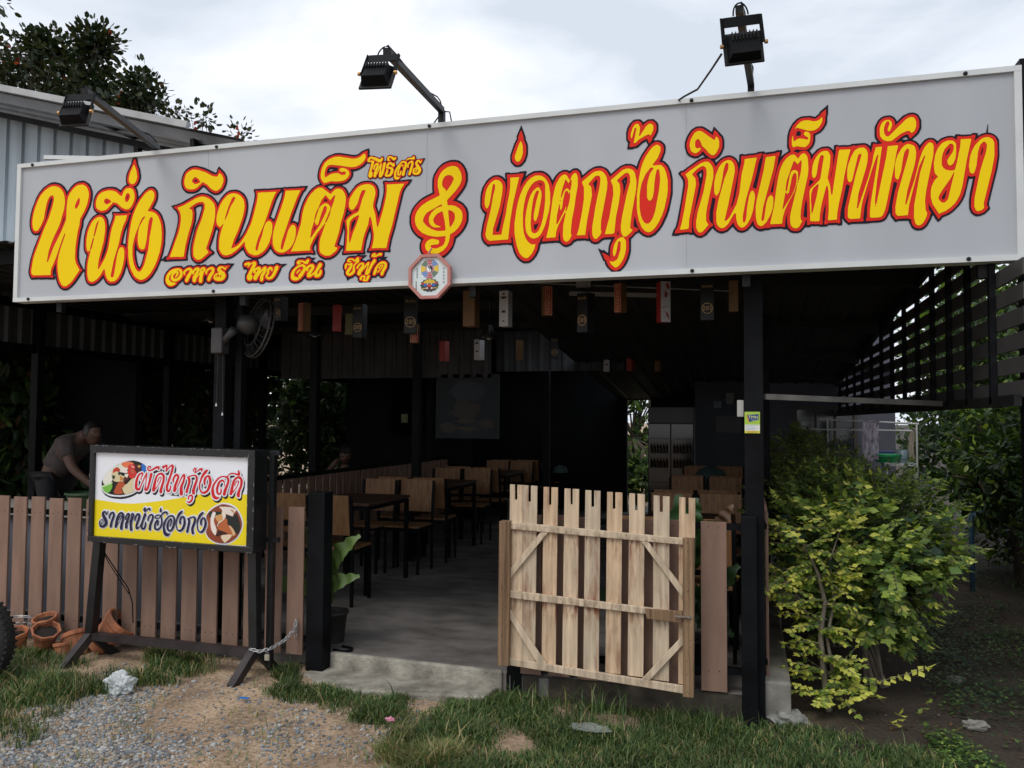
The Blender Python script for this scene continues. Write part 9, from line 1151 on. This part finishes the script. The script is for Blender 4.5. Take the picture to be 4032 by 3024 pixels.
# ============================================================ litter and stones
def crumple(name, label, cat, c, r, m, sq=(1, 1, .8), amp=.5, sub=3):
    bm = bmesh.new(); bmesh.ops.create_icosphere(bm, subdivisions=sub, radius=1)
    for v in bm.verts:
        k = 1+amp*noise.noise(v.co*2.2+Vector(c)*3)+amp*.5*noise.noise(v.co*6); v.co = Vector((v.co.x*r*sq[0]*k, v.co.y*r*sq[1]*k, v.co.z*r*sq[2]*k))+Vector(c)
    me = bpy.data.meshes.new(name); bm.to_mesh(me); bm.free(); me.materials.append(m); me.polygons.foreach_set('use_smooth', [sub > 3]*len(me.polygons)); return tag(link(name, me), label, cat)
PLAS = mat('milky_plastic', (.62, .66, .66), .25, .1, 30, .6, 60, alpha=.8)
crumple('plastic_bag', 'crumpled milky plastic bag on the gravel in front of the stand sign', 'bag', (-3.42, -.66, .09), .075, PLAS, (1.1, .8, .95), .42, 5)
o = crumple('plastic_sheet', 'flat clear plastic bag lying in the grass below the gate', 'bag', (-.77, -.43, .055), .11, mat('clear_plastic', (.6, .65, .62), .15, .1, 30, .5, 60, alpha=.22), (.9, .4, .12), .4, 4)
crumple('pink_paper', 'small pink paper scrap on the gravel edge', 'litter', (-1.79, -.60, .045), .02, mat('pink_scrap', (.75, .30, .42), .7, .05, 9), (1.2, .8, .6), .9, 3)
mb = MB(); mb.box((-2.70, -.575, .058), (-2.645, -.56, .064), T(0, 0, 0)); tag(mb.build('blue_scrap', mat('blue_plastic', (.02, .18, .55), .4, .05, 9)), 'small bright blue plastic strip on the dirt', 'litter')
GREYR = mat('concrete_lump', (.22, .22, .2), .9, .3, 20, .8, 30)
crumple('concrete_lump', 'rough grey concrete lump at the foot of the kerb', 'rock', (.20, .07, .02), .095, GREYR, (1.15, .7, .55), .4)
crumple('stone', 'pale stone lying alone on the dark soil at the right, nearer one', 'rock', (1.14, .28, .02), .05, mat('pale_stone', (.24, .23, .2), .9, .2, 20, .6, 30), (1.2, .7, .55), .4)
crumple('stone', 'small pale stone farther back on the dark soil', 'rock', (1.23, 1.12, .015), .045, MATS['pale_stone'], (1.1, .8, .5), .4)
tag(rough_slab('concrete_chunk', [(-3.12, -.02), (-2.93, -.0), (-2.95, .0), (-3.1, .1)], .03, .06, CONC, .01), 'flat broken concrete piece under the stand sign', 'rubble'); 
k_ = thing('side_kerb', 'pale concrete kerb block at the foot of the right black post', 'kerb', (.12, .2, 0)); MB().box((.065, .05, -.1), (.215, 3.0, .22)).build('kerb_block', mat('kerb_concrete', (.27, .255, .22), .9, .25, 5, .5, 30), k_, bevel=.012)
del bpy.context.scene.objects['concrete_chunk']['kind']
# gravel
ico = bmesh.new(); bmesh.ops.create_icosphere(ico, subdivisions=1, radius=1); IV = np.array([v.co[:] for v in ico.verts]); IF = [[v.index for v in f.verts] for f in ico.faces]; ico.free()
def inpoly(x, y, P):
    c = False; n = len(P)
    for i in range(n):
        x0, y0 = P[i]; x1, y1 = P[(i+1) % n]
        if (y0 > y) != (y1 > y) and x < (x1-x0)*(y-y0)/(y1-y0)+x0: c = not c
    return c
GRV = [(-3.62, -.9), (-3.51, -.60), (-3.25, -.60), (-3.05, -.75), (-2.85, -1.0), (-2.5, -1.35), (-2.6, -1.7), (-3.5, -1.8), (-3.6, -1.4)]
GRV2 = [(-2.69, -.69), (-2.17, -.54), (-1.7, -.59), (-1.45, -1.15), (-2.1, -1.5), (-2.6, -1.2)]
STEP = [(-2.60, -.10), (-2.28, -.28), (-2.0, -.24), (-1.43, -.16), (-1.36, .2), (-2.55, .2)]
LAWN = [(-1.35, -1.4), (-1.71, -.70), (-2.17, -.52), (-2.62, -.41), (-2.78, -.1), (-2.6, -.08), (-2.3, -.26), (-1.7, -.18), (-1.40, -.10), (-1.32, .02), (.0, .02), (.06, .04), (.37, .0), (.95, -.3), (.6, -1.0), (-.6, -1.4)]
TUFT = [(-4.9, -.25), (-4.45, -.12), (-3.97, -.34), (-3.61, -.48), (-3.43, -.33), (-3.25, -.50), (-3.40, -.62), (-3.52, -.74), (-3.55, -1.1), (-3.4, -1.35), (-3.6, -1.6), (-4.4, -.9)]
TUFT2 = [(-3.76, -.02), (-3.39, .05), (-3.13, -.24), (-3.43, -.33)]
TUFT3 = [(-1.55, -1.2), (-1.66, -.78), (-1.27, -1.0)]
def gravel(name, n, dens, seed, mats, s0, s1):
    r = random.Random(seed); V = []; Fc = []; MI = []; o = 0
    while n:
        x, y = r.uniform(-3.8, -1.2), r.uniform(-1.75, -.2); d = dens(x, y)
        if r.random() > d: 
            n -= .2; n = max(0, n); continue
        n -= 1; n = max(0, n); s = r.uniform(s0, s1)*(1 if r.random() > .06 else 1.6); A = r.uniform(0, 6.28); q = IV*np.array([s*r.uniform(.8, 1.3), s*r.uniform(.6, 1), s*r.uniform(.45, .75)])*(1+np.array([r.uniform(-.18, .18) for _ in range(12)]))[:, None]
        ca, sa = math.cos(A), math.sin(A); tl = r.uniform(-.5, .5); q = q @ np.array([[1, 0, 0], [0, math.cos(tl), -math.sin(tl)], [0, math.sin(tl), math.cos(tl)]]) @ np.array([[ca, sa, 0], [-sa, ca, 0], [0, 0, 1]])+np.array([x, y, gz(x, y)+s*.22])
        V.append(q); k = r.randrange(len(mats))
        for f in IF: Fc.append([i+o for i in f]); MI.append(k)
        o += 12
    me = bpy.data.meshes.new(name); me.from_pydata(np.concatenate(V).tolist(), [], Fc)
    for m in mats: me.materials.append(m)
    me.polygons.foreach_set('material_index', MI); me.update(); ob = tag(link(name, me), 'loose grey crushed stone scattered over the dirt lot', 'gravel'); ob['kind'] = 'stuff'; return ob
SM = [mat('stone_'+c, v, .85, .15, 30, .3, 80) for c, v in (('grey', (.27, .28, .28)), ('light', (.42, .42, .40)), ('dark', (.13, .14, .15)), ('tan', (.36, .29, .22)), ('blue', (.2, .23, .26)))]
def dn(x, y):
    nz = noise.noise(Vector((x*2.5, y*2.5, 0))); x += .22*noise.noise(Vector((x*4, y*4, 9)))+rnd.gauss(0, .07); y += .22*noise.noise(Vector((x*4, y*4, 5)))+rnd.gauss(0, .05)
    if inpoly(x, y, GRV): return .72+1.3*nz
    if inpoly(x, y, GRV2): return .13+.6*nz
    return .05+.15*nz
gravel('gravel', 11500, dn, 3, SM, .0042, .0112)
# grass
def grass(name, label, polys, n, h0, h1, mats, wts, seed, box, lean=.6):
    r = random.Random(seed); vs = []; fs = []; mi = []
    while n > 0:
        x, y = r.uniform(box[0], box[1]), r.uniform(box[2], box[3])
        n -= 1
        jx = x+.16*noise.noise(Vector((x*5, y*5, 7)))+r.gauss(0, .035); jy = y+.16*noise.noise(Vector((x*5, y*5, 2)))+r.gauss(0, .03)
        if not any(inpoly(jx, jy, P) for P in polys): continue
        nz = noise.noise(Vector((x*3.2, y*3.2, seed)))
        if r.random() > .70+nz*1.5: continue
        if inpoly(x, y, STEP) or (y > .0 and x > -1.4): continue
        z = gz(x, y)-.004; h = r.uniform(h0, h1)*(1+.7*nz)*(1.9 if r.random() < .03 else 1); a = r.uniform(0, 6.28); w = r.uniform(.0014, .0032); l_ = r.uniform(.2, 1.1)*lean
        dx, dy = math.cos(a), math.sin(a); px, py = -dy*w, dx*w; k = r.choices(range(len(mats)), wts)[0]; o = len(vs)
        m1 = (x+dx*h*l_*.35, y+dy*h*l_*.35, z+h*.6); m2 = (x+dx*h*l_*.8, y+dy*h*l_*.8, z+h*.9)
        vs += [(x-px, y-py, z), (x+px, y+py, z), (m1[0]+px, m1[1]+py, m1[2]), (m1[0]-px, m1[1]-py, m1[2]), (m2[0]+dx*h*.2, m2[1]+dy*h*.2, m2[2]-h*.02)]
        fs += [(o, o+1, o+2, o+3), (o+3, o+2, o+4)]; mi += [k, k]
    me = bpy.data.meshes.new(name); me.from_pydata(vs, [], fs)
    for m in mats: me.materials.append(m)
    me.polygons.foreach_set('material_index', mi); me.update(); o = tag(link(name, me), label, 'grass'); o['kind'] = 'stuff'; return o
GA, GB, GC, GD = leafmat('grass_green', (.06, .12, .035), .3), leafmat('grass_light', (.15, .21, .07), .3), leafmat('grass_dry', (.36, .29, .14), .2), leafmat('grass_dark', (.025, .055, .018), .3)
grass('lawn_grass', 'short creeping green grass in front of the step, gate and kerb', [LAWN], 150000, .025, .06, [GA, GB, GC, GD], (.42, .38, .08, .12), 1, (-2.75, .95, -1.4, .05), .9)
grass('weed_grass', 'longer grass tufts around the stand sign feet and clay pots', [TUFT, TUFT2], 60000, .03, .095, [GA, GB, GC, GD], (.45, .28, .17, .10), 2, (-4.9, -3.1, -1.6, .1), .8)
grass('weed_grass', 'pale dry grass tuft at the bottom edge between gravel and lawn', [TUFT3], 26000, .03, .08, [GB, GC], (.6, .4), 3, (-1.7, -1.2, -1.2, -.75), 1.2)
grass('weed_grass', 'tall wiry grass stems along the fence foot and kerb', [[(-1.4, -.05), (.3, -.05), (.3, -.3), (-1.4, -.3)], [(-3.3, .0), (-2.6, .0), (-2.6, -.1), (-3.3, -.1)]], 900, .07, .17, [GA, GB, GC], (.62, .3, .08), 4, (-3.3, .3, -.3, 0), .7)
grass('weed_grass', 'sparse yellow grass blades scattered on the dirt and gravel', [GRV, GRV2, [(-3.3, -.6), (-2.7, -.4), (-2.7, -.1), (-3.3, -.1)]], 1500, .02, .06, [GB, GC], (.4, .6), 5, (-3.7, -1.3, -1.7, -.1), 1.3)
# ground weeds on the right, low broad leaves
def weeds(name, label, box, n, ls, mats, wts, seed, poly=None, zmax=.12):
    r = random.Random(seed); out = []
    for i in range(n):
        x, y = r.uniform(box[0], box[1]), r.uniform(box[2], box[3])
        if noise.noise(Vector((x*2, y*2, seed))) < -.05: continue
        z = gz(x, y)+r.uniform(.005, zmax); a = r.uniform(0, 6.28); out.append((Vector((x, y, z)), Vector((math.cos(a), math.sin(a), r.uniform(-.2, .5))), UP, ls*r.uniform(.6, 1.2), ls*.6, r.choices(range(len(mats)), wts)[0], .08))
    o = tag(leafset(name, out, mats), label, 'weeds'); o['kind'] = 'stuff'; return o
weeds('ground_weeds', 'low dark green weeds on the shaded soil under the right-hand trees', (1.1, 3.4, .2, 6.5), 16000, .035, [G_DRK, G_DRK2, G_MID], (.5, .33, .17), 21)
weeds('ground_weeds', 'brighter low weeds in the bottom right corner', (.85, 1.9, -.7, .1), 6500, .028, [G_MID, G_DRK, G_LIME], (.5, .4, .1), 22, zmax=.07)
weeds('ground_weeds', 'patchy low weeds behind the pale stones on the right', (1.0, 2.6, .0, 2.6), 6000, .03, [G_DRK, G_MID, GA], (.4, .35, .25), 31, zmax=.09)
litter = weeds('leaf_litter', 'dry leaf scraps and chips strewn over the gravel lot', (-3.7, -1.2, -1.6, -.25), 420, .016, [G_BRN, mat('straw_scrap', (.42, .33, .2), .9, .2, 9)], (.4, .6), 33, zmax=.006)
weeds('leaf_litter', 'brown fallen leaves on the dark soil right of the hedge', (.5, 3.2, -.1, 5), 1600, .03, [G_BRN, mat('dead_leaf', (.1, .07, .05), .9, .2, 9)], (.4, .6), 23, zmax=.01)
